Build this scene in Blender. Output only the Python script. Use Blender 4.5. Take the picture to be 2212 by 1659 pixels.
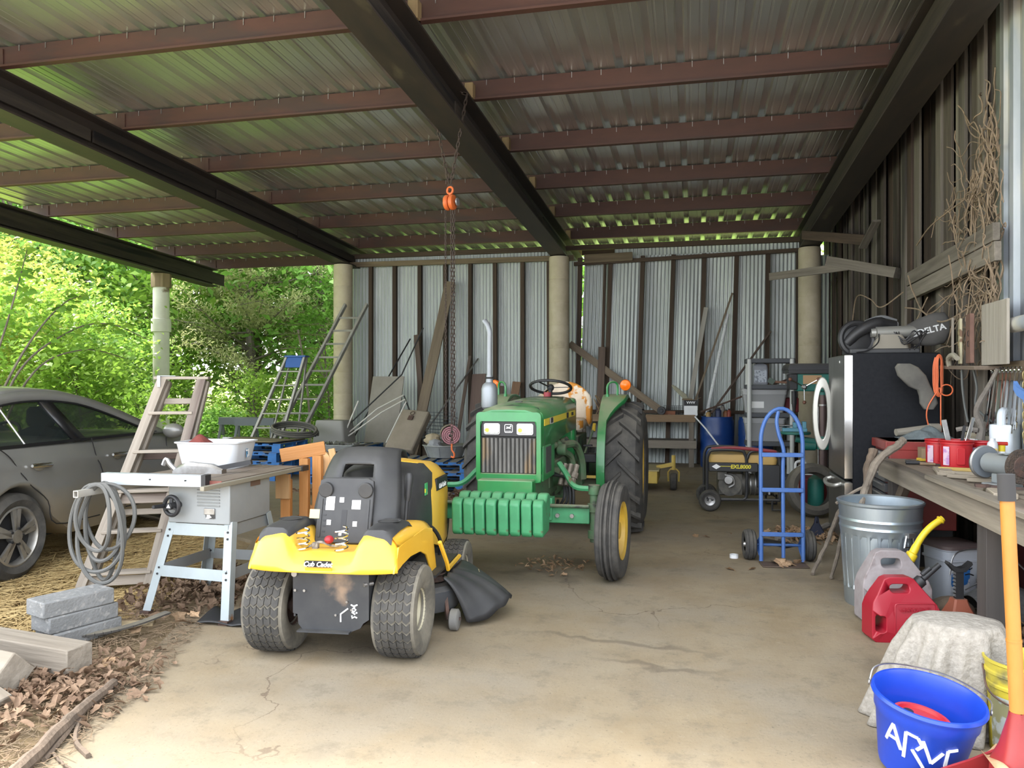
import bpy, bmesh, math, random
from mathutils import Vector, Matrix, Euler
import numpy as np
R = math.radians; PI = math.pi
random.seed(7); rng = np.random.default_rng(7)
scene = bpy.context.scene
COL = scene.collection
for o in list(bpy.data.objects): bpy.data.objects.remove(o)

# ---------------------------------------------------------------- camera
cam = bpy.data.cameras.new('camera'); cam.sensor_width = 36; cam.lens = 36*1700/2212; cam.clip_end = 300
co = bpy.data.objects.new('camera', cam); COL.objects.link(co)
co.location = (0, 0, 1.46); co.rotation_euler = (R(90), 0, R(13))
scene.camera = co
# ---------------------------------------------------------------- sky, sun, exposure
wd = bpy.data.worlds.new('sky'); scene.world = wd; wd.use_nodes = True
nt = wd.node_tree; bg = nt.nodes['Background']
sky = nt.nodes.new('ShaderNodeTexSky'); sky.sky_type = 'NISHITA'; sky.sun_disc = False
sky.sun_elevation = R(54); sky.sun_rotation = R(-76); sky.air_density = 1.0; sky.dust_density = 4.0
mx = nt.nodes.new('ShaderNodeMix'); mx.data_type = 'RGBA'; mx.inputs[0].default_value = .72
nt.links.new(sky.outputs[0], mx.inputs[6]); mx.inputs[7].default_value = (6.2, 6.4, 6.6, 1)
nt.links.new(mx.outputs[2], bg.inputs[0]); bg.inputs[1].default_value = .36
sl = bpy.data.lights.new('sun_offscreen', 'SUN'); sl.energy = 11.0; sl.angle = R(25); sl.color = (1, .96, .88)
so = bpy.data.objects.new('sun_offscreen', sl); COL.objects.link(so); so.rotation_euler = Vector((.56, -.14, -.82)).to_track_quat('-Z', 'Y').to_euler()
vs = scene.view_settings; vs.view_transform = 'Standard'; vs.look = 'None'; vs.exposure = 1.45; vs.gamma = 1; vs.use_curve_mapping = False

# ---------------------------------------------------------------- materials
MATS = {}
def mat(name, col, rough=.6, metal=0., col2=None, scale=6., lo=.35, hi=.65, bump=0., bscale=40., dust=0., dustcol=(.30,.27,.20), stretch=None, vary=0., emit=0., trans=0., spec=.5, coat=0., col3=None, scale3=2., lo3=.55, hi3=.62, alpha=1.):
    if name in MATS: return MATS[name]
    m = bpy.data.materials.new(name); m.use_nodes = True; MATS[name] = m
    t = m.node_tree; N = t.nodes; L = t.links; p = N['Principled BSDF']
    p.inputs['Roughness'].default_value = rough; p.inputs['Metallic'].default_value = metal
    p.inputs['Specular IOR Level'].default_value = spec
    p.inputs['Coat Weight'].default_value = coat
    tc = N.new('ShaderNodeTexCoord'); src = tc.outputs['Object']
    if stretch:
        mp = N.new('ShaderNodeMapping'); mp.inputs['Scale'].default_value = stretch
        L.new(src, mp.inputs[0]); src = mp.outputs[0]
        if vary:
            oi = N.new('ShaderNodeObjectInfo'); mm = N.new('ShaderNodeMath'); mm.operation = 'MULTIPLY'; mm.inputs[1].default_value = 37
            L.new(oi.outputs['Random'], mm.inputs[0]); L.new(mm.outputs[0], mp.inputs['Location'])
    def rgba(c): return (c[0], c[1], c[2], 1)
    out = None
    if col2 is not None:
        n = N.new('ShaderNodeTexNoise'); n.inputs['Scale'].default_value = scale; n.inputs['Detail'].default_value = 6; n.inputs['Roughness'].default_value = .62
        L.new(src, n.inputs['Vector'])
        r = N.new('ShaderNodeMapRange'); r.inputs[1].default_value = lo; r.inputs[2].default_value = hi; L.new(n.outputs[0], r.inputs[0])
        x = N.new('ShaderNodeMix'); x.data_type = 'RGBA'; x.inputs[6].default_value = rgba(col); x.inputs[7].default_value = rgba(col2)
        L.new(r.outputs[0], x.inputs[0]); out = x.outputs[2]
    if col3 is not None:
        n = N.new('ShaderNodeTexNoise'); n.inputs['Scale'].default_value = scale3; n.inputs['Detail'].default_value = 5
        L.new(src, n.inputs['Vector'])
        r = N.new('ShaderNodeMapRange'); r.inputs[1].default_value = lo3; r.inputs[2].default_value = hi3; L.new(n.outputs[0], r.inputs[0])
        x = N.new('ShaderNodeMix'); x.data_type = 'RGBA'; x.inputs[7].default_value = rgba(col3)
        if out is None: x.inputs[6].default_value = rgba(col)
        else: L.new(out, x.inputs[6])
        L.new(r.outputs[0], x.inputs[0]); out = x.outputs[2]
    if vary:
        oi = N.new('ShaderNodeObjectInfo'); h = N.new('ShaderNodeHueSaturation')
        r = N.new('ShaderNodeMapRange'); r.inputs[3].default_value = 1-vary; r.inputs[4].default_value = 1+vary
        L.new(oi.outputs['Random'], r.inputs[0]); L.new(r.outputs[0], h.inputs['Value'])
        if out is None: h.inputs['Color'].default_value = rgba(col)
        else: L.new(out, h.inputs['Color'])
        out = h.outputs[0]
    if dust:
        g = N.new('ShaderNodeNewGeometry'); s = N.new('ShaderNodeSeparateXYZ'); L.new(g.outputs['Normal'], s.inputs[0])
        n = N.new('ShaderNodeTexNoise'); n.inputs['Scale'].default_value = 5; n.inputs['Detail'].default_value = 6; L.new(tc.outputs['Object'], n.inputs['Vector'])
        r = N.new('ShaderNodeMapRange'); r.inputs[1].default_value = .15; r.inputs[2].default_value = .95; r.inputs[4].default_value = dust; L.new(s.outputs[2], r.inputs[0])
        r2 = N.new('ShaderNodeMapRange'); r2.inputs[1].default_value = .25; r2.inputs[2].default_value = .6; L.new(n.outputs[0], r2.inputs[0])
        mu = N.new('ShaderNodeMath'); mu.operation = 'MULTIPLY'; L.new(r.outputs[0], mu.inputs[0]); L.new(r2.outputs[0], mu.inputs[1])
        x = N.new('ShaderNodeMix'); x.data_type = 'RGBA'; x.inputs[7].default_value = rgba(dustcol); L.new(mu.outputs[0], x.inputs[0])
        if out is None: x.inputs[6].default_value = rgba(col)
        else: L.new(out, x.inputs[6])
        out = x.outputs[2]
        rr = N.new('ShaderNodeMapRange'); rr.inputs[3].default_value = rough; rr.inputs[4].default_value = .9; L.new(mu.outputs[0], rr.inputs[0]); L.new(rr.outputs[0], p.inputs['Roughness'])
    if out is None: p.inputs['Base Color'].default_value = rgba(col)
    else: L.new(out, p.inputs['Base Color'])
    if bump:
        n = N.new('ShaderNodeTexNoise'); n.inputs['Scale'].default_value = bscale; n.inputs['Detail'].default_value = 5; L.new(src, n.inputs['Vector'])
        b = N.new('ShaderNodeBump'); b.inputs['Strength'].default_value = bump; b.inputs['Distance'].default_value = .02; L.new(n.outputs[0], b.inputs['Height']); L.new(b.outputs[0], p.inputs['Normal'])
    if emit: p.inputs['Emission Color'].default_value = rgba(col); p.inputs['Emission Strength'].default_value = emit
    if trans: p.inputs['Transmission Weight'].default_value = trans
    if alpha < 1: p.inputs['Alpha'].default_value = alpha
    return m
def wood(name, c1, c2, vary=.18, rough=.85, c3=None, dust=0., sc=14., bump=.35):
    return mat(name, c1, rough, col2=c2, scale=sc, lo=.3, hi=.7, bump=bump, bscale=30, stretch=(1, 1, .06), vary=vary, col3=c3, scale3=3., dust=dust, spec=.25)
def leafmat(name, c1, c2, trans=.4):
    m = bpy.data.materials.new(name); m.use_nodes = True; MATS[name] = m
    t = m.node_tree; N = t.nodes; L = t.links; N.remove(N['Principled BSDF']); o = N['Material Output']
    tc = N.new('ShaderNodeTexCoord'); n = N.new('ShaderNodeTexNoise'); n.inputs['Scale'].default_value = 1.1; n.inputs['Detail'].default_value = 8; n.inputs['Roughness'].default_value = .8
    L.new(tc.outputs['Object'], n.inputs['Vector'])
    r = N.new('ShaderNodeMapRange'); r.inputs[1].default_value = .36; r.inputs[2].default_value = .64; L.new(n.outputs[0], r.inputs[0])
    x = N.new('ShaderNodeMix'); x.data_type = 'RGBA'; x.inputs[6].default_value = (*c1, 1); x.inputs[7].default_value = (*c2, 1); L.new(r.outputs[0], x.inputs[0])
    d = N.new('ShaderNodeBsdfPrincipled'); d.inputs['Roughness'].default_value = .5; d.inputs['Specular IOR Level'].default_value = .3; tr = N.new('ShaderNodeBsdfTranslucent'); ms = N.new('ShaderNodeMixShader'); ms.inputs[0].default_value = trans
    L.new(x.outputs[2], d.inputs['Base Color']); L.new(x.outputs[2], tr.inputs[0]); L.new(d.outputs[0], ms.inputs[1]); L.new(tr.outputs[0], ms.inputs[2]); L.new(ms.outputs[0], o.inputs[0])
    return m

# ---------------------------------------------------------------- mesh builder
def V(*a): return Vector(a[0] if len(a) == 1 else a)
class B:
    def __init__(s): s.v = []; s.f = []
    def add(s, vs, fs, m=None):
        k = len(s.v)
        s.v += [tuple(m @ Vector(v)) for v in vs] if m is not None else [tuple(v) for v in vs]
        s.f += [tuple(i+k for i in f) for f in fs]; return s
    def box(s, c, d, r=(0, 0, 0), taper=None):
        x, y, z = d[0]/2, d[1]/2, d[2]/2; tx, ty = taper or (1, 1)
        vs = [(-x,-y,-z),(x,-y,-z),(x,y,-z),(-x,y,-z),(-x*tx,-y*ty,z),(x*tx,-y*ty,z),(x*tx,y*ty,z),(-x*tx,y*ty,z)]
        return s.add(vs, [(0,3,2,1),(4,5,6,7),(0,1,5,4),(1,2,6,5),(2,3,7,6),(3,0,4,7)], Matrix.Translation(c) @ Euler(r).to_matrix().to_4x4())
    def bb(s, x0, x1, y0, y1, z0, z1): return s.box(((x0+x1)/2, (y0+y1)/2, (z0+z1)/2), (x1-x0, y1-y0, z1-z0))
    def frame(s, d, up=None):
        d = Vector(d).normalized(); u = Vector(up) if up is not None else (Vector((0, 0, 1)) if abs(d.z) < .9 else Vector((1, 0, 0)))
        x = u.cross(d).normalized(); return x, d.cross(x), d
    def beam(s, a, b, w, t, side=None):
        """rectangular bar from a to b; width w along 'side', thickness t across"""
        a, b = V(a), V(b); d = (b-a).normalized(); sd = Vector(side) if side is not None else (Vector((0, 0, 1)).cross(d) if abs(d.z) < .95 else Vector((1, 0, 0)))
        sd = (sd - d*sd.dot(d)).normalized(); q = d.cross(sd); vs = []
        for p in (a, b): vs += [p-sd*w/2-q*t/2, p+sd*w/2-q*t/2, p+sd*w/2+q*t/2, p-sd*w/2+q*t/2]
        return s.add(vs, [(0,3,2,1),(4,5,6,7),(0,1,5,4),(1,2,6,5),(2,3,7,6),(3,0,4,7)])
    def cyl(s, a, b, r, r2=None, n=14, caps=True):
        a, b = V(a), V(b); x, y, d = s.frame(b-a); r2 = r if r2 is None else r2; vs = []
        for p, q in ((a, r), (b, r2)):
            vs += [p + (x*math.cos(2*PI*i/n)+y*math.sin(2*PI*i/n))*q for i in range(n)]
        fs = [(i, (i+1) % n, n+(i+1) % n, n+i) for i in range(n)]
        if caps: fs += [tuple(range(n))[::-1], tuple(range(n, 2*n))]
        return s.add(vs, fs)
    def tube(s, pts, r, n=6, closed=False, caps=True):
        P = [V(p) for p in pts]; m = len(P); rs = r if isinstance(r, (list, tuple)) else [r]*m; rings = []; px = None
        for i in range(m):
            t = (P[(i+1) % m]-P[i-1]) if closed else (P[min(i+1, m-1)]-P[max(i-1, 0)])
            if t.length < 1e-9: t = Vector((0, 0, 1))
            t.normalize()
            if px is None: x, y, _ = s.frame(t)
            else:
                x = px - t*px.dot(t)
                if x.length < 1e-6: x, y, _ = s.frame(t)
                x.normalize(); y = t.cross(x)
            px = x; rings.append([P[i]+(x*math.cos(2*PI*k/n)+y*math.sin(2*PI*k/n))*rs[i] for k in range(n)])
        return s.loft(rings, caps and not closed, closed)
    def loft(s, rings, caps=True, closed=False):
        n = len(rings[0]); m = len(rings); vs = [p for r in rings for p in r]; fs = []
        for j in range(m if closed else m-1):
            a, b = j*n, ((j+1) % m)*n
            fs += [(a+i, a+(i+1) % n, b+(i+1) % n, b+i) for i in range(n)]
        if caps: fs += [tuple(range(n))[::-1], tuple(range((m-1)*n, m*n))]
        return s.add(vs, fs)
    def lathe(s, prof, n=24, o=(0, 0, 0), d=(0, 0, 1), caps=False, jit=0.):
        o = V(o); x, y, dd = s.frame(d); rings = []
        for (r, h) in prof:
            rings.append([o+dd*h+(x*math.cos(2*PI*i/n)+y*math.sin(2*PI*i/n))*(r*(1+random.uniform(-jit, jit))) for i in range(n)])
        return s.loft(rings, caps)
    def prism(s, poly, h0, h1, ax='y'):
        """poly in (x,z) extruded along y; ax 'x': poly (y,z); ax 'z': poly (x,y)"""
        n = len(poly); f = {'y': lambda p, h: (p[0], h, p[1]), 'x': lambda p, h: (h, p[0], p[1]), 'z': lambda p, h: (p[0], p[1], h)}[ax]
        vs = [f(p, h0) for p in poly]+[f(p, h1) for p in poly]
        return s.add(vs, [tuple(range(n))[::-1], tuple(range(n, 2*n))]+[(i, (i+1) % n, n+(i+1) % n, n+i) for i in range(n)])
    def sphere(s, c, r, n=12, m=8):
        r = r if isinstance(r, (tuple, list)) else (r, r, r); c = V(c)
        return s.loft([[c+Vector((r[0]*math.sin(PI*j/m)*math.cos(2*PI*i/n), r[1]*math.sin(PI*j/m)*math.sin(2*PI*i/n), -r[2]*math.cos(PI*j/m))) for i in range(n)] for j in range(m+1)], False)
    def torus(s, c, Rr, r, d=(0, 0, 1), n=24, k=8):
        x, y, dd = s.frame(d); c = V(c)
        return s.tube([c+(x*math.cos(2*PI*i/n)+y*math.sin(2*PI*i/n))*Rr for i in range(n)], r, k, True)
    def grid(s, fn, nu, nv, cu=False):
        vs = [fn(i/nu, j/nv) for j in range(nv+1) for i in range(nu+1)]; w = nu+1
        return s.add(vs, [(j*w+i, j*w+i+1, (j+1)*w+i+1, (j+1)*w+i) for j in range(nv) for i in range(nu)])
    def xf(s, m): s.v = [tuple(m @ Vector(v)) for v in s.v]; return s
    def mesh(s, name, smooth=35, fix=True):
        me = bpy.data.meshes.new(name); me.from_pydata(s.v, [], s.f)
        if fix and len(s.f) < 30000:
            bm = bmesh.new(); bm.from_mesh(me); bmesh.ops.remove_doubles(bm, verts=bm.verts, dist=1e-5); bmesh.ops.recalc_face_normals(bm, faces=bm.faces); bm.to_mesh(me); bm.free()
        if smooth: me.shade_smooth(); me.set_sharp_from_angle(angle=R(smooth))
        me.update(); return me
    def obj(s, name, m, par=None, smooth=35, bev=0., seg=2, thick=0., fix=True, sub=0):
        me = s.mesh(name, smooth, fix); o = bpy.data.objects.new(name, me); COL.objects.link(o); me.materials.append(m)
        if par is not None: o.parent = par
        if thick: md = o.modifiers.new('solid', 'SOLIDIFY'); md.thickness = thick; md.offset = 0
        if bev: md = o.modifiers.new('bevel', 'BEVEL'); md.width = bev; md.segments = seg; md.limit_method = 'ANGLE'; md.angle_limit = R(40); md.harden_normals = False
        if sub: md = o.modifiers.new('sub', 'SUBSURF'); md.levels = sub; md.render_levels = sub
        return o
def tag(o, label=None, cat=None, group=None, kind=None):
    if label: o['label'] = label
    if cat: o['category'] = cat
    if group: o['group'] = group
    if kind: o['kind'] = kind
    return o
def thing(name, label, cat, loc=(0, 0, 0), rz=0., group=None, rot=None):
    o = bpy.data.objects.new(name, None); COL.objects.link(o); o.location = loc; o.rotation_euler = rot or (0, 0, rz); o.empty_display_size = .1
    return tag(o, label, cat, group)
def struct(name, label=None):
    o = bpy.data.objects.new(name, None); COL.objects.link(o); return tag(o, label, kind='structure')
def plank(name, a, b, w, t, m, par=None, side=None, bev=.003, ends=None):
    """board from a to b, own local axes with the grain along z"""
    a, b = V(a), V(b); L = (b-a).length; d = (b-a)/L
    sd = Vector(side) if side is not None else (Vector((0, 0, 1)).cross(d) if abs(d.z) < .95 else Vector((1, 0, 0)))
    sd = (sd-d*sd.dot(d)).normalized(); q = d.cross(sd)
    bl = B()
    if ends: bl.prism(ends(w, L), -t/2, t/2, 'y')
    else: bl.bb(-w/2, w/2, -t/2, t/2, 0, L)
    o = bl.obj(name, m, par, bev=bev, seg=1)
    o.matrix_local = Matrix((( sd.x, q.x, d.x, a.x), (sd.y, q.y, d.y, a.y), (sd.z, q.z, d.z, a.z), (0, 0, 0, 1)))
    return o
def copy_tree(o, par=None):
    c = o.copy(); COL.objects.link(c); c.parent = par
    for ch in list(o.children): copy_tree(ch, c)
    return c
def text(body, size, m, par, loc, rot, name='lettering', shear=0., ext=.001, bold=0., align='CENTER', spacing=1.):
    cu = bpy.data.curves.new(name, 'FONT'); cu.body = body; cu.size = size; cu.align_x = align; cu.align_y = 'CENTER'; cu.extrude = ext; cu.shear = shear; cu.offset = bold; cu.space_character = spacing; cu.resolution_u = 3
    t = bpy.data.objects.new('tmp', cu); COL.objects.link(t); bpy.context.view_layer.update()
    me = bpy.data.meshes.new_from_object(t.evaluated_get(bpy.context.evaluated_depsgraph_get())); bpy.data.objects.remove(t)
    o = bpy.data.objects.new(name, me); COL.objects.link(o); me.materials.clear(); me.materials.append(m); o.parent = par; o.location = loc; o.rotation_euler = rot
    return o
def arc(c, r, a0, a1, n, plane='xz', r2=None):
    r2 = r if r2 is None else r2; out = []
    for i in range(n+1):
        a = R(a0+(a1-a0)*i/n); u, w = r*math.cos(a), r2*math.sin(a)
        out.append({'xz': (c[0]+u, c[1], c[2]+w), 'xy': (c[0]+u, c[1]+w, c[2]), 'yz': (c[0], c[1]+u, c[2]+w)}[plane])
    return out
def bez(pts, n=8):
    """smooth path through points (catmull-rom)"""
    P = [V(p) for p in pts]; P = [P[0]*2-P[1]]+P+[P[-1]*2-P[-2]]; out = []
    for i in range(1, len(P)-2):
        p0, p1, p2, p3 = P[i-1:i+3]
        for k in range(n):
            t = k/n; out.append(.5*((2*p1)+(p2-p0)*t+(2*p0-5*p1+4*p2-p3)*t*t+(3*p1-p0-3*p2+p3)*t**3))
    return out+[P[-2]]
def rrect(w, h, r, n=4, cx=0., cz=0.):
    out = []
    for sx, sz, a in ((1, 1, 0), (-1, 1, 90), (-1, -1, 180), (1, -1, 270)):
        for k in range(n+1):
            t = R(a+90*k/n); out.append((cx+sx*(w/2-r)+r*math.cos(t), cz+sz*(h/2-r)+r*math.sin(t)))
    return out
# common materials
black = mat('black_plastic', (.018,.018,.02), .5); dark = mat('dark_steel', (.03,.03,.032), .55, .3)
steel = mat('steel', (.42,.42,.42), .4, .9, col2=(.28,.27,.26), scale=12); chrome = mat('chrome', (.7,.7,.7), .15, 1.)
rust = mat('rust_steel', (.10,.055,.04), .8, .2, col2=(.05,.035,.03), scale=20, bump=.2)
rubber = mat('rubber', (.035,.034,.033), .85, col2=(.075,.07,.062), scale=9, bump=.15, dust=.5, dustcol=(.14,.125,.10))
white_p = mat('white_plastic', (.68,.69,.70), .45); red_p = mat('red_plastic', (.42,.012,.018), .4, dust=.15)
white_ink = mat('white_print', (.8,.8,.8), .6); black_ink = mat('black_print', (.012,.012,.014), .6)
# ================================================================ ground, slab
def floor_material():
    m = bpy.data.materials.new('concrete_slab'); m.use_nodes = True; t = m.node_tree; N = t.nodes; L = t.links; p = N['Principled BSDF']
    tc = N.new('ShaderNodeTexCoord'); O = tc.outputs['Object']
    def noise(sc, det=8, ro=.6, vec=O):
        n = N.new('ShaderNodeTexNoise'); n.inputs['Scale'].default_value = sc; n.inputs['Detail'].default_value = det; n.inputs['Roughness'].default_value = ro; L.new(vec, n.inputs['Vector']); return n.outputs[0]
    def rng_(x, a, b, c=0., d=1.):
        r = N.new('ShaderNodeMapRange'); r.inputs[1].default_value = a; r.inputs[2].default_value = b; r.inputs[3].default_value = c; r.inputs[4].default_value = d; L.new(x, r.inputs[0]); return r.outputs[0]
    def mix(f, a, b, blend='MIX'):
        x = N.new('ShaderNodeMix'); x.data_type = 'RGBA'; x.blend_type = blend
        for i, q in ((0, f), (6, a), (7, b)):
            if isinstance(q, (int, float)): x.inputs[i].default_value = q
            elif isinstance(q, tuple): x.inputs[i].default_value = (*q, 1)
            else: L.new(q, x.inputs[i])
        return x.outputs[2]
    def math_(op, a, b):
        x = N.new('ShaderNodeMath'); x.operation = op
        for i, q in ((0, a), (1, b)):
            if isinstance(q, (int, float)): x.inputs[i].default_value = q
            else: L.new(q, x.inputs[i])
        return x.outputs[0]
    base = mix(rng_(noise(1.3), .35, .65), (.19,.17,.138), (.245,.21,.155))
    base = mix(rng_(noise(9, 10, .7), .35, .7), base, (.24,.20,.145))
    # patches of washed-in tan clay and of grey dust, all over the slab
    base = mix(rng_(noise(.55, 6), .36, .60, .25, .9), base, mix(rng_(noise(3, 8), .35, .65), (.23,.172,.10), (.295,.235,.15)))
    base = mix(rng_(noise(.75, 5, .55), .50, .68, 0, .5), base, (.20,.18,.15))
    # pale scuffs, dark oil stains, hairline cracks
    base = mix(rng_(noise(14, 12, .75), .60, .72, 0, .6), base, (.36,.31,.23))
    base = mix(rng_(noise(5, 12, .8), .52, .62, 0, .5), base, (.15,.125,.09))
    base = mix(rng_(noise(60, 4, .6), .62, .68, 0, .6), base, (.12,.10,.075))
    base = mix(rng_(noise(.9, 3, .5, O), .63, .70, 0, .45), base, (.10,.085,.065))
    vo = N.new('ShaderNodeTexVoronoi'); vo.feature = 'DISTANCE_TO_EDGE'; vo.inputs['Scale'].default_value = .55
    mp = N.new('ShaderNodeMapping'); L.new(O, mp.inputs[0]); nz = N.new('ShaderNodeTexNoise'); nz.inputs['Scale'].default_value = 2.2; nz.inputs['Detail'].default_value = 8; L.new(O, nz.inputs['Vector'])
    va = N.new('ShaderNodeVectorMath'); va.operation = 'MULTIPLY_ADD'; L.new(nz.outputs[1], va.inputs[0]); va.inputs[1].default_value = (.8, .8, .8); L.new(O, va.inputs[2]); L.new(va.outputs[0], vo.inputs['Vector'])
    crack = math_('MULTIPLY', rng_(vo.outputs[0], .004, .0015), rng_(noise(.7, 2), .5, .56))
    base = mix(math_('MULTIPLY', crack, .7), base, (.10,.07,.05))
    for sx_, sy_, rx_, ry_ in ((-1.22, 5.95, .20, .10), (-.98, 5.8, .16, .08), (-.95, 6.4, .22, .10), (-.35, 4.45, .45, .035), (-.15, 4.15, .3, .03), (.95, 4.3, .13, .22)):   # spilt oil and damp marks
        v = N.new('ShaderNodeVectorMath'); v.operation = 'SUBTRACT'; L.new(va.outputs[0], v.inputs[0]); v.inputs[1].default_value = (sx_+.4, sy_+.4, .4)
        w = N.new('ShaderNodeVectorMath'); w.operation = 'MULTIPLY'; L.new(v.outputs[0], w.inputs[0]); w.inputs[1].default_value = (1/rx_, 1/ry_, 0)
        ln = N.new('ShaderNodeVectorMath'); ln.operation = 'LENGTH'; L.new(w.outputs[0], ln.inputs[0])
        base = mix(rng_(ln.outputs['Value'], 1.5, .5, 0, .55), base, (.10,.08,.06))
    L.new(base, p.inputs['Base Color']); p.inputs['Roughness'].default_value = .8; p.inputs['Specular IOR Level'].default_value = .3
    b = N.new('ShaderNodeBump'); b.inputs['Strength'].default_value = .25; b.inputs['Distance'].default_value = .01; L.new(noise(45, 8, .7), b.inputs['Height']); L.new(b.outputs[0], p.inputs['Normal'])
    return m
slab = B()
edge = [(-1.6,-.6),(-2.35,1.5),(-2.55,2.6),(-2.72,3.3),(-3.05,4.2),(-3.42,5.2),(-4.0,6.6),(-6.6,8.0),(-7.6,9.5),(-7.6,16.0),(2.6,16.0),(2.6,-.6)]
slab.prism(edge, -.12, 0., 'z')
fl = slab.obj('floor', floor_material(), smooth=0); tag(fl, 'worn tan and grey concrete slab under the shed roof', kind='structure')
dirt = mat('dirt', (.20,.15,.09), .95, col2=(.29,.22,.13), scale=4, col3=(.10,.075,.05), scale3=1.3, bump=.8, bscale=18, spec=.1)
def ground_material():
    t = dirt.node_tree; N = t.nodes; L = t.links; p = N['Principled BSDF']; src = p.inputs['Base Color'].links[0].from_socket
    tc = N.new('ShaderNodeTexCoord'); s = N.new('ShaderNodeSeparateXYZ'); L.new(tc.outputs['Object'], s.inputs[0])
    n = N.new('ShaderNodeTexNoise'); n.inputs['Scale'].default_value = .6; n.inputs['Detail'].default_value = 6; L.new(tc.outputs['Object'], n.inputs['Vector'])
    def mp(sock, a, b):
        r = N.new('ShaderNodeMapRange'); r.inputs[1].default_value = a; r.inputs[2].default_value = b; L.new(sock, r.inputs[0]); return r.outputs[0]
    def mt(op, a, b):
        m = N.new('ShaderNodeMath'); m.operation = op
        for i, q in ((0, a), (1, b)):
            if isinstance(q, float): m.inputs[i].default_value = q
            else: L.new(q, m.inputs[i])
        return m.outputs[0]
    far = mt('MAXIMUM', mp(s.outputs[1], 15.8, 16.6), mp(s.outputs[0], -7.4, -9.2))
    f = mt('MULTIPLY', far, mp(n.outputs[0], .25, .5))
    x = N.new('ShaderNodeMix'); x.data_type = 'RGBA'; x.inputs[7].default_value = (.20,.26,.08,1); L.new(src, x.inputs[6]); L.new(f, x.inputs[0]); L.new(x.outputs[2], p.inputs['Base Color'])
ground_material()
g = B()
def gz(x, y):
    return -.035+.03*math.sin(x*.7+1)*math.sin(y*.5)+(.0 if x > -14 else .05*(-14-x)*.6)+(max(0, y-20)*.04)
g.grid(lambda u, v: (-60+80*u, -4+70*v, gz(-60+80*u, -4+70*v)), 120, 100)
go = g.obj('ground', dirt, fix=False); tag(go, 'bare dirt ground beside the slab', kind='structure')

# straw over the parking place, as a mat of loose stalks
def scatter_blades(n, area, ln, wd_, zf, lift=.02, tilt=.25, inside=None):
    vs = []; fs = []; k = 0
    while k < n:
        x, y = random.uniform(*area[0]), random.uniform(*area[1])
        if inside and not inside(x, y): continue
        a = random.uniform(0, 2*PI); l = random.uniform(*ln); w = random.uniform(*wd_); z = zf(x, y)+random.uniform(.0, lift); dz = random.uniform(-tilt, tilt)*l*.4
        dx, dy = math.cos(a)*l/2, math.sin(a)*l/2; nx, ny = -math.sin(a)*w/2, math.cos(a)*w/2; b = len(vs)
        vs += [(x-dx-nx, y-dy-ny, z), (x-dx+nx, y-dy+ny, z+w*.3), (x+dx+nx, y+dy+ny, z+dz+w*.3), (x+dx-nx, y+dy-ny, z+dz)]; fs.append((b, b+1, b+2, b+3)); k += 1
    q = B(); q.v = vs; q.f = fs; return q
def slab_left(x, y):   # True left of the slab edge
    for (x0, y0), (x1, y1) in zip(edge[:9], edge[1:10]):
        if y0 <= y < y1: return x < x0+(x1-x0)*(y-y0)/(y1-y0)+.05
    return False
strawm = mat('straw', (.62,.47,.23), .8, col2=(.44,.31,.14), scale=3., spec=.2)
st = scatter_blades(52000, ((-7.4, -3.2), (3.3, 10.5)), (.06, .22), (.003, .007), lambda x, y: gz(x, y)+.005, .025, .3, lambda x, y: slab_left(x+.35, y) and (x < -3.9 or y > 4.4))
tag(st.obj('straw', strawm, smooth=0, fix=False), 'yellow straw strewn over the dirt under the grey car', 'straw', kind='stuff')
needle = scatter_blades(9000, ((-3.6, -2.2), (1.2, 4.6)), (.03, .12), (.002, .004), lambda x, y: .003, .018, .3, lambda x, y: slab_left(x-.12, y))
tag(needle.obj('pine_needles', mat('needles', (.22,.15,.09), .85, col2=(.12,.085,.05), scale=5), smooth=0, fix=False), 'brown pine needles and chaff along the slab edge', 'needles', kind='stuff')
# fallen leaves: lobed, curled
def leaf_mesh(nm, kind=0):
    b = B(); out = []
    n = 14
    for i in range(n):
        a = 2*PI*i/n; r = .5*(1+.28*math.cos(a*(5 if kind == 0 else 2)))*(1 if kind == 0 else .8)
        x, y = r*math.cos(a), r*.62*math.sin(a); out.append((x, y, .28*y*y*2+.16*math.sin(3*x+kind)))
    b.v = [(0, 0, 0)]+out; b.f = [(0, 1+i, 1+(i+1) % n) for i in range(n)]
    b.tube([(.45, 0, .1), (.75, .02, .05)], .012, 3)
    return b
leafb = [mat('dead_leaf', (.22,.135,.075), .75, col2=(.38,.26,.16), scale=9, vary=.35, spec=.2), mat('dead_leaf_dark', (.16,.10,.065), .8, col2=(.30,.205,.135), scale=9, vary=.35, spec=.2)]
leafs = []
for k in range(2):
    for q in leafb:
        me = leaf_mesh('fallen_leaf', k).mesh('fallen_leaf'); me.materials.append(q); leafs.append(me)
def drop_leaf(x, y, z, s, label, group, mesh=None, tilt=.5):
    o = bpy.data.objects.new('fallen_leaf', mesh or random.choice(leafs)); COL.objects.link(o); o.location = (x, y, z+s*.10); o.scale = (s, s, s)
    o.rotation_euler = (random.uniform(-tilt, tilt), random.uniform(-tilt, tilt), random.uniform(0, 6.28)); tag(o, label, 'leaf', group); return o
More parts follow.
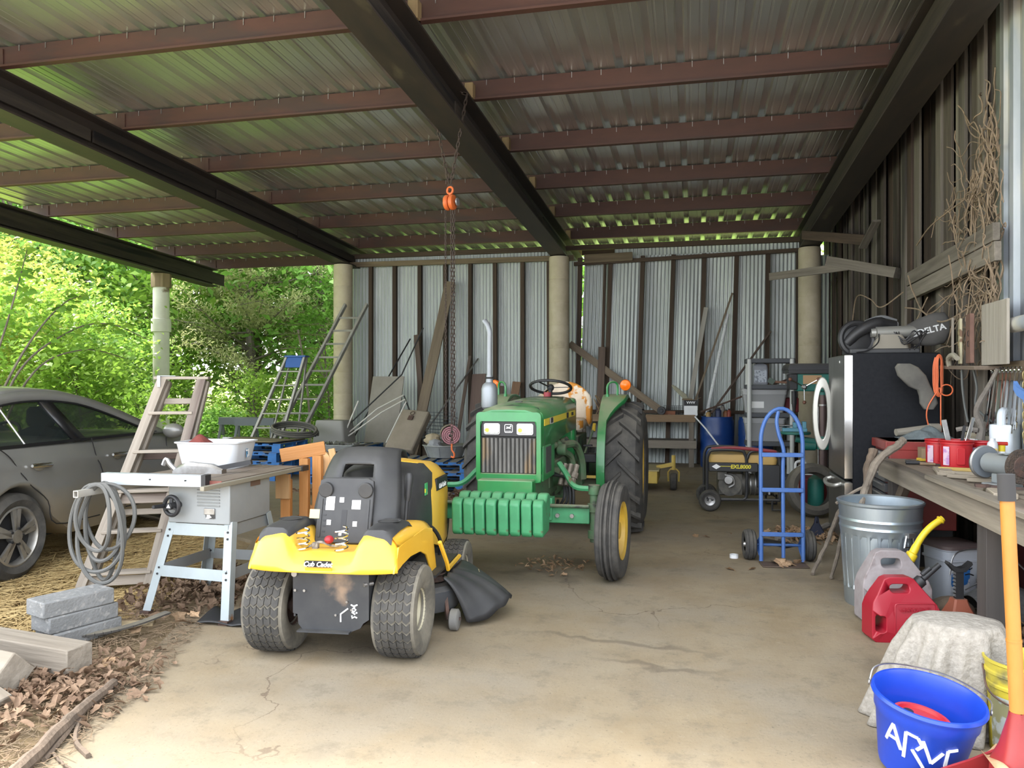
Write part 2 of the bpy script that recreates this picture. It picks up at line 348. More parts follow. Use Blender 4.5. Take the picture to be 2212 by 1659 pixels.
def leaf_heap(name, label, n, cx, cy, sx, sy, h, z0=0., size=(.05, .11), group=None, inside=None):
    b = B(); proto = [leaf_mesh('x', 0), leaf_mesh('x', 1)]
    for i in range(n):
        while True:
            u, w = random.gauss(0, .45), random.gauss(0, .45)
            if u*u+w*w < 1 and (inside is None or inside(cx+u*sx, cy+w*sy)): break
        hh = h*(1-u*u-w*w)*random.random(); s = random.uniform(*size); p = random.choice(proto)
        M = Matrix.Translation((cx+u*sx, cy+w*sy, z0+.012+hh)) @ Euler((random.uniform(-.9, .9), random.uniform(-.9, .9), random.uniform(0, 6.28))).to_matrix().to_4x4() @ Matrix.Scale(s, 4)
        b.add(p.v, p.f, M)
    return tag(b.obj(name, random.choice(leafb), fix=False), label, 'leaves', group, 'stuff')

# ================================================================ concrete columns
conc = mat('column_concrete', (.52,.46,.345), .8, col2=(.42,.36,.25), scale=3, col3=(.22,.17,.10), scale3=1.6, lo3=.6, hi3=.75, bump=.12)
pipe_w = mat('white_pipe', (.62,.60,.55), .5, col2=(.52,.50,.44), scale=2, col3=(.16,.10,.06), scale3=2.5, lo3=.66, hi3=.74)
COLY = 14.4
RX = (-11.0, -6.75, -2.43, 1.95)
def rz_bot(y): return 4.415-.0413*y       # underside of rafters
def rz_top(y): return rz_bot(y)+.40
for X, lab in ((RX[1], 'round tan concrete column beside the leaning extension ladder'), (RX[2], 'round tan concrete column behind the tractor seat'), (RX[3], 'round tan concrete column behind the drill press')):
    c = thing('concrete_column', lab, 'column', (X, COLY, 0), group='concrete columns along the back wall')
    h = rz_bot(COLY)-.01; c1 = B(); prof = [(.185, 0)]
    for k in range(1, 9): prof += [(.187, h*k/9-.01), (.182, h*k/9), (.187, h*k/9+.01)]
    c1.lathe(prof+[(.185, h-.02), (.18, h)], 32, caps=True); c1.obj('shaft', conc, c)
c = thing('pipe_column', 'white pipe column with a collar and wooden cap beyond the car', 'column', (RX[0]-.05, COLY+.25, 0))
h = rz_bot(COLY+.25)
B().lathe([(.165, -.1), (.165, h-.3)], 32, caps=True).obj('pipe', pipe_w, c)
B().lathe([(.165, 2.56), (.2, 2.57), (.2, 2.84), (.165, 2.85)], 32).obj('collar', pipe_w, c)
B().lathe([(.2, h-.30), (.205, h-.29), (.205, h-.01), (.2, h-.005)], 8, caps=True).obj('cap', wood('cap_wood', (.32,.24,.16), (.20,.14,.09)), c)

# ================================================================ roof: ribbed sheets, purlins, rafters
ceil = struct('ceiling', 'ribbed galvanised lean-to roof on rusty purlins and dark rafters')
def roof_material():
    m = mat('roof_sheet', (.74,.745,.735), .30, .85, col2=(.66,.665,.66), scale=.8, stretch=(3, .3, 1), bump=.02, bscale=3)
    return m
roofm = roof_material()
Y0, Y1 = 3.0, 17.3; xs0, xs1 = -11.45, 2.12; pw = .914
def zroof(y): return rz_top(y)+.235
def roof_panel(w):
    """major ribs at .305, two minor ribs in between"""
    pts = []; x = 0.
    while x < w-1e-6:
        e = min(.305, w-x)
        for dx, dz in ((0, .0), (.015, .048), (.078, .048), (.093, 0), (.125, 0), (.131, .003), (.146, .003), (.152, 0), (.223, 0), (.229, .003), (.244, .003), (.250, 0)):
            if dx <= e: pts.append((x+dx, dz))
        x += .305
    pts.append((w, 0)); return pts
prof = roof_panel(pw); prof.append((pw+.015, .048)); prof.append((pw+.07, .048)); b = B(); ny = 2
sl = -.0413
for j in range(2):
    for (x, z) in prof: b.v.append((x, (Y1-Y0)*j, z+sl*(Y1-Y0)*j))
n = len(prof); b.f = [(i, i+1, n+i+1, n+i) for i in range(n-1)]
pm = b.mesh('roof_panel', 0, False); pm.materials.append(roofm)
x = xs0; k = 0
while x < xs1-.02:
    o = bpy.data.objects.new('roof_panel', pm); COL.objects.link(o); o.parent = ceil; o.location = (x, Y0, zroof(Y0)+.002*(k % 2))
    if x+pw > xs1: o.scale.x = (xs1-x)/pw
    md = o.modifiers.new('solid', 'SOLIDIFY'); md.thickness = .0015; x += pw; k += 1
purl = mat('purlin_red_oxide', (.088,.039,.030), .65, col2=(.066,.032,.026), scale=4, stretch=(.3, 1, 1), col3=(.06,.035,.03), scale3=2)
beamm = mat('rafter_steel', (.032,.027,.026), .6, .1, col2=(.050,.038,.032), scale=6, col3=(.10,.085,.06), scale3=3.5, lo3=.68, hi3=.76, stretch=(1, .25, 1))
PY = [4.71+1.69*i for i in range(8)]
PY = [4.71, 6.42, 8.12, 9.78, 11.46, 13.12, 14.85, 16.35]
for Y in PY:
    zb = rz_top(Y); b = B(); x0, x1 = xs0+.05, 2.0
    C = [(0, .012), (0, 0), (.075, 0), (.075, .006), (.007, .006), (.007, .214), (.075, .214), (.075, .22), (0, .22), (0, .208)]
    b.prism([(-u, w) for u, w in [(0, 0), (.075, 0), (.075, .02), (.070, .02), (.070, .006), (.006, .006), (.006, .219), (-.07, .219), (-.07, .2), (-.064, .2), (-.064, .225), (0, .225)]], x0, x1, 'x')
    o = b.obj('purlin', purl, ceil, smooth=0); o.location = (0, Y, zb)
    # screw tips poking through along the top edge
    s = B()
    xx = xs0+.15
    while xx < 2.0:
        s.cyl((xx, -.012, .225), (xx, -.012, .165), .004, n=5); xx += .305
    s.obj('screws', steel, o, smooth=0)
    for X in RX:
        if X < -5: plank('joint_plate', (X+.12, -.015, .0), (X+.12, -.015, .2), .05, .012, purl, o)
        else:
            bl = plank('wood_block', (X+.12, -.09, .0), (X+.12, -.09, .16), .09, .10, wood('block_wood', (.30,.22,.12), (.20,.14,.08)), o)
YB0, YB1 = 2.9, 16.75
for i, X in enumerate(RX):
    b = B(); hw, ht, tf = .15, .40, .022
    if i == 3: hw = .16
    I = [(-hw, 0), (hw, 0), (hw, tf), (.008, tf), (.008, ht-tf), (hw, ht-tf), (hw, ht), (-hw, ht), (-hw, ht-tf), (-.008, ht-tf), (-.008, tf), (-hw, tf)]
    vs = [(X+u, YB0, rz_bot(YB0)+w) for u, w in I]+[(X+u, YB1, rz_bot(YB1)+w) for u, w in I]; n = len(I); vs = [(a, (b_ if not (i == 0 and b_ > 10) else 16.4), (c_ if not (i == 0 and b_ > 10) else c_+.014)) for a, b_, c_ in vs]
    b.add(vs, [tuple(range(n))[::-1], tuple(range(n, 2*n))]+[(k, (k+1) % n, n+(k+1) % n, n+k) for k in range(n)])
    o = b.obj('rafter_beam', beamm, ceil, smooth=0)
    # boards laid against the web
    wm = wood('web_board', (.055,.045,.038), (.03,.026,.024), c3=(.014,.014,.016))
    if i in (0, 3):
        plank('web_board', (X+(.07 if i == 0 else -.09), YB0, rz_bot(YB0)+.2), (X+(.07 if i == 0 else -.09), YB1, rz_bot(YB1)+.2), .04, .26, wm, o, side=(1, 0, 0))
    else:
        yy = YB0
        while yy < YB1-.2:
            e = min(yy+2.4, YB1-.1); zz = .17+random.uniform(0, .03)
            plank('web_board', (X+.05, yy, rz_bot(yy)+zz), (X+.05, e-.05, rz_bot(e)+zz), .03, .14, wm, o, side=(1, 0, 0)); yy = e
# barn eave above the lean-to: boards closing the gap over the wall
eave = struct('trim_1', 'dark eave boards of the old barn above the lean-to')
ew = wood('eave_wood', (.05,.042,.035), (.03,.025,.022))
for k in range(5): plank('eave_board', (2.05+.17*k, 2.9, 5.45-.02*k), (2.05+.17*k, 17.2, 4.72-.02*k), .165, .02, ew, eave, side=(1, 0, 0))
plank('fascia', (2.02, 2.9, 5.25), (2.02, 17.2, 4.55), .02, .62, ew, eave, side=(1, 0, 0))

# ================================================================ right wall: barn boards
WX = 2.38
wr = struct('wall_right', 'weathered dark vertical barn boards')
barnm = [wood('barn_board', (.105,.088,.072), (.045,.038,.033), .45, c3=(.18,.16,.135)), wood('barn_board_brown', (.085,.06,.045), (.04,.03,.026), .4, c3=(.016,.014,.014)), wood('barn_board_grey', (.24,.215,.18), (.12,.105,.088), .3, c3=(.05,.045,.04))]
y = 6.75; k = 0
while y < 15.6:
    w = random.choice((.19, .24, .24, .28, .32)); pr = random.random()
    off = random.choice((0, 0, .02, .045)); m = barnm[2] if (k in (1, 4, 9) or pr < .12) else (barnm[0] if pr < .65 else barnm[1])
    plank('wall_board', (WX-off, y+w/2, -.02), (WX-off+random.uniform(-.015, .015), y+w/2+random.uniform(-.02, .02), 5.6-.04*y+random.uniform(-.3, .0)), w-.008, .025, m, wr, side=(0, 1, 0)); y += w; k += 1
# framing and backing behind the boards
for z in (.5, 1.9, 3.3, 4.6): plank('girt', (WX+.08, 3., z), (WX+.08, 15.6, z), .09, .05, barnm[1], wr)
plank('backing_board', (WX+.14, 3.0, 2.6), (WX+.14, 16, 2.6), 5.4, .02, ew, wr, side=(0, 0, 1))
# second layer of battens standing proud
for (yy, zt, m) in ((7.15, 5.2, 2), (7.62, 5.2, 0), (8.3, 4.95, 2), (9.35, 4.9, 1), (9.6, 4.7, 2), (10.6, 4.3, 0), (11.6, 4.4, 2), (12.7, 4.2, 0), (13.6, 4.1, 1)):
    plank('batten', (WX-.075, yy, 0), (WX-.075, yy, zt), .16, .03, barnm[m], wr, side=(0, 1, 0))
# galvanised ribbed siding at the near end of the wall
sid = mat('siding_galv', (.46,.49,.53), .55, .25, col2=(.30,.34,.39), scale=3, stretch=(1, 1, .25), col3=(.62,.60,.54), scale3=2.2, lo3=.5, hi3=.6, bump=.03)
P = []; yy = 3.0
while yy < 6.72:
    for dy, dx in ((0, 0), (.03, -.035), (.10, -.035), (.13, 0), (.22, 0)): P.append((yy+dy, dx))
    yy += .23
b = B(); n = len(P)
for z in (-.02, 5.3): b.v += [(WX-.05+dx, q, z) for q, dx in P]
b.f = [(i, i+1, n+i+1, n+i) for i in range(n-1)]
o = b.obj('siding_sheet', sid, wr, smooth=0, thick=.002)
B().bb(WX-.1, WX-.02, 6.70, 6.78, 0, 5.3).obj('corner_strip', mat('strip_green', (.20,.23,.19), .7, col2=(.14,.15,.13), scale=8, stretch=(1, 1, .1)), wr)

# ================================================================ back wall: corrugated sheets on studs
WY = 14.85
wb = struct('wall_back', 'corrugated galvanised sheets on dark wooden studs')
galv = mat('galv_sheet', (.42,.45,.44), .5, .35, col2=(.36,.39,.385), scale=2.5, stretch=(4, 1, .3), vary=.07, bump=.03, bscale=8, col3=(.48,.51,.50), scale3=5, lo3=.45, hi3=.7)
def sheet(x0, x1, z0, z1, lean=0., bulge=0., ph=0., name='corrugated_sheet', y0=WY, skew=0.):
    pitch = .0676; nx = int((x1-x0)/pitch*8); nz = 7; b = B()
    for j in range(nz+1):
        t = j/nz
        for i in range(nx+1):
            u = i/nx; x = x0+(x1-x0)*u+skew*t
            b.v.append((x, y0+lean*t+bulge*math.sin(PI*t)*math.sin(PI*u+ph)+.009*math.cos(2*PI*(x-skew*t)/pitch), z0+(z1-z0)*t))
    w = nx+1; b.f = [(j*w+i, j*w+i+1, (j+1)*w+i+1, (j+1)*w+i) for j in range(nz) for i in range(nx)]
    return b.obj(name, galv, wb, fix=False, smooth=60)
studm = wood('stud_wood', (.085,.06,.042), (.045,.033,.026), .25)
xl = [-6.33, -5.81, -5.29, -4.75, -4.25, -3.74, -3.2, -2.68]
edges = [-6.85]+xl+[-2.2]
for a, c in zip(edges[:-1], edges[1:]): sheet(a-.03, c+.03, .0, 3.80, random.uniform(-.02, .02), random.uniform(-.025, .025), y0=WY+random.uniform(0, .012))
for X in xl: plank('stud', (X, WY-.06, 0), (X+random.uniform(-.015, .015), WY-.06, 3.86), .075, .09, studm, wb, side=(1, 0, 0))
xr = [(-2.15, -2.09), (-1.63, -1.51), (-1.03, -.92), (-.48, -.36), (.10, .19), (.66, .76), (1.26, 1.30), (1.79, 1.82)]
for (a, a2), (c, c2), bu in zip(xr[:-1], xr[1:], (.05, -.10, .09, -.09, .12, -.06, .05)):
    sk = ((a2-a)+(c2-c))/2
    if a < -2.1: sheet(a-.0, c+.03, .0, 3.78, .05, bu, skew=.13)
    else: sheet(a-.03, c+.03, .0, 3.86, random.uniform(-.05, .03), bu, ph=random.uniform(-.4, .4), skew=sk)
sheet(-2.25, -2.12, .0, 3.8, 0, .0); sheet(1.78, 2.37, 0, 3.75, 0, .02)
for (a, a2) in xr: plank('stud', (a, WY-.06, 0), (a2, WY-.06, 3.84), .08, .09, studm, wb, side=(1, 0, 0))
plank('stud', (-1.72, WY-.07, 0), (-1.62, WY-.07, 3.8), .05, .08, studm, wb, side=(1, 0, 0))
# upper strip of sheets over the head rail
sheet(-6.85, -2.6, 3.78, 4.03, 0, 0, y0=WY+.04); sheet(-1.45, 2.2, 3.78, 4.06, 0, .02, y0=WY+.05)
railm = wood('rail_wood', (.20,.155,.10), (.11,.085,.06))
plank('head_rail', (-6.8, WY-.13, 3.86), (-2.2, WY-.13, 3.84), .10, .05, railm, wb, side=(0, 0, 1))
plank('head_rail', (-2.2, WY-.13, 3.72), (2.1, WY-.13, 3.84), .07, .05, studm, wb, side=(0, 0, 1))
plank('rail_splice', (-2.0, WY-.18, 3.80), (-1.1, WY-.18, 3.82), .16, .04, railm, wb, side=(0, 0, 1))
plank('plate', (-6.8, WY-.02, 4.04), (2.1, WY-.02, 4.04), .09, .06, studm, wb, side=(0, 0, 1))
plank('mid_girt', (-2.1, WY-.11, .95), (1.9, WY-.11, .95), .06, .04, studm, wb, side=(0, 0, 1))
# ================================================================ wheels
def tyre_profile(r, w, rim, bul=.06):
    """(radius, axial) profile of a tyre from one bead to the other"""
    return [(rim, -w*.38), (rim+.02, -w*.46), ((r+rim)/2, -w*.5-bul*w*.3), (r-.035*r/.3, -w*.47), (r-.008, -w*.36), (r, -w*.2), (r, w*.2), (r-.008, w*.36), (r-.035*r/.3, w*.47), ((r+rim)/2, w*.5+bul*w*.3), (rim+.02, w*.46), (rim, w*.38)]
def turf_lugs(r, w, n, rows=5):
    """block tread in zig-zag rows around a tyre (axis y)"""
    b = B(); h = .007
    for i in range(n):
        for k in range(rows):
            y0 = -w*.43+w*.86*k/rows; y1 = y0+w*.86/rows*.90
            a0 = 2*PI*(i+(.0 if k % 2 else .12))/n
            pts = []
            for (yy, aa) in ((y0, a0), ((y0+y1)/2, a0+.32*2*PI/n), (y1, a0), (y1, a0+.76*2*PI/n), ((y0+y1)/2, a0+1.06*2*PI/n), (y0, a0+.76*2*PI/n)):
                ry = r-(.0 if abs(yy) < w*.25 else .13*(abs(yy)-w*.25)**1.0*w/.24)
                pts.append((aa, yy, ry))
            lo = [((q-.004)*math.cos(a), y, (q-.004)*math.sin(a)) for a, y, q in pts]; hi = [((q+h)*math.cos(a), y, (q+h)*math.sin(a)) for a, y, q in pts]
            b.add(lo+hi, [tuple(range(6, 12))]+[(j, (j+1) % 6, 6+(j+1) % 6, 6+j) for j in range(6)])
    return b
tread_m = mat('tread_rubber', (.032,.031,.03), .8, col2=(.065,.06,.052), scale=12)
tyre_m = mat('tyre_rubber_dusty', (.20,.18,.14), .9, col2=(.085,.078,.066), scale=7)
# ================================================================ green tractor
G = mat('tractor_green', (.022,.20,.055), .32, col2=(.016,.15,.042), scale=4, dust=.95, dustcol=(.22,.235,.14), coat=.25)
Gd = mat('tractor_green_dusty', (.045,.13,.055), .65, col2=(.10,.12,.07), scale=7, dust=.8, dustcol=(.21,.19,.13), col3=(.03,.035,.025), scale3=5)
Gw = mat('weight_green', (.05,.27,.115), .5, col2=(.04,.21,.09), scale=8, dust=.35, dustcol=(.2,.24,.14), col3=(.10,.07,.04), scale3=9, lo3=.64, hi3=.7)
YR = mat('rim_yellow', (.62,.40,.045), .5, col2=(.50,.31,.04), scale=6, dust=.3)
T = thing('tractor', 'green farm tractor with front weights and yellow wheel rims', 'tractor', (-1.33, 7.9, 0), R(-90))
# rear wheels with chevron lugs
def rear_wheel(s):
    y = s*.66; r, w = .645, .40
    t = B().lathe([(a, b) for a, b in tyre_profile(r-.035, w, .36)], 48, (0, 0, 0), (0, 1, 0)).obj('rear_tyre', rubber, T); t.location = (0, y, .64)
    lug = B(); n = 19
    for i in range(n):
        for sd in (-1, 1):
            a0 = 2*PI*(i+(.5 if sd > 0 else 0))/n; R0 = []; R1 = []
            for q in range(5):
                u = q/4; yy = sd*(-.015+u*w*.5); a = a0-u*.30; rr = r-.035-(0 if u < .6 else (u-.6)*.05); wdt = .042+.012*u
                for lst, k in ((R0, -1), (R1, 1)):
                    da = k*wdt/2/r
                    lst.append(((rr-.01)*math.cos(a+da), yy, (rr-.01)*math.sin(a+da))); lst.append(((rr+.037)*math.cos(a+da*.7), yy, (rr+.037)*math.sin(a+da*.7)))
            vs = R0+R1; fs = []
            for q in range(4):
                a, b_ = 2*q, 2*q+2
                fs += [(a, a+1, b_+1, b_), (10+a, 10+b_, 10+b_+1, 10+a+1), (a+1, 10+a+1, 10+b_+1, b_+1)]
            fs += [(0, 10, 11, 1), (8, 9, 19, 18)]; lug.add(vs, fs)
    lug.obj('tread_lugs', rubber, t)
    rim = B().lathe([(.37, -.12*s), (.36, .15*s), (.385, .165*s), (.385, .175*s), (.35, .16*s), (.32, .05*s), (.30, .03*s), (.14, .03*s), (.12, .06*s), (0, .06*s)], 40, (0, 0, 0), (0, 1, 0)).obj('rim', YR, t)
    nb = B()
    for k in range(6): nb.cyl((.1*math.cos(k*PI/3), .03*s, .1*math.sin(k*PI/3)), (.1*math.cos(k*PI/3), .085*s, .1*math.sin(k*PI/3)), .012, n=6)
    tag(nb.obj('lug_nuts', steel, rim), kind='stuff')
for s in (-1, 1): rear_wheel(s)
def front_wheel(s):
    y = s*.745; r, w = .365, .165
    p = [(.2, -.06), (.23, -.075), (.30, -.088), (.335, -.082), (.345, -.07), (.345, -.045), (.363, -.038), (.363, -.028), (.345, -.02), (.352, -.012), (.372, -.008), (.372, .008), (.352, .012), (.345, .02), (.363, .028), (.363, .038), (.345, .045), (.345, .07), (.335, .082), (.30, .088), (.23, .075), (.2, .06)]
    t = B().lathe(p, 44, (0, 0, 0), (0, 1, 0)).obj('front_tyre', rubber, T); t.location = (2.0, y, .368); t.rotation_euler = (0, 0, R(-4))
    B().lathe([(.205, -.065), (.19, -.05), (.19, .05*1), (.215, .068*s), (.215, .075*s), (.185, .06*s), (.17, .01*s), (.07, .01*s), (.06, .05*s), (0, .05*s)], 32, (0, 0, 0), (0, 1, 0)).obj('rim', YR, t)
for s in (-1, 1): front_wheel(s)
# front axle
ax = B().bb(1.94, 2.03, -.57, .57, .41, .53); ax.bb(1.93, 2.05, -.29, .29, .43, .60); ao = ax.obj('front_axle', Gw, T, bev=.006)
b = B()
for s in (-1, 1):
    for yy in (.33, .44): b.cyl((2.03, s*yy, .47), (2.055, s*yy, .47), .016, n=8)
tag(b.obj('axle_bolts', steel, ao), kind='stuff')
for s in (-1, 1):
    b = B().cyl((1.985, s*.60, .27), (1.985, s*.60, .66), .033).cyl((1.985, s*.60, .30), (1.985, s*.60, .36), .048).cyl((1.985, s*.60, .50), (1.985, s*.60, .56), .05).cyl((1.985, s*.60, .63), (1.985, s*.60, .70), .045)
    b.beam((1.985, s*.60, .33), (2., s*.70, .36), .06, .06); b.obj('kingpin', Gd, T)
    b = B().tube(bez([(1.985, s*.60, .67), (1.95, s*.45, .68), (1.85, s*.36, .77), (1.8, s*.3, .84)], 5), .022, 6); b.obj('steering_arm', Gw, T)
B().cyl((2.06, -.57, .545), (2.06, .57, .545), .014).obj('tie_rod', Gd, T)
# frame and front weights
B().bb(1.3, 2.36, -.20, .20, .56, .74).obj('front_frame', Gd, T, bev=.008)
fp = B().bb(2.26, 2.38, -.205, .205, .655, .765).obj('front_panel', G, T, bev=.008)
B().bb(2.30, 2.40, -.30, .32, .50, .665).obj('weight_bracket', Gw, T, bev=.008)
for i in range(8):
    y = -.285+i*.0815; w = .072
    prof = [(2.37, .43), (2.38, .415), (2.60, .405), (2.625, .43), (2.635, .63), (2.61, .66), (2.56, .665), (2.55, .655), (2.5, .64), (2.47, .655), (2.44, .685), (2.37, .685), (2.35, .66)]
    o = B().prism(prof, -w/2, w/2).obj('suitcase_weight', Gw, T, bev=.012); o.location = (0, y+(.006 if i > 3 else 0), 0)
# hood: lofted cross-sections
rings = []
for x, zt, zb, hw in ((2.262, 1.235, 1.175, .215), (2.255, 1.27, .995, .235), (2.20, 1.292, .985, .245), (1.8, 1.315, .985, .25), (1.2, 1.335, 1.03, .255), (.62, 1.345, 1.05, .26)):
    sec = [(-hw, zb), (-hw, zt-.10), (-hw+.015, zt-.055), (-hw+.05, zt-.02), (-hw*.55, zt-.004), (0, zt), (hw*.55, zt-.004), (hw-.05, zt-.02), (hw-.015, zt-.055), (hw, zt-.10), (hw, zb)]
    rings.append([(x, a, c) for a, c in sec])
hb_ = B(); nR = 11; hb_.add([p for r in rings for p in r], [(j*nR+i, j*nR+i+1, (j+1)*nR+i+1, (j+1)*nR+i) for j in range(len(rings)-1) for i in range(nR-1)])
hood = hb_.obj('hood', G, T, smooth=50, thick=.004)
b = B()
for x in (1.9, 1.3): b.box((x, .0, 1.322+.01*(1.9-x)), (.035, .05, .006))
b.obj('hood_latch', dark, hood)
B().tube([(2.13, y, z+.004) for y, z in ((-.246, 1.0), (-.246, 1.19), (-.2, 1.275), (0, 1.297), (.2, 1.275), (.246, 1.19), (.246, 1.0))], .0035, 4).obj('hood_seam', dark, hood)
# grille surround
def frame_front():
    b = B(); O = rrect(.49, .515, .03, 3, 0, 1.0); I = rrect(.425, .39, .012, 3, 0, .995)
    n = len(O); vs = []
    for x, P in ((2.265, O), (2.27, I), (2.23, I), (2.18, O)): vs += [(x, p[0], p[1]-.005) for p in P]
    fs = []
    for j in range(3): fs += [(j*n+i, j*n+(i+1) % n, (j+1)*n+(i+1) % n, (j+1)*n+i) for i in range(n)]
    return b.add(vs, fs)
gs = frame_front().obj('grille_surround', G, T)
B().bb(2.19, 2.235, -.213, .213, .80, 1.19).obj('grille_backing', mat('grille_dark', (.03,.03,.03), .8), T)
gb = mat('grille_bar', (.14,.135,.125), .6, .2, col2=(.07,.068,.063), scale=9, stretch=(1, 1, .3), col3=(.17,.12,.07), scale3=6)
for i in range(13):
    y = -.192+i*.032
    B().prism([(2.235, y-.0145), (2.252, y-.008), (2.252, y+.008), (2.235, y+.0145)], .805, 1.06, 'z').obj('grille_bar', gb, T, smooth=0)
hp = B().bb(2.235, 2.252, -.212, .212, 1.07, 1.19).obj('headlight_panel', black, T, bev=.006)
lens = mat('headlight_lens', (.75,.76,.74), .12, .55, col2=(.5,.52,.5), scale=20, bump=.15, bscale=60)
for s in (-1, 1):
    B().prism(rrect(.122, .082, .014, 3, s*.125, 1.128), 2.25, 2.262, 'x').obj('headlight_bezel', chrome, T)
    h = B().prism(rrect(.108, .068, .01, 3, s*.125, 1.128), 2.255, 2.268, 'x').obj('headlight', lens, T, bev=.004)
    B().cyl((2.262, s*.125-.035, 1.12), (2.2695, s*.125-.035, 1.12), .016, n=10).obj('yellow_spot', mat('spot_yellow', (.65,.6,.05), .4), h)  # small yellow disc set off-centre on each headlight lens
# emblem: leaping deer in a rounded square
em = B(); O = rrect(.062, .062, .01, 3, 0, 1.132); I = rrect(.054, .054, .008, 3, 0, 1.132); n = len(O)
em.add([(2.2535, a, c) for a, c in O]+[(2.2535, a, c) for a, c in I], [(i, (i+1) % n, n+(i+1) % n, n+i) for i in range(n)])
deer = [(-.020,.012),(-.022,.004),(-.014,.003),(-.010,-.004),(-.020,-.008),(-.019,-.010),(-.006,-.007),(.004,-.006),(.016,-.009),(.020,-.006),(.012,-.002),(.014,.004),(.019,.006),(.012,.008),(.004,.006),(-.006,.006),(-.012,.010),(-.016,.016),(-.010,.019),(-.018,.018)]
em.prism([(-a, 1.138+c) for a, c in deer], 2.252, 2.2535, 'x')
em.obj('emblem', white_ink, hp, smooth=0)
text('JOHN DEERE', .0075, white_ink, hp, (2.2532, 0, 1.112), (R(90), 0, R(90)))
# lower nose band
B().bb(2.20, 2.262, -.243, .243, .735, .80).obj('nose_band', G, T, bev=.01)
# side panels, stripe and model number
for s in (-1, 1):
    B().bb(1.72, 2.2, s*.245-.006, s*.245+.006, .74, 1.0).obj('side_panel', G, T, bev=.004)
    B().bb(1.88, 2.10, s*.252-.002, s*.252+.002, .79, .985).obj('side_screen', mat('screen_dark', (.05,.055,.05), .8, col2=(.03,.03,.03), scale=60), T)
    B().box((1.42, s*.2555, 1.185), (1.48, .004, .05), (0, R(.9), R(-.35*s))).obj('stripe', mat('stripe_yellow', (.60,.47,.04), .4), hood)
st = T
text('1050', .055, black_ink, hood, (1.90, .2625, 1.178), (R(90), 0, R(180)), bold=.0015)
text('DIESEL', .04, black_ink, hood, (.86, .2655, 1.192), (R(90), 0, R(180)), bold=.001)
B().box((1.12, .2625, 1.19), (.10, .002, .046)).obj('stripe_block', black_ink, hood); B().box((1.9, .2605, 1.178), (.15, .0012, .048)).obj('stripe_block', mat('stripe_pale', (.5,.5,.42), .5), hood)
# engine and transmission
e = B().bb(.7, 1.95, -.17, .17, .5, .95).bb(.75, 1.7, -.21, .21, .62, .82).cyl((1.5, .2, .7), (1.5, .30, .7), .075).cyl((1.05, .2, .63), (1.05, .31, .63), .06).cyl((1.25, .19, .9), (1.25, .27, .9), .05)
for k in range(5): e.cyl((.85+.2*k, .17, .93), (.85+.2*k, .225, .97), .03, n=8)
e.obj('engine', Gd, T, bev=.012)
t = B().bb(-.35, .8, -.19, .19, .42, .78).bb(.2, .75, -.27, .27, .55, .7).cyl((0, -.72, .64), (0, .72, .64), .10).bb(-.45, .2, -.22, .22, .45, .95).cyl((.62, .2, .55), (.62, .33, .55), .08)
t.obj('transmission', Gd, T, bev=.012)
B().bb(.50, .66, -.25, .25, .78, 1.33).obj('dash_cowl', G, T, bev=.03)
B().cyl((.78, .02, 1.345), (.78, .02, 1.385), .034).obj('fuel_cap', mat('cap_red', (.25,.03,.04), .6, dust=.4), T)
for s in (-1, 1): B().bb(.15, .72, s*.38-.14, s*.38+.14, .50, .53).obj('foot_platform', Gd, T, bev=.005)
B().tube(bez([(1.15, .22, .93), (.95, .30, .92), (.82, .34, .78), (.80, .35, .6)], 6), .035, 8).obj('intake_pipe', Gd, T)
B().tube(bez([(1.0, .22, .86), (.90, .26, .8), (.88, .28, .65), (.9, .27, .52)], 6), .028, 8).obj('return_pipe', Gd, T)
for k in range(4):
    B().tube(bez([(1.55+.05*k, .2, .74), (1.66+.04*k, .30+.03*k, .70), (1.78, .34+.02*k, .58-.04*k), (1.72, .28, .48), (1.5, .24, .50)], 6), .012, 6).obj('hydraulic_hose', mat('hose_black', (.02,.02,.02), .6), T)
sh = B()
for k in range(3): sh.cyl((1.74+.03*k, .30+.05*k, .66), (1.66+.03*k, .33+.05*k, .82), .022, n=8).cyl((1.71+.03*k, .31+.05*k, .72), (1.69+.03*k, .32+.05*k, .76), .032, n=8)
sh.obj('hydraulic_fittings', mat('fitting', (.25,.22,.17), .6, .5, col2=(.12,.10,.08), scale=15), T)
B().bb(.36, .52, .27, .44, .72, .80).obj('battery_box', black, T, bev=.008)
lv = B().tube([(.45, .30, .75), (.25, .38, 1.02)], .010, 6).obj('shift_lever', Gd, T)
B().cyl((.25, .38, 1.0), (.23, .386, 1.075), .02, .016, 8).obj('lever_knob', mat('knob_yellow', (.55,.36,.03), .5), lv)
b = B().tube([(.3, .33, .6), (.36, .34, .85)], .01, 6).box((.36, .34, .87), (.06, .08, .015)); b.obj('brake_pedal', dark, T)
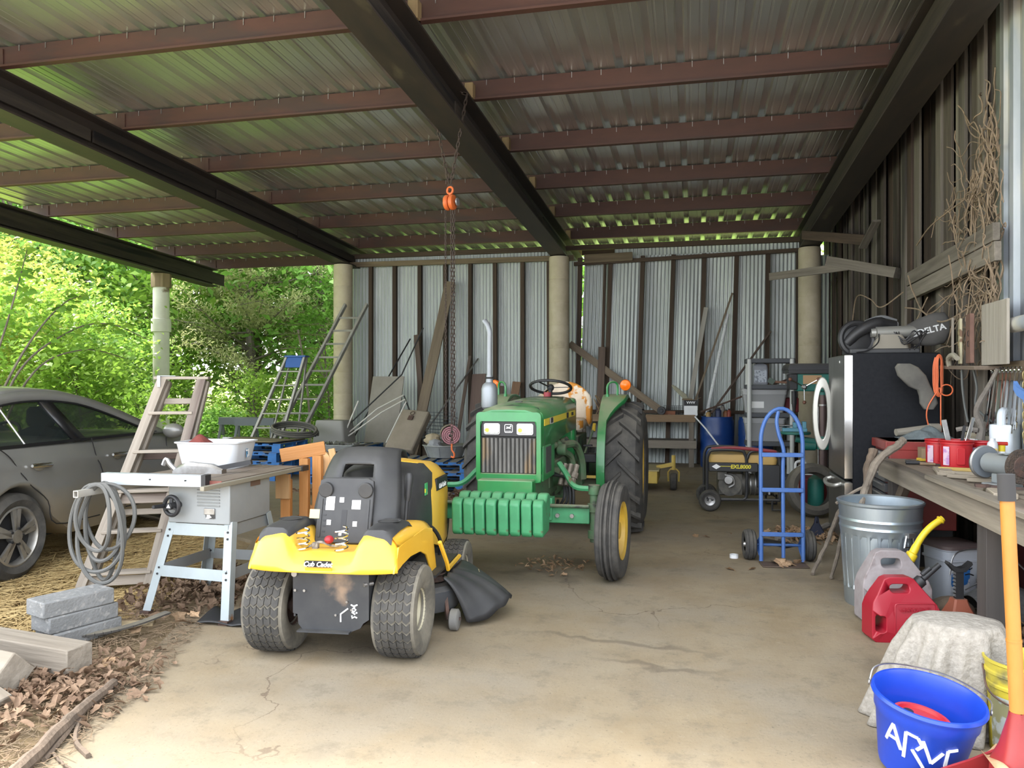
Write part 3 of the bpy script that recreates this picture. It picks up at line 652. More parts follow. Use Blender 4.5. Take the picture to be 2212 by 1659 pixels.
# fenders
def fender(s):
    b = B(); n = 22; cz = .62
    def r_(a): return .735
    rows = []
    for i in range(n+1):
        a = -12+132*i/n; ar = R(a); rr = .735+.015*math.sin(ar); w = .075+.16*max(0, min(1, (a-42)/26))**1.2
        px, pz = rr*math.cos(ar), cz+rr*math.sin(ar)
        # flatten the crown a little
        if pz > 1.33: pz = 1.33+(pz-1.33)*.6
        rows.append([(px-.03, s*.46, pz-.03), (px, s*.465, pz), (px, s*(.465+w*.5), pz+.004), (px, s*(.465+w*.94), pz), (px-.012*math.cos(ar), s*(.465+w), pz-.03)])
    vs = [p for r in rows for p in r]; fs = [(j*5+i, j*5+i+1, (j+1)*5+i+1, (j+1)*5+i) for j in range(n) for i in range(4)]
    b.add(vs, fs)
    f = b.obj('fender', G, T, thick=.006, smooth=50)
    c = B(); m = 22; vs = []
    for i in range(m+1):
        a = R(-14+134*i/m); rr = .715; z = cz+rr*math.sin(a); z = 1.33+(z-1.33)*.6 if z > 1.33 else z
        vs += [(.30*math.cos(a), s*.46, cz+.30*math.sin(a)), (rr*math.cos(a), s*.46, z)]
    c.add(vs, [(2*i, 2*i+1, 2*i+3, 2*i+2) for i in range(m)])
    c.obj('inner_panel', Gd, f, thick=.006)
    B().tube([(.42, s*.46, .50), (.62, s*.46, .50), (.70, s*.52, .55)], .02, 6).obj('lower_bracket', Gd, f)
    h = B().tube(bez([(.22, s*.51, 1.33), (.22, s*.51, 1.43), (.2, s*.53, 1.47), (.17, s*.57, 1.48), (.14, s*.60, 1.45), (.14, s*.60, 1.34)], 5), .011, 8); h.cyl((.22, s*.51, 1.335), (.22, s*.51, 1.36), .018); h.obj('hand_rail', G, f)
    l = B().cyl((.03, s*.67, 1.33), (.03, s*.67, 1.40), .012).obj('lamp_stalk', dark, f)
    B().lathe([(0, .05), (.012, .05), (.02, .045), (.05, .03), (.054, .02), (.054, -.02), (.05, -.03), (.02, -.045), (0, -.05)], 20, (.03, s*.67, 1.45), (1, 0, -.12)).obj('amber_lamp', mat('amber_lens', (.85,.16,.005), .3), f)
    return f
for s in (-1, 1): fender(s)
# seat and steering wheel
sv = mat('seat_vinyl', (.62,.53,.42), .75, col3=(.50,.20,.025), scale3=4.5, lo3=.58, hi3=.60, col2=(.55,.45,.34), scale=9, bump=.25, bscale=14)
rings = []
for k in range(13):
    a = R(-110+220*k/12); x = -.30-.16*math.cos(a)+.10*(1-math.cos(a))*.5; y = .28*math.sin(a); zt = 1.50-.16*abs(math.sin(a))**2.2
    if abs(a) > R(95): zt -= .06
    o_ = .035; rings.append([(x-.0*o_+o_*math.cos(a), y-o_*math.sin(a), 1.08), (x+o_*math.cos(a), y-o_*math.sin(a), zt-.03), (x, y, zt), (x-o_*math.cos(a), y+o_*math.sin(a), zt-.03), (x-o_*math.cos(a), y+o_*math.sin(a), 1.02), (x, y, 1.0)])
B().loft(rings, True).obj('seat_back', sv, T, sub=1, smooth=80)
B().loft([[(x, y*s_, z) for (x, y) in rrect(.46, .5, .1, 4, -.08, 0)] for z, s_ in ((1.0, .96), (1.03, 1), (1.09, 1), (1.11, .9))]).obj('seat_cushion', sv, T, smooth=60)
B().bb(-.2, .1, -.15, .15, .9, 1.0).obj('seat_base', dark, T)
sw = B().torus((.50, 0, 1.43), .195, .014, (-.35, 0, 1), 36, 8).obj('steering_wheel', black, T)
b = B().cyl((.58, 0, 1.2), (.505, 0, 1.415), .02).sphere((.50, 0, 1.425), .035, 10, 6)
for a in (90, 210, 330): b.beam((.50, 0, 1.425), (.50+.185*math.cos(R(a)), .19*math.sin(R(a)), 1.43+.065*math.cos(R(a))), .02, .008)
b.obj('steering_column', dark, sw)
# exhaust
ex = mat('exhaust_grey', (.26,.28,.30), .5, .5, col2=(.19,.20,.21), scale=8, stretch=(1, 1, .3))
m_ = B().lathe([(.02, 1.15), (.03, 1.24), (.062, 1.27), (.066, 1.29), (.066, 1.42), (.055, 1.455), (.03, 1.475), (.026, 1.53)], 24, (1.70, -.29, 0)).obj('muffler', ex, T)
B().tube(bez([(1.70, -.29, 1.5), (1.70, -.29, 1.80), (1.70, -.29, 1.88), (1.69, -.31, 1.94), (1.67, -.34, 1.975)], 6), .023, 12, caps=False).obj('exhaust_stack', ex, m_)
B().torus((1.70, -.29, 1.51), .029, .008, n=16, k=6).obj('clamp', dark, m_)
# ================================================================ yellow riding mower (seen from behind, seat tipped up)
YM = mat('mower_yellow', (.86,.50,.045), .35, col2=(.80,.44,.03), scale=3, dust=.25, dustcol=(.55,.36,.12), coat=.2)
MB = mat('mower_black', (.020,.020,.022), .5, col2=(.032,.032,.032), scale=6, dust=.28, dustcol=(.10,.096,.088))
Mw = thing('riding_mower', 'yellow riding mower with its black seat tipped forward', 'mower', (-1.875, 3.98, 0), R(94.5))
cream = mat('rim_cream', (.52,.48,.34), .55, col2=(.42,.38,.27), scale=5)
def mower_wheel(x, y, r, w, rimr, n, rows, s, rear):
    t = B().lathe([(rimr*.86, -w*.30), (rimr, -w*.42), ((r+rimr)/2, -w*.53), (r*.93, -w*.50), (r*.985, -w*.36), (r-.006, -w*.15), (r-.006, w*.15), (r*.985, w*.36), (r*.93, w*.5), ((r+rimr)/2, w*.53), (rimr, w*.42), (rimr*.86, w*.30)], 44, (0, 0, 0), (0, 1, 0)).obj('tyre', tyre_m, Mw)
    t.location = (x, y, r)
    turf_lugs(r-.004, w, n, rows).obj('tread_blocks', tread_m, t, smooth=0)
    B().lathe([(rimr*.98, w*.40*s), (rimr*1.02, w*.42*s), (rimr*.92, w*.36*s), (rimr*.86, w*.05*s), (.05, w*.02*s), (.045, w*.12*s), (0, w*.12*s)], 32, (0, 0, 0), (0, 1, 0)).obj('rim', cream, t)
    B().lathe([(rimr*.98, -w*.40*s), (rimr*.9, -w*.34*s), (rimr*.86, -.01*s), (.06, 0), (0, 0)], 32, (0, 0, 0), (0, 1, 0)).obj('inner_rim', rust, t)
for s in (-1, 1):
    mower_wheel(0, s*.355, .248, .225, .115, 30, 5, s, True)
    mower_wheel(1.23, s*.37, .19, .16, .09, 28, 4, s, False)
# rear axle and frame
B().cyl((0, -.3, .248), (0, .3, .248), .03).cyl((0, .12, .248), (0, .28, .248), .045).bb(-.05, .2, -.13, .13, .15, .35).obj('rear_axle', rust, Mw)
B().bb(-.05, 1.25, -.16, -.13, .33, .42).bb(-.05, 1.25, .13, .16, .33, .42).obj('frame_rails', MB, Mw)
hp = mat('hitch_plate', (.035,.037,.042), .45, .3, col2=(.05,.052,.055), scale=6, col3=(.24,.17,.12), scale3=3.2, lo3=.55, hi3=.64, dust=.2)
pl = B().prism([(a-.03, c) for a, c in [(-.205, .52), (.205, .52), (.205, .27), (.18, .265), (.175, .215), (.15, .185), (-.10, .18), (-.16, .205), (-.175, .23), (-.205, .25)]], -.235, -.225, 'x').obj('hitch_plate', hp, Mw)
B().bb(-.225, .1, -.235, -.225, .25, .52).bb(-.225, .1, .165, .175, .25, .52).bb(-.27, -.1, -.14, .14, .182, .19).obj('plate_sides', hp, pl)
b = B()
for y, z, r in ((.165, .475, .016), (.16, .39, .007), (.11, .39, .007), (-.06, .27, .006), (-.145, .30, .006), (-.12, .34, .006)): b.cyl((-.245, y, z), (-.22, y, z), r, n=10)
b.cyl((-.24, -.21, .43), (-.2, -.245, .43), .011, n=8)
tag(b.obj('plate_bolts', steel, pl), kind='stuff')
for Q in ([(-.135, .325), (-.15, .318), (-.155, .308)], [(-.152, .318), (-.17, .326)], [(-.14, .30), (-.15, .308), (-.162, .30), (-.152, .29), (-.142, .296)], [(-.14, .288), (-.158, .276)], [(-.162, .288), (-.168, .282)], [(-.14, .27), (-.142, .256), (-.155, .264), (-.168, .258)]): B().tube([(-.237, a-.005, c) for a, c in Q], .0042, 4).obj('chalk_mark', white_ink, pl)
B().tube([(-.237, -.085, .235), (-.237, -.085, .275), (-.237, -.125, .305)], .004, 4).obj('hook_slot', white_ink, pl)
# fender body: surface across y (u) and along a rear-to-front path (v)
def ftop(y):
    a = abs(y)
    if a < .15: return .588
    if a < .23: t = (a-.15)/.08; return .588+.10*(t*t*(3-2*t))
    if a < .33: return .688
    t = min(1, (a-.33)/.07); return .688-.06*t*t
nu, nv = 44, 16
ys = [-.40+.80*i/nu for i in range(nu+1)]
b = B()
for j in range(nv+1):
    for i, y in enumerate(ys):
        zt = ftop(y); a = abs(y); ro = .03*(a/.40)**4
        fl = .5+.0*y; v = j/nv
        if v < .35: t = v/.35; x = -.335+.05*t**1.5+ro*2; z = .505+(zt-.03-.505)*t; yy = y*(1.0-.03*t)
        elif v < .5: t = (v-.35)/.15; x = -.285+.06*t+ro*2; z = zt-.03+.03*math.sin(t*PI/2); yy = y*.97
        else: t = (v-.5)/.5; x = -.225+.70*t; z = zt-(.03*t if a < .15 else .05*t**3); yy = y*.97
        b.v.append((x, yy, z))
w = nu+1
b.f = [(j*w+i, j*w+i+1, (j+1)*w+i+1, (j+1)*w+i) for j in range(nv) for i in range(nu)]
fd = b.obj('fender', YM, Mw, smooth=60, thick=.008)
# skirts over the wheels
for s in (-1, 1):
    P = [(-.30, .505), (-.27, .55), (-.22, .625), (-.10, .63), (.3, .63), (.47, .60), (.50, .52), (.56, .36), (.60, .28), (.50, .30), (.40, .40), (.33, .47), (.2, .515), (0, .53), (-.15, .52), (-.25, .505)]
    B().prism(P, s*.385-.006, s*.385+.006).obj('skirt', YM, fd, bev=.003)
    cap = B()
    secs = [(-.25, .675, .02), (-.23, .71, .055), (-.1, .722, .06), (.06, .722, .06), (.14, .70, .05)]
    cap.loft([[(x, s*y, z) for y, z in ((.195, z_-.045), (.205, z_-.015), (.23, z_), (.31, z_+.002), (.34, z_-.008), (.36, z_-.035), (.31, z_-.03), (.24, z_-.03))] for x, z_, h_ in secs])
    cp = cap.obj('fender_cap', MB, fd, smooth=50)
    B().lathe([(0, 0), (.05, .004), (.062, .01)], 20, (-.03, s*.28, .715)).obj('cup_hollow', MB, cp)
bd = B().box((-.338, -.005, .553), (.006, .14, .032), (0, R(-8), 0)).obj('badge', black_ink, fd)
text('Cub Cadet', .034, white_ink, bd, (-.3465, -.005, .5525), (R(82), 0, R(-90)), shear=.25, bold=.0008)
B().box((-.334, -.005, .525), (.004, .14, .012), (0, R(-8), 0)).obj('warning_strip', mat('label_amber', (.75,.36,.02), .5), fd)
# seat base area with springs
B().bb(-.2, .15, -.15, .15, .565, .58).obj('seat_deck', mat('deck_dusty', (.22,.20,.16), .8, col2=(.12,.11,.09), scale=9), Mw)
for y, h0, h1, rr in ((.135, .585, .70, .032), (-.075, .585, .715, .033)):
    B().tube([(-.20+rr*math.cos(t*.35), y+rr*math.sin(t*.35), h0+(h1-h0)*t/72) for t in range(73)], .005, 5).obj('coil_spring', chrome, Mw)
sb = B().sphere((-.13, .02, .635), (.03, .025, .022), 10, 6).obj('fuel_knob', mat('knob_red', (.35,.02,.03), .5), Mw)
B().tube(bez([(-.15, .12, .6), (-.13, .07, .62), (-.12, .0, .60), (-.1, -.06, .61)], 5), .007, 5).box((-.14, .09, .60), (.03, .03, .04)).obj('wiring', mat('wire_tan', (.35,.32,.28), .7, col2=(.10,.09,.08), scale=40), Mw)
# seat: pan underside faces the camera, backrest curls over on top
path = [(.02, .56), (.06, .70), (.12, .84), (.17, .93), (.21, 1.0), (.26, 1.055), (.34, 1.085), (.46, 1.07), (.55, 1.03)]
wid = [.255, .255, .245, .23, .215, .20, .185, .175, .16]
PP = bez([(x, 0, z) for x, z in path], 4); WW = [q.x for q in bez([(a, 0, 0) for a in wid], 4)]
nu = 20; b = B(); m = len(PP)
for j, p in enumerate(PP):
    for i in range(nu+1):
        u = -1+2*i/nu; e = abs(u)**3; ridge = .012*math.exp(-((abs(u)-.55)/.1)**2)*(1 if j > 8 else .3); b.v.append((p.x+.09*e-ridge, u*WW[j], p.z-.03*e*(j/m)))
w = nu+1
for j in range(m-1):
    z = (PP[j].z+PP[j+1].z)/2
    for i in range(nu):
        u = -1+2*(i+.5)/nu
        if abs(u) < .42-(.06 if z > .985 else 0) and .93 < z < 1.005: continue
        b.f.append((j*w+i, j*w+i+1, (j+1)*w+i+1, (j+1)*w+i))
b.v = [(x, y-.03, z) for x, y, z in b.v]; seat = b.obj('seat_shell', MB, Mw, smooth=60, thick=.012)
B().prism([(-.16, .585), (.16, .585), (.16, .85), (.155, .93), (.12, .945), (-.12, .945), (-.155, .93), (-.16, .85)], -.012, .012, 'x').xf(Matrix.Translation((.015, 0, 0)) @ Matrix.Translation((0, 0, .58)) @ Matrix.Rotation(R(14), 4, 'Y') @ Matrix.Translation((0, 0, -.58))).obj('seat_plate', MB, seat, bev=.006)
def onp(y, z, d=.014):   # point on the tilted plate
    t = z-.58; return (.015+t*math.sin(R(14))-d, y, .58+t*math.cos(R(14)))
b = B()
for s in (-1, 1): B().cyl(onp(s*.115, .88, 0), onp(s*.115, .88, .03), .042, n=20).obj('boss', MB, seat, bev=.004); B().beam(onp(s*.135, .62), onp(s*.135, .83), .008, .012).obj('rib', MB, seat)
for (y, z, w_, h_) in ((.085, .805, .05, .075), (.02, .825, .025, .028), (-.065, .80, .05, .05), (.085, .70, .024, .028), (-.065, .695, .024, .028), (.015, .64, .016, .02)): B().box(onp(y, z, .0135), (.003, w_, h_), (0, R(14), 0)).obj('label', white_ink, seat)
B().box(onp(.165, .745, .012), (.006, .07, .05), (0, R(14), 0)).obj('brass_tag', mat('brass', (.50,.42,.22), .5, .5), seat)
b = B().box(onp(.0, .71, .0125), (.003, .03, .12), (0, R(14), 0))
for k in range(7): b.box(onp(.112, .62+.03*k, .0128), (.003, .016, .008), (0, R(14), 0))
tag(b.obj('slots', dark, seat), kind='stuff')
b = B()
b.torus((.46, 0, .93), .17, .017, (-.5, 0, 1), 32, 8); b.obj('steering_wheel', black, Mw)
# dash, hood and engine
b = B()
b.loft([[(x, y*hw, z) for y, z in ((-1, zb), (-1, zt-.08), (-.8, zt-.02), (0, zt), (.8, zt-.02), (1, zt-.08), (1, zb))] for x, hw, zb, zt in ((.42, .24, .45, .80), (.50, .27, .45, .93), (.70, .29, .45, .965), (.86, .29, .45, .965))])
b.obj('dash_tower', MB, Mw, smooth=50)
b = B()
b.loft([[(x, y*hw, z) for y, z in ((-1, zb), (-1.02, zt-.20), (-.96, zt-.09), (-.7, zt-.02), (0, zt), (.7, zt-.02), (.96, zt-.09), (1.02, zt-.20), (1, zb))] for x, hw, zb, zt in ((.83, .285, .55, .97), (.88, .29, .42, .97), (1.2, .275, .34, .945), (1.45, .25, .36, .90), (1.52, .22, .46, .82))])
hood2 = b.obj('hood', YM, Mw, smooth=50)
for s in (-1, 1):
    v = B().bb(.96, 1.26, s*.285-.012, s*.285+.012, .75, .83).obj('hood_vent', black_ink, hood2, bev=.005)
    text('Cub Cadet', .045, white_ink, v, (1.11, s*.2985, .775), (R(90), 0, R(180 if s > 0 else 0)), shear=.25, bold=.001)
B().bb(.95, 1.5, -.2, .2, .3, .5).obj('engine', dark, Mw)
B().box((.70, -.292, .80), (.06, .004, .075), (0, 0, 0)).obj('hazard_sticker', mat('sticker_green', (.05,.35,.12), .5, col3=(.75,.62,.03), scale3=14, lo3=.5, hi3=.51), Mw)
for s in (-1, 1): B().bb(.35, .95, s*.32-.12, s*.32+.12, .33, .345).obj('foot_rest', MB, Mw)
B().tube([(.45, -.44, .52), (.55, -.46, .38), (.58, -.46, .33), (.95, -.45, .33)], .014, 6).obj('yellow_side_rail', YM, Mw)
lv = B().cyl((.30, -.27, .62), (.33, -.275, .80), .012, n=8).obj('gear_lever', dark, Mw)
B().lathe([(.014, 0), (.021, .03), (.022, .08), (.026, .12), (.026, .15), (.018, .165), (0, .168)], 14, (.33, -.275, .775), (.16, -.03, 1)).obj('lever_grip', MB, lv)
B().tube(bez([(.62, -.25, .62), (.72, -.33, .55), (.8, -.36, .45), (.85, -.34, .36)], 5), .012, 6).obj('cable', black, Mw)
B().bb(1.15, 1.3, -.40, .40, .2, .26).obj('front_axle', dark, Mw)
# cutting deck, pulley, gauge wheel and ribbed chute
D = mat('deck_paint', (.04,.045,.055), .5, .2, col2=(.07,.07,.07), scale=5, dust=.5, dustcol=(.17,.15,.12))
b = B().lathe([(.24, .10), (.25, .12), (.25, .22), (.22, .245), (0, .25)], 28, (.62, -.27, 0)).lathe([(.24, .10), (.25, .12), (.25, .22), (.22, .245), (0, .25)], 28, (.66, .22, 0)).bb(.4, .88, -.3, .3, .12, .24)
dk = b.obj('cutting_deck', D, Mw)
B().lathe([(.075, .255), (.08, .26), (.062, .275), (.062, .285), (.08, .30), (.078, .305), (.02, .305)], 24, (.60, -.36, 0)).obj('pulley', rust, dk)
gwh = B().lathe([(0, -.028), (.05, -.028), (.062, -.02), (.062, .02), (.05, .028), (0, .028)], 24, (.45, -.53, .064), (0, 1, 0)).obj('gauge_wheel', mat('gauge_grey', (.16,.155,.145), .8, dust=.3), dk)
B().beam((.45, -.57, .07), (.45, -.49, .07), .015, .015).beam((.45, -.49, .06), (.5, -.46, .2), .02, .03).obj('gauge_bracket', rust, gwh)
b = B(); nn = 16
def chute(u, v):   # u along the mower, v outwards: domed, rounded outer edge
    r = 1-.55*(abs(u-.55)*1.9)**2.2; x = .46+.50*u+.05*v; y = -.46-.36*v*max(.25, r); z = .30-.03*v-.15*v*v-.16*max(0, .45-u)*v-.05*v*v*(abs(u-.5)*2)**2+.008*math.sin(u*2*PI*5)*(1 if u < .55 else 0)
    return (x, y, max(z, .03))
b.grid(chute, 28, 12); ch = b.obj('discharge_chute', MB, dk, smooth=60, thick=.008)
B().add([chute(u, v)[0:2]+(chute(u, v)[2]+.006,) for u, v in ((.66, .42), (.80, .40), (.82, .72), (.68, .70))], [(0, 1, 2, 3)]).obj('chute_label', mat('label_tan', (.55,.42,.22), .6), ch, smooth=0)
# ================================================================ grey sedan
car = thing('car', 'dusty grey four-door sedan parked on the straw', 'car', (-5.90, 4.89, -.03), R(96))
CP = mat('car_paint', (.19,.187,.178), .35, .25, col2=(.225,.22,.20), scale=1.2, coat=.5, dust=.25, dustcol=(.25,.25,.2))
def car_paint():
    # dried mud thrown up along the sills
    t = CP.node_tree; N = t.nodes; L = t.links; p = N['Principled BSDF']; lk = p.inputs['Base Color'].links[0].from_socket
    tc = N.new('ShaderNodeTexCoord'); s = N.new('ShaderNodeSeparateXYZ'); L.new(tc.outputs['Object'], s.inputs[0])
    n = N.new('ShaderNodeTexNoise'); n.inputs['Scale'].default_value = 2.5; n.inputs['Detail'].default_value = 6; L.new(tc.outputs['Object'], n.inputs['Vector'])
    a = N.new('ShaderNodeMath'); a.operation = 'MULTIPLY_ADD'; a.inputs[1].default_value = .5; L.new(n.outputs[0], a.inputs[0]); L.new(s.outputs[2], a.inputs[2])
    r = N.new('ShaderNodeMapRange'); r.inputs[1].default_value = .95; r.inputs[2].default_value = .45; L.new(a.outputs[0], r.inputs[0])
    x = N.new('ShaderNodeMix'); x.data_type = 'RGBA'; x.inputs[7].default_value = (.27,.215,.14,1); L.new(r.outputs[0], x.inputs[0]); L.new(lk, x.inputs[6]); L.new(x.outputs[2], p.inputs['Base Color'])
car_paint()
CW = .92
def lower_sec(x):
    # plan taper and arch-free body section
    t = max(0, -x-.2)/.9 if x < -.2 else max(0, x-2.6)/1.05; hw = CW*(1-.10*min(1, t)**2); zb = .24+.10*min(1, t)**2
    if x < -.45: top = 1.06
    elif x < 2.05: top = 1.02+(-x*.02)
    else: top = .99-.22*((x-2.05)/1.6)**1.5
    return hw, zb, top
stations = [-1.12, -1.05, -.9, -.6, -.36, -.30, -.2, -.1, 0, .1, .2, .30, .36, .6, 1.0, 1.5, 2.0, 2.38, 2.44, 2.54, 2.64, 2.74, 2.84, 2.94, 3.04, 3.10, 3.3, 3.5, 3.62, 3.68]
def archz(x):
    z = 0
    for c in (0., 2.74):
        if abs(x-c) < .37: z = max(z, .33+math.sqrt(max(0, .37**2-(x-c)**2)))
    return z
rings = []
for x in stations:
    hw, zb, top = lower_sec(x); za = max(zb, archz(x)); sc = .80 if x in (-1.12, 3.68) else 1
    half = [(hw-.06, za), (hw-.012, za+.015), (hw, max(za+.03, .50)), (hw+.002, max(za+.05, .66)), (hw-.02, max(za+.07, .78)), (hw-.012, max(za+.08, .84)), (hw-.05, top-.03), (hw-.09, top), (hw*.5, top+.03), (0, top+.04)]
    ring = [(x, -y*sc, z) for y, z in half]+[(x, y*sc, z) for y, z in reversed(half[:-1])]
    rings.append(ring)
body = B().loft(rings, True).obj('body', CP, car, smooth=40)
B().bb(-.75, 3.4, -.6, .6, .2, .5).obj('underbody', black, car)
# greenhouse
def gy(z): return CW-.07-(z-1.02)*.52
roofline = [(-.80, 1.04), (-.55, 1.17), (-.25, 1.315), (.05, 1.395), (.5, 1.425), (.95, 1.39), (1.3, 1.30), (1.7, 1.15), (2.1, .99)]
win_top = [(-.62, 1.04), (-.45, 1.12), (-.2, 1.25), (.08, 1.325), (.5, 1.35), (.92, 1.315), (1.25, 1.225), (1.62, 1.09), (1.85, 1.0)]
rf = B(); rr = []
for (x, z) in bez([(x, 0, z) for x, z in roofline], 3) and [(p.x, p.z) for p in bez([(x, 0, z) for x, z in roofline], 3)]:
    y = gy(z); rr.append([(x, -y, z), (x, -y*.93, z+.018), (x, -y*.6, z+.038), (x, 0, z+.046), (x, y*.6, z+.038), (x, y*.93, z+.018), (x, y, z)])
# opaque roof between the rear glass and windscreen
R0 = [r for r in rr if -.05 <= r[0][0] <= .95]
rf.add([p for r in R0 for p in r], [(j*7+i, j*7+i+1, (j+1)*7+i+1, (j+1)*7+i) for j in range(len(R0)-1) for i in range(6)])
roofo = rf.obj('roof', CP, car, smooth=60, thick=.02)
glass = mat('tinted_glass', (.015,.022,.02), .04, alpha=.62, spec=.6)
for nm, sel in (('rear_window', [r for r in rr if r[0][0] <= -.02]), ('windscreen', [r for r in rr if r[0][0] >= .9])):
    g_ = B().add([p for r in sel for p in r], [(j*7+i, j*7+i+1, (j+1)*7+i+1, (j+1)*7+i) for j in range(len(sel)-1) for i in range(6)])
    g_.obj(nm, glass, car, smooth=60)
RL = [(p.x, p.z) for p in bez([(x, 0, z) for x, z in roofline], 4)]; WT = [(p.x, p.z) for p in bez([(x, 0, z) for x, z in win_top], 4)]
dk_trim = mat('window_trim', (.012,.012,.013), .3)
for s in (-1, 1):
    b = B(); n = len(RL)
    b.add([(x, s*gy(z), z) for x, z in RL]+[(x, s*gy(z), z) for x, z in WT], [(i, i+1, n+i+1, n+i) for i in range(n-1)])
    b.obj('roof_rail', CP, roofo, smooth=60, thick=.03)
    B().tube([(x, s*(gy(z)+.012), z) for x, z in WT], .011, 5).obj('window_seal', dk_trim, roofo)
    def pane(x0, x1, l0, l1, nm):
        # pane between belt and window top, slanted edges
        up = [(x, z-.005) for x, z in WT if x0 <= x <= x1]; lo = [(l0+(l1-l0)*i/(len(up)-1), 1.02) for i in range(len(up))]
        b = B(); n = len(up); b.add([(x, s*gy(z), z) for x, z in up]+[(x, s*gy(z), z) for x, z in lo], [(i, i+1, n+i+1, n+i) for i in range(n-1)]); return b.obj(nm, glass, car)
    pane(-.58, .04, -.56, .12, 'quarter_glass'); pane(.06, .50, .14, .70, 'rear_door_glass'); pane(.60, 1.8, .82, 1.84, 'front_door_glass')
    b = B().add([(x, s*(gy(z)+.006), z) for x, z in ((.48, 1.345), (.62, 1.345), (.84, 1.0), (.68, 1.0))], [(0, 1, 2, 3)]); b.obj('b_pillar', dk_trim, car, thick=.02)
    B().tube([(.04, s*(gy(1.32)+.004), 1.315), (.13, s*(gy(1.02)+.004), 1.02)], .008, 5).obj('quarter_divider', steel, car)
    B().bb(-.60, 1.9, s*.858-.012, s*.858+.012, 1.0, 1.025).obj('belt_trim', dk_trim, car)
    # door gaps
    for P in ([(-.20, 1.02), (-.06, .92), (.10, .72), (.30, .56), (.40, .36), (.95, .34)], [(.86, 1.02), (.93, .84), (1.02, .62), (1.03, .36)], [(1.03, .36), (1.95, .37), (2.05, .6), (2.02, .95)]):
        B().tube([(x, s*(CW-.012 if .5 < z < .8 else (CW-.03 if z > .8 else CW-.015))+s*.008, z) for x, z in [(p.x, p.z) for p in bez([(x, 0, z) for x, z in P], 4)]], .005, 4).obj('door_gap', black_ink, body)
    for x in (.22, 1.22):
        h = B().lathe([(.012, -.11), (.02, -.09), (.02, .09), (.012, .11)], 10, (x, s*(CW+.012), .85), (1, 0, -.04), caps=True).obj('door_handle', chrome, car); B().sphere((x, s*(CW-.012), .84), (.06, .02, .035), 12, 6).obj('handle_hollow', CP, h)
    B().sphere((1.98, s*(CW+.08), 1.02), (.07, .11, .075), 14, 8).obj('door_mirror', CP, car)
    for xc in (0, 2.74):
        w_ = B().lathe(tyre_profile(.33, .21, .225), 44, (0, 0, 0), (0, 1, 0)).obj('tyre', rubber, car); w_.location = (xc, s*.81, .33)
        al = mat('alloy', (.42,.41,.39), .4, .7, dust=.2, col2=(.30,.28,.25), scale=6)
        rim = B().lathe([(.225, -.08*s), (.228, .085*s), (.215, .09*s), (.205, .075*s), (.20, -.02*s)], 40, (0, 0, 0), (0, 1, 0))
        for k in range(5):
            a = 2*PI*k/5+.3
            for da in (-.13, .13):
                rim.beam((.04*math.cos(a), .075*s, .04*math.sin(a)), (.212*math.cos(a+da), .07*s, .212*math.sin(a+da)), .04, .02, side=(-math.sin(a), 0, math.cos(a)))
        rim.cyl((0, .03*s, 0), (0, .09*s, 0), .05, n=20); ro = rim.obj('alloy_rim', al, w_)
        B().cyl((0, .0, 0), (0, .02*s, 0), .2, n=30).obj('brake_disc', dark, w_)
        nb = B(); [nb.cyl((.062*math.cos(2*PI*k/5), .06*s, .062*math.sin(2*PI*k/5)), (.062*math.cos(2*PI*k/5), .09*s, .062*math.sin(2*PI*k/5)), .011, n=6) for k in range(5)]; tag(nb.obj('lug_nuts', dark, ro), kind='stuff')
seatm = mat('car_seat', (.02,.02,.022), .8)
for x, y in ((.15, -.4), (.15, .4), (1.05, -.4), (1.05, .4)):
    sc_ = B().loft([[(x+dx+px*.5, y+py, z) for px, py in rrect(.2, w_, .06, 3)] for dx, z, w_ in ((0, .55, .5), (-.05, .8, .5), (-.13, 1.08, .42), (-.14, 1.12, .2))]).obj('seat', seatm, car)
    B().loft([[(x-.16+px*.5, y+py, z) for px, py in rrect(.16, w_, .06, 3)] for z, w_ in ((1.12, .22), (1.16, .27), (1.26, .26), (1.29, .2))]).obj('headrest', seatm, sc_)
B().bb(1.5, 2.0, -.7, .7, .8, .99).obj('dashboard', seatm, car)
B().torus((1.38, .4, .98), .18, .015, (-.8, 0, .6), 24, 6).obj('steering_wheel', black, car)

# ================================================================ old wooden step ladder, folded and leaning
lw = wood('ladder_wood', (.40,.355,.30), (.24,.205,.17), .15, c3=(.12,.09,.08))
LD = thing('wooden_stepladder', 'weathered grey wooden stepladder beside the sedan', 'ladder', (-4.06, 4.88, 0))
wv = Vector((.38, .19, 0)).normalized(); up0 = Vector((.215, .47, 1.50)); upn = up0.normalized(); nrm = wv.cross(upn)
FL_, FR_ = V(-.20, -.10, 0), V(.20, .10, 0); TL_, TR_ = up0-wv*.14, up0+wv*.14
for off, z0 in ((0, 0), (.10, 0.)):
    o3 = nrm*-off
    for a_, b_ in ((FL_, TL_), (FR_, TR_)): plank('front_rail' if off == 0 else 'rear_rail', a_+o3+wv*(.03 if off else 0), b_+o3+wv*(.02 if off else 0), .05 if off else .065, .08, lw, LD, side=wv)
for k in range(5):
    t = .06+.19*k; a_ = FL_.lerp(TL_, t); b_ = FR_.lerp(TR_, t)
    st_ = plank('step', a_+Vector((0, 0, .01)), b_+Vector((0, 0, .01)), .10, .022, lw, LD, side=Vector((nrm.x, nrm.y, 0)))
    if k in (0, 2): plank('step_brace', a_+Vector((0, 0, -.05)), b_+Vector((0, 0, -.05)), .02, .07, lw, st_.parent, side=nrm)
for t in (.35, .62, .9): plank('rear_bar', FL_.lerp(TL_, t)-nrm*.12, FR_.lerp(TR_, t)-nrm*.12, .045, .02, lw, LD, side=upn)
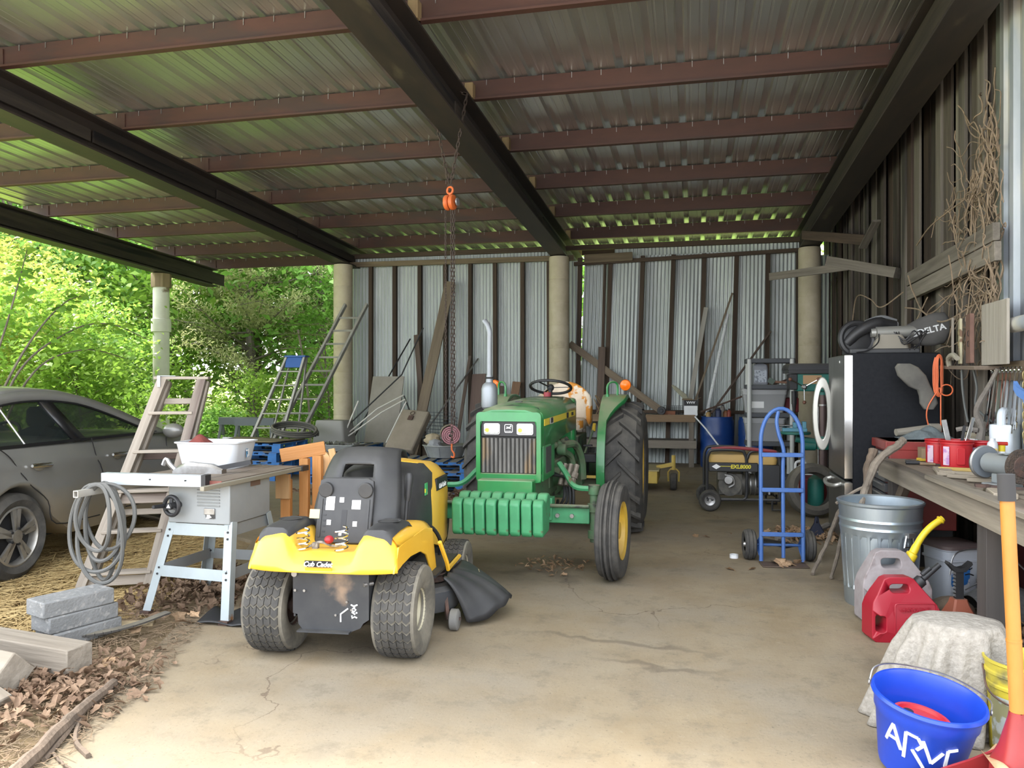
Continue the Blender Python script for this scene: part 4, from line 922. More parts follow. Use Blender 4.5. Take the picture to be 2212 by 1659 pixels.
plank('top_cap', TL_-wv*.06-nrm*.04+Vector((0, 0, .015)), TR_+wv*.05-nrm*.04+Vector((0, 0, .015)), .16, .022, lw, LD, side=Vector((nrm.x, nrm.y, 0)))
B().box(TL_+Vector((-.02, -.01, -.02)), (.02, .13, .085), (0, 0, R(28))).box(TL_+wv*.03-nrm*.04+Vector((0, 0, .03)), (.13, .17, .004), (0, 0, R(27))).obj('top_bracket', mat('zinc', (.42,.46,.49), .4, .6), LD)
lab = FL_.lerp(TL_, .84)-nrm*-.038; b = B(); b.beam(FL_.lerp(TL_, .74)+nrm*.037, FL_.lerp(TL_, .93)+nrm*.037, .036, .002, side=wv); b.obj('paper_label', mat('old_paper', (.55,.55,.53), .9, col3=(.25,.22,.2), scale3=30, lo3=.55, hi3=.6), LD)
bb = B()
for t in (.15, .36, .56, .78):
    for q in (FL_.lerp(TL_, t), FR_.lerp(TR_, t)): bb.cyl(q+nrm*.034, q+nrm*.040, .008, n=6)
tag(bb.obj('bolts', steel, LD), kind='stuff')

# ================================================================ table saw
sg = mat('saw_grey', (.29,.305,.31), .5, .1, col2=(.25,.265,.27), scale=4, dust=.3, col3=(.30,.17,.08), scale3=5, lo3=.70, hi3=.75)
sgl = mat('saw_leg', (.37,.42,.44), .5, .1, col2=(.32,.36,.37), scale=5, col3=(.33,.16,.06), scale3=6, lo3=.68, hi3=.72)
SW = thing('table_saw', 'grey contractor table saw on splayed steel legs', 'table saw', (-2.97, 4.36, 0), R(-1))
B().bb(-.27, .17, .0, .46, .585, .845).obj('cabinet', sg, SW, bev=.006)
b = B()
for k in range(7): b.box((.02, -.002, .70+.019*k), (.16, .006, .009), (R(20), 0, 0))
tag(b.obj('louvre_slots', sg, SW), kind='stuff')
B().box((.03, -.004, .665), (.075, .012, .04)).obj('switch_plate', steel, SW, bev=.003)
B().box((.035, -.003, .635), (.065, .004, .03)).obj('maker_label', mat('maker_label', (.7,.7,.7), .5, col3=(.03,.03,.03), scale3=25, lo3=.47, hi3=.5), SW)
B().box((.173, .28, .815), (.004, .11, .035)).obj('side_label', mat('brown_label', (.13,.08,.06), .6), SW)
hw_ = B().torus((-.20, -.06, .70), .058, .013, (.15, 1, 0), 28, 8).obj('hand_wheel', black, SW)
b = B().cyl((-.20, -.09, .70), (-.19, .0, .70), .022)
for a in (90, 210, 330): b.beam((-.20, -.065, .70), (-.20+.055*math.cos(R(a)), -.06, .70+.055*math.sin(R(a))), .02, .012)
b.obj('hub', dark, hw_); B().cyl((-.25, -.075, .70), (-.255, -.16, .705), .014, .011, 10).obj('crank_handle', black, hw_)
text('▲', .03, white_ink, hw_, (-.2, -.092, .70), (R(90), 0, 0))
B().bb(-.30, -.19, .02, .2, .66, .80).obj('motor_cover', mat('motor_cream', (.62,.60,.40), .6), SW, bev=.03)
# legs: angle iron
tops = {(-1, 0): (-.245, .01), (1, 0): (.155, .01), (-1, 1): (-.245, .45), (1, 1): (.155, .45)}; feet = {(-1, 0): (-.41, -.03), (1, 0): (.20, -.10), (-1, 1): (-.40, .58), (1, 1): (.20, .60)}
for k in tops:
    t_, f_ = tops[k], feet[k]
    L_ = B().beam((f_[0], f_[1], .012), (t_[0], t_[1], .60), .055, .004, side=(1, 0, 0))
    o_ = Vector((.026*k[0], .026*(1 if k[1] == 0 else -1), 0)); L_.beam(V(f_[0], f_[1], .012)+o_, V(t_[0], t_[1], .60)+o_, .05, .004, side=(0, 1, 0)); lg = L_.obj('leg', sgl, SW)
    B().bb(f_[0]-.032, f_[0]+.032, f_[1]-.02, f_[1]+.03, 0, .025).obj('rusty_foot', rust, lg)
    q = B()
    for z in (.26, .30, .50, .54):
        t = z/.6; q.cyl((f_[0]+(t_[0]-f_[0])*t, f_[1]+(t_[1]-f_[1])*t-.008, z), (f_[0]+(t_[0]-f_[0])*t, f_[1]+(t_[1]-f_[1])*t+.004, z), .007, n=6)
    tag(q.obj('bolts', dark, lg), kind='stuff')
def stretch(z, h, nm):
    t = z/.6; c = {k: (feet[k][0]+(tops[k][0]-feet[k][0])*t, feet[k][1]+(tops[k][1]-feet[k][1])*t) for k in tops}
    for a_, b_ in (((-1, 0), (1, 0)), ((1, 0), (1, 1)), ((-1, 0), (-1, 1)), ((-1, 1), (1, 1))):
        B().beam((*c[a_], z), (*c[b_], z), .004, h).obj(nm, sgl if a_[1] == 0 and b_[1] == 0 else sg, SW)
stretch(.545, .075, 'apron'); stretch(.28, .07, 'stretcher')
tt = B().bb(-.56, .17, -.08, .85, .850, .868).obj('table_top', mat('saw_table', (.20,.155,.12), .6, .3, col2=(.14,.11,.09), scale=4, dust=.5, dustcol=(.26,.22,.17)), SW, bev=.003)
B().bb(-.56, .17, -.085, -.08, .835, .868).obj('front_edge', mat('table_red', (.22,.07,.05), .6, col2=(.15,.05,.04), scale=6), tt)
b = B(); [b.box((x, .42, .8685), (.004, 1.0, .002)) for x in (-.33, .0)]; b.box((-.16, .42, .8685), (.02, 1.0, .002)); tag(b.obj('mitre_slots', steel, tt), kind='stuff')
B().bb(.172, .20, -.30, .90, .835, .862).obj('guide_rail', mat('rail_tan', (.26,.24,.19), .6, .3), SW, bev=.003)
B().bb(.162, .21, .83, .92, .83, .868).obj('rail_end_cap', black, SW)
f_ = B().box((-.29, -.115, .868), (.70, .055, .072), (0, 0, R(2))).obj('fence', mat('fence_alu', (.46,.50,.53), .35, .3), SW, bev=.003); B().box((.072, -.10, .868), (.03, .06, .076), (0, 0, R(2))).obj('fence_cap', black, f_)
q = B(); [q.cyl((x, -.15, .872), (x, -.14, .872), .005, n=6) for x in (-.54, -.29, -.04)]; tag(q.obj('fence_rivets', dark, f_), kind='stuff')
rl = B(); P = rrect(.035, .042, .004, 2); I = rrect(.025, .032, .003, 2); n = len(P)
rl.add([(-.60+a, -.40, .805+c) for a, c in P]+[(-.60+a, -.40, .805+c) for a, c in I]+[(-.60+a, .8, .805+c) for a, c in P]+[(-.60+a, .8, .805+c) for a, c in I], [(i, (i+1) % n, n+(i+1) % n, n+i) for i in range(n)]+[(i, (i+1) % n, 2*n+(i+1) % n, 2*n+i) for i in range(n)]+[(n+i, n+(i+1) % n, 3*n+(i+1) % n, 3*n+i) for i in range(n)])
rl.obj('extension_tube', mat('tube_tan', (.46,.44,.40), .5, .4), SW)
# blade guard lying on the table
bg_ = thing('blade_guard', 'loose grey metal saw guard lying on the table saw', 'saw guard', (-3.27, 4.62, .868), R(8))
B().loft([[(x, y, z) for y, z in ((-.035, 0), (-.035, h*.7), (-.02, h), (.02, h), (.035, h*.7), (.035, 0))] for x, h in ((-.10, .02), (-.06, .055), (0, .075), (.16, .06), (.24, .03))]).obj('guard_shell', steel, bg_)
B().tube(bez([(-.10, 0, .02), (-.14, .0, .06), (-.16, 0, .09), (-.18, 0, .05)], 4), .016, 6).obj('bracket', steel, bg_); B().beam((.18, 0, .03), (.42, .02, .075), .035, .03).obj('arm', dark, bg_)
# coil of grey cable over the tube
b = B(); P = []
for k in range(6):
    w_ = .12+.075*((k*7) % 5)/4; h_ = .20+.10*((k*3) % 4)/3; cx_ = .03*math.sin(k*2.1); 
    for i in range(24):
        a = 2*PI*i/24; P.append((cx_+w_*math.sin(a), -.04+.02*k+.02*math.cos(a*2+k), .845-h_*.98+h_*math.cos(a)*1.0+.0))
cb = B().tube(bez(P, 2), .0125, 7).obj('cable_coil', mat('cable_grey', (.095,.095,.09), .7, dust=.3, dustcol=(.25,.24,.22)), None)
cb.location = (-3.52, 4.10, 0); tag(cb, 'thick grey cable coiled over the table saw rail', 'cable')
# white tub with red cloth
tb = thing('plastic_tub', 'white plastic wash tub on the table saw', 'tub', (-3.33, 5.02, .869), R(6))
def tubw(w, d, h, t, r, lip):
    b = B(); rs = []
    for (sc, z) in ((.84, 0), (.86, .01), (.99, h-.02), (1.0, h-.012), (1.0+lip, h-.008), (1.0+lip, h), (.985, h), (.96, h-.01), (.83, .012)): rs.append([(x, y, z) for x, y in rrect(w*sc, d*sc, r, 4)])
    return b.loft(rs, True)
tubw(.46, .36, .185, .01, .06, .05).obj('basin', mat('tub_white', (.58,.595,.62), .4), tb)
B().box((.232, .0, .10), (.003, .04, .06), (0, 0, 0)).obj('sticker', mat('tub_label', (.05,.18,.32), .5, col3=(.7,.7,.7), scale3=30, lo3=.5, hi3=.52), tb)
cl = B().grid(lambda u, v: (-.14+.20*u, -.10+.2*v, .14+.075*math.sin(PI*u)*math.sin(PI*v)*(1+.2*math.sin(9*u)*math.cos(7*v))), 14, 14).obj('red_cloth', mat('cloth_red', (.20,.045,.035), .9, col2=(.13,.03,.025), scale=14, bump=.3), None, smooth=60, thick=.01)
cl.location = (-3.40, 4.98, .869); tag(cl, 'crumpled brick-red cloth inside the white tub', 'cloth')

# ================================================================ concrete blocks, timbers, boards
cbm = mat('block_concrete', (.20,.202,.20), .9, col2=(.16,.162,.16), scale=7, bump=.3, bscale=60, col3=(.25,.245,.235), scale3=25, vary=.06)
for k, (dx, dy, rz, lab) in enumerate(((.03, .02, -15, 'bottom grey concrete block of the stack beside the straw'), (.012, .01, -18, 'middle grey concrete block of the stack beside the straw'), (0, -.01, -20, 'top grey concrete block of the stack beside the straw'))):
    o = B().bb(-.095, .095, -.20, .20, 0, .089).obj('concrete_block', cbm, bev=.008); o.location = (-3.46+dx, 3.82+dy, .0+.0895*k); o.rotation_euler = (0, 0, R(rz)); tag(o, lab, 'concrete block', 'stacked concrete blocks')
tim = wood('timber_wood', (.27,.235,.19), (.17,.145,.115), .1)
def timber(name, a, b_, w, t, label, cat, m=tim, side=None, bev=.006):
    o = plank(name, a, b_, w, t, m, side=side, bev=bev); tag(o, label, cat); return o
timber('landscape_timber', (-4.7, 3.38, .085), (-3.13, 3.10, .085), .15, .15, 'square weathered timber with its end grain facing the slab, in front', 'timber', side=(0, .7, .7))
timber('landscape_timber', (-4.7, 3.62, .075), (-3.0, 3.36, .075), .15, .14, 'square weathered timber tucked behind a similar one beside the dead leaves', 'timber')
timber('board', (-3.6, 2.95, .28), (-3.02, 2.92, .03), .11, .035, 'short grey board propped on the timbers', 'board', side=(0, 1, .1))
timber('board', (-3.35, 2.68, .06), (-2.85, 2.62, .015), .10, .03, 'grey board end lying in the pine needles', 'board')
timber('board', (-3.62, 3.92, .02), (-3.17, 4.14, .02), .09, .022, 'thin tan board lying under the rubber strip', 'board', wood('tan_board', (.40,.32,.2), (.3,.23,.14)))
timber('green_board', (-3.1, 2.42, .045), (-2.75, 2.40, .045), .08, .08, 'painted green block of wood among the leaves', 'block', mat('green_paint_wood', (.10,.13,.12), .8, col2=(.06,.08,.07), scale=8))
o = B(); pts = bez([(-4.3, 3.60, .03), (-3.9, 3.66, .025), (-3.62, 3.69, .035), (-3.35, 3.80, .04), (-3.2, 3.98, .05), (-3.12, 4.2, .07)], 6)
for p, q in zip(pts[:-1], pts[1:]): o.beam(p, q, .012, .05, side=(0, 0, 1)) if False else o.beam(p, q, .055, .01)
o = o.obj('rubber_strip', mat('strip_rubber', (.05,.045,.04), .8, dust=.5)); tag(o, 'long bent black rubber strip lying beside the concrete blocks', 'rubber strip')
def branch(name, pts, r0, r1, label, m, par=None, twigs=()):
    P = bez(pts, 6); n = len(P); b = B().tube([p+Vector((random.uniform(-.004, .004), random.uniform(-.004, .004), 0)) for p in P], [(r0+(r1-r0)*i/(n-1))*random.uniform(.9, 1.12) for i in range(n)], 8)
    for tw in twigs: b.tube(bez(tw, 4), r1*.35, 5)
    o = b.obj(name, m, par); 
    if label: tag(o, label, 'branch')
    return o
bark = mat('bark', (.17,.125,.09), .9, col2=(.10,.075,.055), scale=10, stretch=(1, 1, .4), bump=.5)
branch('branch', [(-2.70, 3.24, .03), (-2.63, 3.0, .035), (-2.56, 2.78, .035), (-2.44, 2.45, .03), (-2.40, 2.3, .03)], .022, .034, 'thick brown stick lying along the slab edge', bark, twigs=([(-2.62, 2.95, .03), (-2.52, 2.75, .02), (-2.44, 2.55, .01)], [(-2.58, 2.9, .02), (-2.45, 2.72, .012), (-2.3, 2.62, .01)]))
branch('branch', [(-2.48, 2.62, .012), (-2.36, 2.55, .012), (-2.27, 2.5, .012)], .006, .004, 'thin twig lying on the tan concrete', bark)
leaf_heap('leaf_litter', 'brown dead leaves around the timber ends', 700, -3.0, 3.1, .55, .7, .035, 0, (.03, .072), inside=lambda x, y: slab_left(x-.25, y))
leaf_heap('leaf_litter', 'brown dead leaves under the table saw', 800, -3.35, 5.0, .55, .75, .06, 0, (.035, .08), inside=lambda x, y: x < -2.6)
for k, (x, y, s) in enumerate(((-3.18, 3.99, .11), (-2.95, 3.5, .12), (-2.85, 3.3, .1), (-2.78, 3.42, .09), (-2.9, 3.05, .11), (-2.72, 2.9, .08), (-3.1, 4.28, .12), (-3.0, 4.2, .1), (-3.05, 4.35, .09))): drop_leaf(x, y, .01, s, 'curled brown leaf at the slab edge', 'single leaves at the slab edge', leafs[0])
# crumpled black plastic under the saw
o = B().grid(lambda u, v: (-2.95+.55*u, 4.22+.22*v, .008+.035*abs(math.sin(7*u+2*v))*(.4+v)), 20, 8).obj('plastic_tray', black, None, smooth=40, thick=.004); tag(o, 'flattened black plastic tray under the table saw', 'plastic tray')
# ================================================================ stained wooden chair frame
ow = wood('stained_pine', (.50,.24,.085), (.38,.165,.05), .15, rough=.5); ow2 = wood('pale_pine', (.55,.34,.17), (.44,.26,.12), .1, rough=.6)
WC = thing('wooden_chair', 'half-built orange-stained wooden garden chair behind the mower', 'chair', (-2.78, 5.27, 0))
for (x, y, z1, w_, m) in ((-.14, .0, .76, .075, ow), (-.02, .05, .91, .07, ow), (.07, .08, .93, .07, ow), (-.16, .45, .5, .08, ow), (.12, .5, .5, .08, ow)): plank('leg', (x, y, 0), (x, y, z1), w_, .045, m, WC, side=(1, 0, 0))
plank('arm_block', (-.15, -.03, .62), (-.15, -.03, .80), .11, .03, ow2, WC, side=(1, 0, 0))
plank('top_rail', (-.20, .02, .93), (.10, .14, .985), .10, .025, ow, WC, side=(0, 0, 1))
B().prism(arc((0, 0, 0), .13, 0, 90, 8, 'xz') and [(p[0], p[2]) for p in arc((.02, 0, .83), .15, -10, 95, 8, 'xz')]+[(.0, .98), (.0, .74)], .13, .16).obj('back_panel', ow2, WC)
plank('slat', (.16, .12, .98), (.23, .16, .62), .05, .02, ow2, WC, side=(1, 0, 0)); plank('slat', (.19, .10, .9), (.24, .10, .58), .05, .02, ow2, WC, side=(0, 1, 0))
plank('seat_rail', (-.16, .05, .42), (-.16, .5, .42), .08, .025, ow, WC, side=(0, 0, 1)); plank('seat_rail', (.1, .08, .42), (.1, .55, .42), .08, .025, ow, WC, side=(0, 0, 1))
# ================================================================ back of the shed
def mk(b, name, m, label, cat, loc=(0, 0, 0), rot=(0, 0, 0), group=None, **kw):
    o = b.obj(name, m, None, **kw); o.location = loc; o.rotation_euler = rot; return tag(o, label, cat, group)
def lean(name, a, b_, w, t, label, cat='plank', m=None, side=(1, 0, 0), group=None):
    return tag(plank(name, a, b_, w, t, m or railm2, side=side), label, cat, group)
railm2 = wood('leaning_wood', (.22,.175,.125), (.13,.10,.075), .15); dkw = wood('dark_plank', (.13,.095,.075), (.08,.06,.05), .2)
# ---- pallets
pb = mat('pallet_blue', (.02,.14,.40), .7, col2=(.015,.10,.30), scale=6, dust=1.8, dustcol=(.17,.155,.125), col3=(.10,.085,.07), scale3=4, lo3=.6, hi3=.7)
PAL = None  # first pallet is the pattern for all others
def pallet(label, x, y, z, rz, group='stacked blue pallets'):
    global PAL
    if PAL is None:
        P = thing('pallet', label, 'pallet', (x, y, z), R(rz), group)
        n = 7
        deck = B().bb(-.055, .055, -.5, .5, .118, .138).mesh('deck_board'); deck.materials.append(pb)
        for i in range(n):
            o = bpy.data.objects.new('deck_board', deck); COL.objects.link(o); o.parent = P; o.location = (-.54+1.08*i/(n-1), 0, 0); o.scale.x = 1.15 if i in (0, 6) else 1
        st_ = B().bb(-.6, .6, -.05, .05, .1, .118).mesh('stringer_board'); st_.materials.append(pb)
        bo = B().bb(-.6, .6, -.05, .05, 0, .018).mesh('bottom_board'); bo.materials.append(pb)
        bl = B().bb(-.07, .07, -.05, .05, .018, .1).mesh('block'); bl.materials.append(pb)
        for yy in (-.45, 0, .45):
            for nm, me in (('stringer_board', st_), ('bottom_board', bo)):
                o = bpy.data.objects.new(nm, me); COL.objects.link(o); o.parent = P; o.location = (0, yy, 0)
            for xx in (-.53, 0, .53):
                o = bpy.data.objects.new('block', bl); COL.objects.link(o); o.parent = P; o.location = (xx, yy, 0)
        PAL = P; return P
    P = copy_tree(PAL); P.location = (x, y, z); P.rotation_euler = (0, 0, R(rz)); P['label'] = label; P['group'] = group; return P
for k, nm in enumerate(('bottom', 'middle', 'top')): pallet(f'{nm} blue pallet of the stack below the grey basin', -3.55+.03*(k % 2), 10.42+.03*k, .139*k, 3+2*k)
for k, nm in enumerate(('bottom', 'middle', 'top')): pallet(f'{nm} blue pallet of the stack carrying the tan padded block', -4.95+.04*k, 11.0+.03*(k % 2), .139*k, -4+3*k)
for k, nm in enumerate(('bottom', 'second', 'third', 'top')): pallet(f'{nm} blue pallet of the stack under the brown hardboard', -6.75+.03*(k % 2), 11.2+.02*k, .139*k, 2+2*(k % 2))
for k, nm in enumerate(('bottom', 'middle', 'top')): pallet(f'{nm} blue pallet of the stack below the upturned tub', -5.98, 12.62+.02*k, .139*k, -3+3*k)
o = B().grid(lambda u, v: (-.62+1.22*u, -.48+.95*v, .02*math.sin(2.5*u)*(1-v)+.012*math.sin(5*u+1)), 12, 8).obj('hardboard_sheet', mat('hardboard', (.22,.175,.105), .85, col2=(.17,.135,.08), scale=2), None, thick=.008, smooth=60); o.location = (-6.75, 11.22, .575); tag(o, 'sheet of brown hardboard lying on blue pallets', 'hardboard')
# ---- grey basin with roll of pink insulation
gp = mat('galv_dull', (.33,.345,.35), .55, .5, col2=(.25,.26,.26), scale=5, dust=.4)
bs = thing('basin', 'round grey metal basin standing on the pallet stack', 'basin', (-3.45, 10.72, .425))
B().lathe([(0, .012), (.24, .012), (.25, 0), (.30, .13), (.315, .16), (.33, .165), (.325, .175), (.29, .14), (.24, .02), (0, .02)], 30).obj('bowl', gp, bs)
for k in range(8): a = 2*PI*k/8; B().beam((.255*math.cos(a), .255*math.sin(a), .005), (.312*math.cos(a), .312*math.sin(a), .15), .012, .012).obj('rib', gp, bs)
pk = thing('insulation_roll', 'rolled-up pink insulation batt lying in the grey basin', 'insulation', (-3.38, 10.72, .72), R(20))
sp = []; 
for i in range(90): a = i*.3; r = .02+.115*i/89; sp.append((r*math.cos(a), r*math.sin(a)))
b = B(); n = len(sp)
vs = []
for y in (-.16, .22): vs += [(x, y, z+.02) for x, z in sp]
b.add(vs, [(i, i+1, n+i+1, n+i) for i in range(n-1)]); b.obj('batt', mat('insulation_pink', (.50,.24,.27), .95, col2=(.40,.19,.21), scale=12, bump=.6), pk, thick=.02)
B().lathe([(.137, -.14), (.139, .0), (.137, .22)], 28, (0, 0, .02), (0, 1, 0)).obj('paper_wrap', mat('kraft_dusty', (.27,.22,.17), .9, col2=(.2,.16,.125), scale=8), pk)
for (x, y, z, sx, lab, c) in ((-3.62, 10.66, .67, .12, 'crumpled cream rag in the grey basin', (.36,.30,.2)), (-3.55, 10.55, .61, .10, 'grey bag in the basin under the cream rag', (.27,.28,.29))):
    b = B().sphere((0, 0, 0), (sx, sx*.8, sx*.75), 18, 12); b.v = [(x_*(1+.18*math.sin(9*z_/sx+4*x_/sx)), y_*(1+.15*math.cos(8*x_/sx)), z_) for x_, y_, z_ in b.v]; mk(b, 'rag', mat(lab[:9], c, .95, col2=tuple(v*.7 for v in c), scale=9, bump=.4), lab, 'rag', (x, y, z))
# ---- padded block with hook block
pd = thing('padded_block', 'thick tan padded block leaning back on the pallets', 'padded block', (-4.42, 11.42, .425), R(-8), rot=(R(-42), R(4), R(-8)))
B().bb(-.24, .24, -.07, .07, 0, .78).obj('pad', mat('pad_canvas', (.235,.20,.155), .95, col2=(.19,.16,.12), scale=3, bump=.1), pd, bev=.025)
hk = B().box((-.02, -.085, .60), (.09, .02, .09)).obj('hook_block', rust, pd, bev=.01); B().torus((-.02, -.09, .69), .035, .006, (0, 1, 0), 14, 5).obj('hook_ring', rust, hk)
# ---- grey metal panel and folded tube frame
lean('panel_sheet', (-5.55, 13.25, .0), (-5.55, 13.8, 1.6), .62, .02, 'grey metal framed panel leaning against the back wall', 'panel', mat('panel_grey', (.28,.255,.22), .7, col2=(.23,.21,.18), scale=3))
tf = thing('tube_frame', 'folded frame of thin white tubes beside the grey panel', 'tube frame', (-5.05, 12.45, .42)); tm = mat('tube_white', (.50,.48,.44), .5, .2, dust=.2)
for P in ([(-.95, 0, .0), (-.2, .1, .62), (.25, .15, .85)], [(-.9, -.05, .0), (-.1, .05, .56), (.3, .1, .78), (.32, .1, .74), (.0, .0, .05)], [(-1.0, .1, .1), (.2, .2, 1.2), (.55, .3, 2.0)], [(-.8, -.1, 0), (-.55, .1, .75)], [(.26, .15, .84), (.5, .1, .3)]): B().tube([V(p) for p in P], .013, 6).obj('tube', tm if P[0][2] < .1 else dark, tf)
# ---- planks and sticks leaning on the back wall
lean('leaning_plank', (-4.85, 13.9, 0), (-5.30, 14.62, 2.42), .10, .04, 'short rough post leaning on the corrugated wall', m=dkw)
lean('leaning_plank', (-5.05, 13.6, 0), (-4.62, 14.66, 3.45), .20, .035, 'long wide grey plank leaning against the corrugated wall')
lean('leaning_plank', (-3.95, 13.9, 0), (-4.02, 14.60, 1.65), .27, .03, 'wide dark brown board standing beside the hoist chains', m=wood('brown_panel', (.15,.105,.09), (.11,.08,.07), .1))
lean('leaning_plank', (-3.62, 14.1, 0), (-3.60, 14.62, 1.42), .13, .03, 'narrow dark offcut standing behind the tractor exhaust', m=dkw)
lean('leaning_plank', (-3.40, 14.1, 0), (-3.28, 14.62, 1.5), .16, .03, 'reddish offcut board standing behind the tractor exhaust', m=wood('red_offcut', (.25,.15,.095), (.17,.10,.065)))
lean('leaning_plank', (-4.28, 13.8, 0), (-4.20, 14.6, 2.0), .06, .03, 'thin grey slat standing behind the hoist chains', m=dkw)
mk(B().tube([(-4.75, 13.6, .6), (-4.05, 14.65, 1.95)], .016, 6), 'metal_rod', steel, 'pale metal rod leaning between two planks', 'rod')
mk(B().tube([(-6.1, 13.2, .3), (-5.45, 14.68, 2.35)], .014, 6), 'metal_rod', dark, 'dark rod leaning beside the first concrete column', 'rod')
b = B()
for k in range(9): b.torus((-4.35+.03*random.uniform(-1, 1), 13.2, .85+.06*k), .30+.02*random.uniform(-1, 1), .0035, (0, .15, 1), 28, 4)
for k in range(18): a = 2*PI*k/18; b.tube([(-4.35+.3*math.cos(a), 13.2+.3*math.sin(a), .82), (-4.35+.3*math.cos(a+.15), 13.2+.3*math.sin(a+.15), 1.36)], .0035, 4)
mk(b, 'wire_roll', mat('wire_blue_grey', (.10,.12,.14), .6, .5), 'loose roll of wire fencing beside the padded block', 'wire roll', (0, 0, -.4))
mk(B().lathe([(.10, 0), (.115, .02), (.12, .3), (.125, .36), (.11, .37)], 20), 'red_bucket', mat('bucket_maroon', (.24,.04,.08), .6), 'dusty crimson bucket behind the tractor exhaust', 'bucket', (-2.95, 13.2, .72))
mk(B().bb(-.25, .25, -.25, .25, 0, .72), 'crate', dkw, 'dark wooden crate under the crimson bucket', 'crate', (-2.95, 13.25, 0), bev=.005)
# ---- upturned tub, hose, tray
up = thing('upturned_tub', 'grey plastic tub turned upside down by the concrete column', 'tub', (-6.02, 12.5, .42), R(-6))
B().loft([[(x, y, z) for x, y in rrect(w, w*.7, .05, 3)] for z, w in ((0, .66), (.03, .66), (.035, .63), (.40, .54), (.42, .52))]).obj('shell', mat('tub_grey', (.22,.215,.20), .7, dust=.4), up)
mk(B().tube(bez([(.38*math.cos(a)*(1-.03*k), .25*math.sin(a)-.1*k*.1, .02+.035*(k % 3)+.10*max(0, math.sin(a*.5))) for k in range(4) for a in [2*PI*i/12 for i in range(12)]], 3), .02, 7), 'hose_coil', mat('hose_dark', (.06,.058,.05), .75, dust=.4), 'coiled dark rubber hose in front of the upturned tub', 'hose', (-6.40, 11.85, .60), (R(16), 0, R(8)))
tr = thing('shallow_tray', 'shallow grey tray of scrap on the pallets', 'tray', (-5.35, 11.35, .425), R(-5)); tubw(.62, .45, .10, .01, .03, .06).obj('tray', gp, tr)
b = B()
for k in range(30): x, y = random.uniform(-.26, .26), random.uniform(-.17, .17); b.box((x, y, .09+random.uniform(0, .03)), (random.uniform(.03, .14), .02, .02), (random.uniform(0, 1), random.uniform(-.4, .4), random.uniform(0, 3)))
tag(b.obj('scrap', steel, tr, smooth=0), kind='stuff')
b = B()
for k in range(16): b.box((random.uniform(-.4, .4), random.uniform(-.12, .12), .02+random.uniform(0, .03)), (random.uniform(.05, .2), .03, .03), (random.uniform(0, 1), random.uniform(-.2, .2), random.uniform(0, 3)))
tag(mk(b, 'scrap_metal', dark, 'heap of dark scrap metal on the pallets in front of the padded block', 'scrap', (-4.75, 11.0, .425), smooth=0), kind='stuff')
# ---- ladders at the first column
alu = mat('ladder_alu', (.36,.35,.32), .6, .2, col2=(.27,.26,.24), scale=5, dust=.3)
EX = thing('extension_ladder', 'long grey extension ladder leaning on the concrete column', 'ladder')
fa, ta = V(-7.05, 12.2, 0), V(-6.28, 13.98, 2.98); wv2 = Vector((.92, .12, 0)).normalized()*.21
for s in (-1, 1): plank('rail', fa+wv2*s*1.05, ta+wv2*s, .045, .085, alu, EX, side=wv2)
for k in range(11): t = .06+.085*k; B().tube([fa.lerp(ta, t)-wv2, fa.lerp(ta, t)+wv2], .02, 6).obj('rung', alu, EX)
SL = thing('aluminium_stepladder', 'aluminium stepladder with blue top in front of the extension ladder', 'ladder')
f2, t2 = V(-7.25, 12.02, 0), V(-6.72, 12.45, 1.93); w3 = Vector((.97, .1, 0)).normalized()
for s in (-1, 1): plank('front_rail', f2+w3*s*.30, t2+w3*s*.16, .04, .075, alu, SL, side=w3); plank('rear_rail', f2+w3*s*.27+V(.10, .62, 0), t2+w3*s*.14+V(.02, .08, 0), .025, .05, alu, SL, side=w3)
for k in range(7):
    t = .12+.125*k; w_ = .30-.14*t; st_ = plank('step', f2.lerp(t2, t)-w3*w_, f2.lerp(t2, t)+w3*w_, .085, .02, alu, SL, side=(0, 1, .1))
    if k in (1, 3): plank('rear_brace', f2.lerp(t2, t)+V(.1, .62*(1-t), 0)-w3*w_, f2.lerp(t2, t)+V(.1, .62*(1-t), 0)+w3*w_, .03, .02, alu, SL)
for s in (-1, 1): plank('brace', f2.lerp(t2, .12)+w3*s*.06, f2.lerp(t2, .2)+w3*s*.28, .02, .01, alu, SL)
B().box(t2+V(0, .04, .01), (.38, .20, .03), (0, 0, R(6))).box(t2+V(-.02, -.03, -.09), (.29, .03, .20), (R(-14), 0, R(6))).obj('blue_top', mat('blue_top', (.015,.08,.30), .5), SL, bev=.006)
# ---- saw horses
shm = mat('sawhorse_grey', (.085,.10,.11), .6, dust=.3)
def sawhorse(lab, x, y, rz):
    s_ = thing('sawhorse', lab, 'sawhorse', (x, y, 0), R(rz), 'folding sawhorses')
    B().prism([(-.06, -.0), (-.085, -.14), (-.07, -.14), (-.045, -.015), (.045, -.015), (.07, -.14), (.085, -.14), (.06, 0)], -.36, .36).xf(Matrix.Translation((0, 0, .82))).obj('top_beam', shm, s_)
    for sy in (-1, 1):
        for sx in (-1, 1): plank('leg', (sx*.30, sy*.36, 0), (sx*.05, sy*.31, .72), .05, .02, shm, s_, side=(0, 1, 0))
        plank('brace', (-.17, sy*.335, .38), (.17, sy*.335, .38), .03, .02, shm, s_, side=(0, 0, 1))
sawhorse('dark grey folding sawhorse standing closer to the blue-topped stepladder', -8.05, 13.35, -72); sawhorse('dark grey folding sawhorse standing farther from the blue-topped stepladder', -8.55, 13.6, -72)
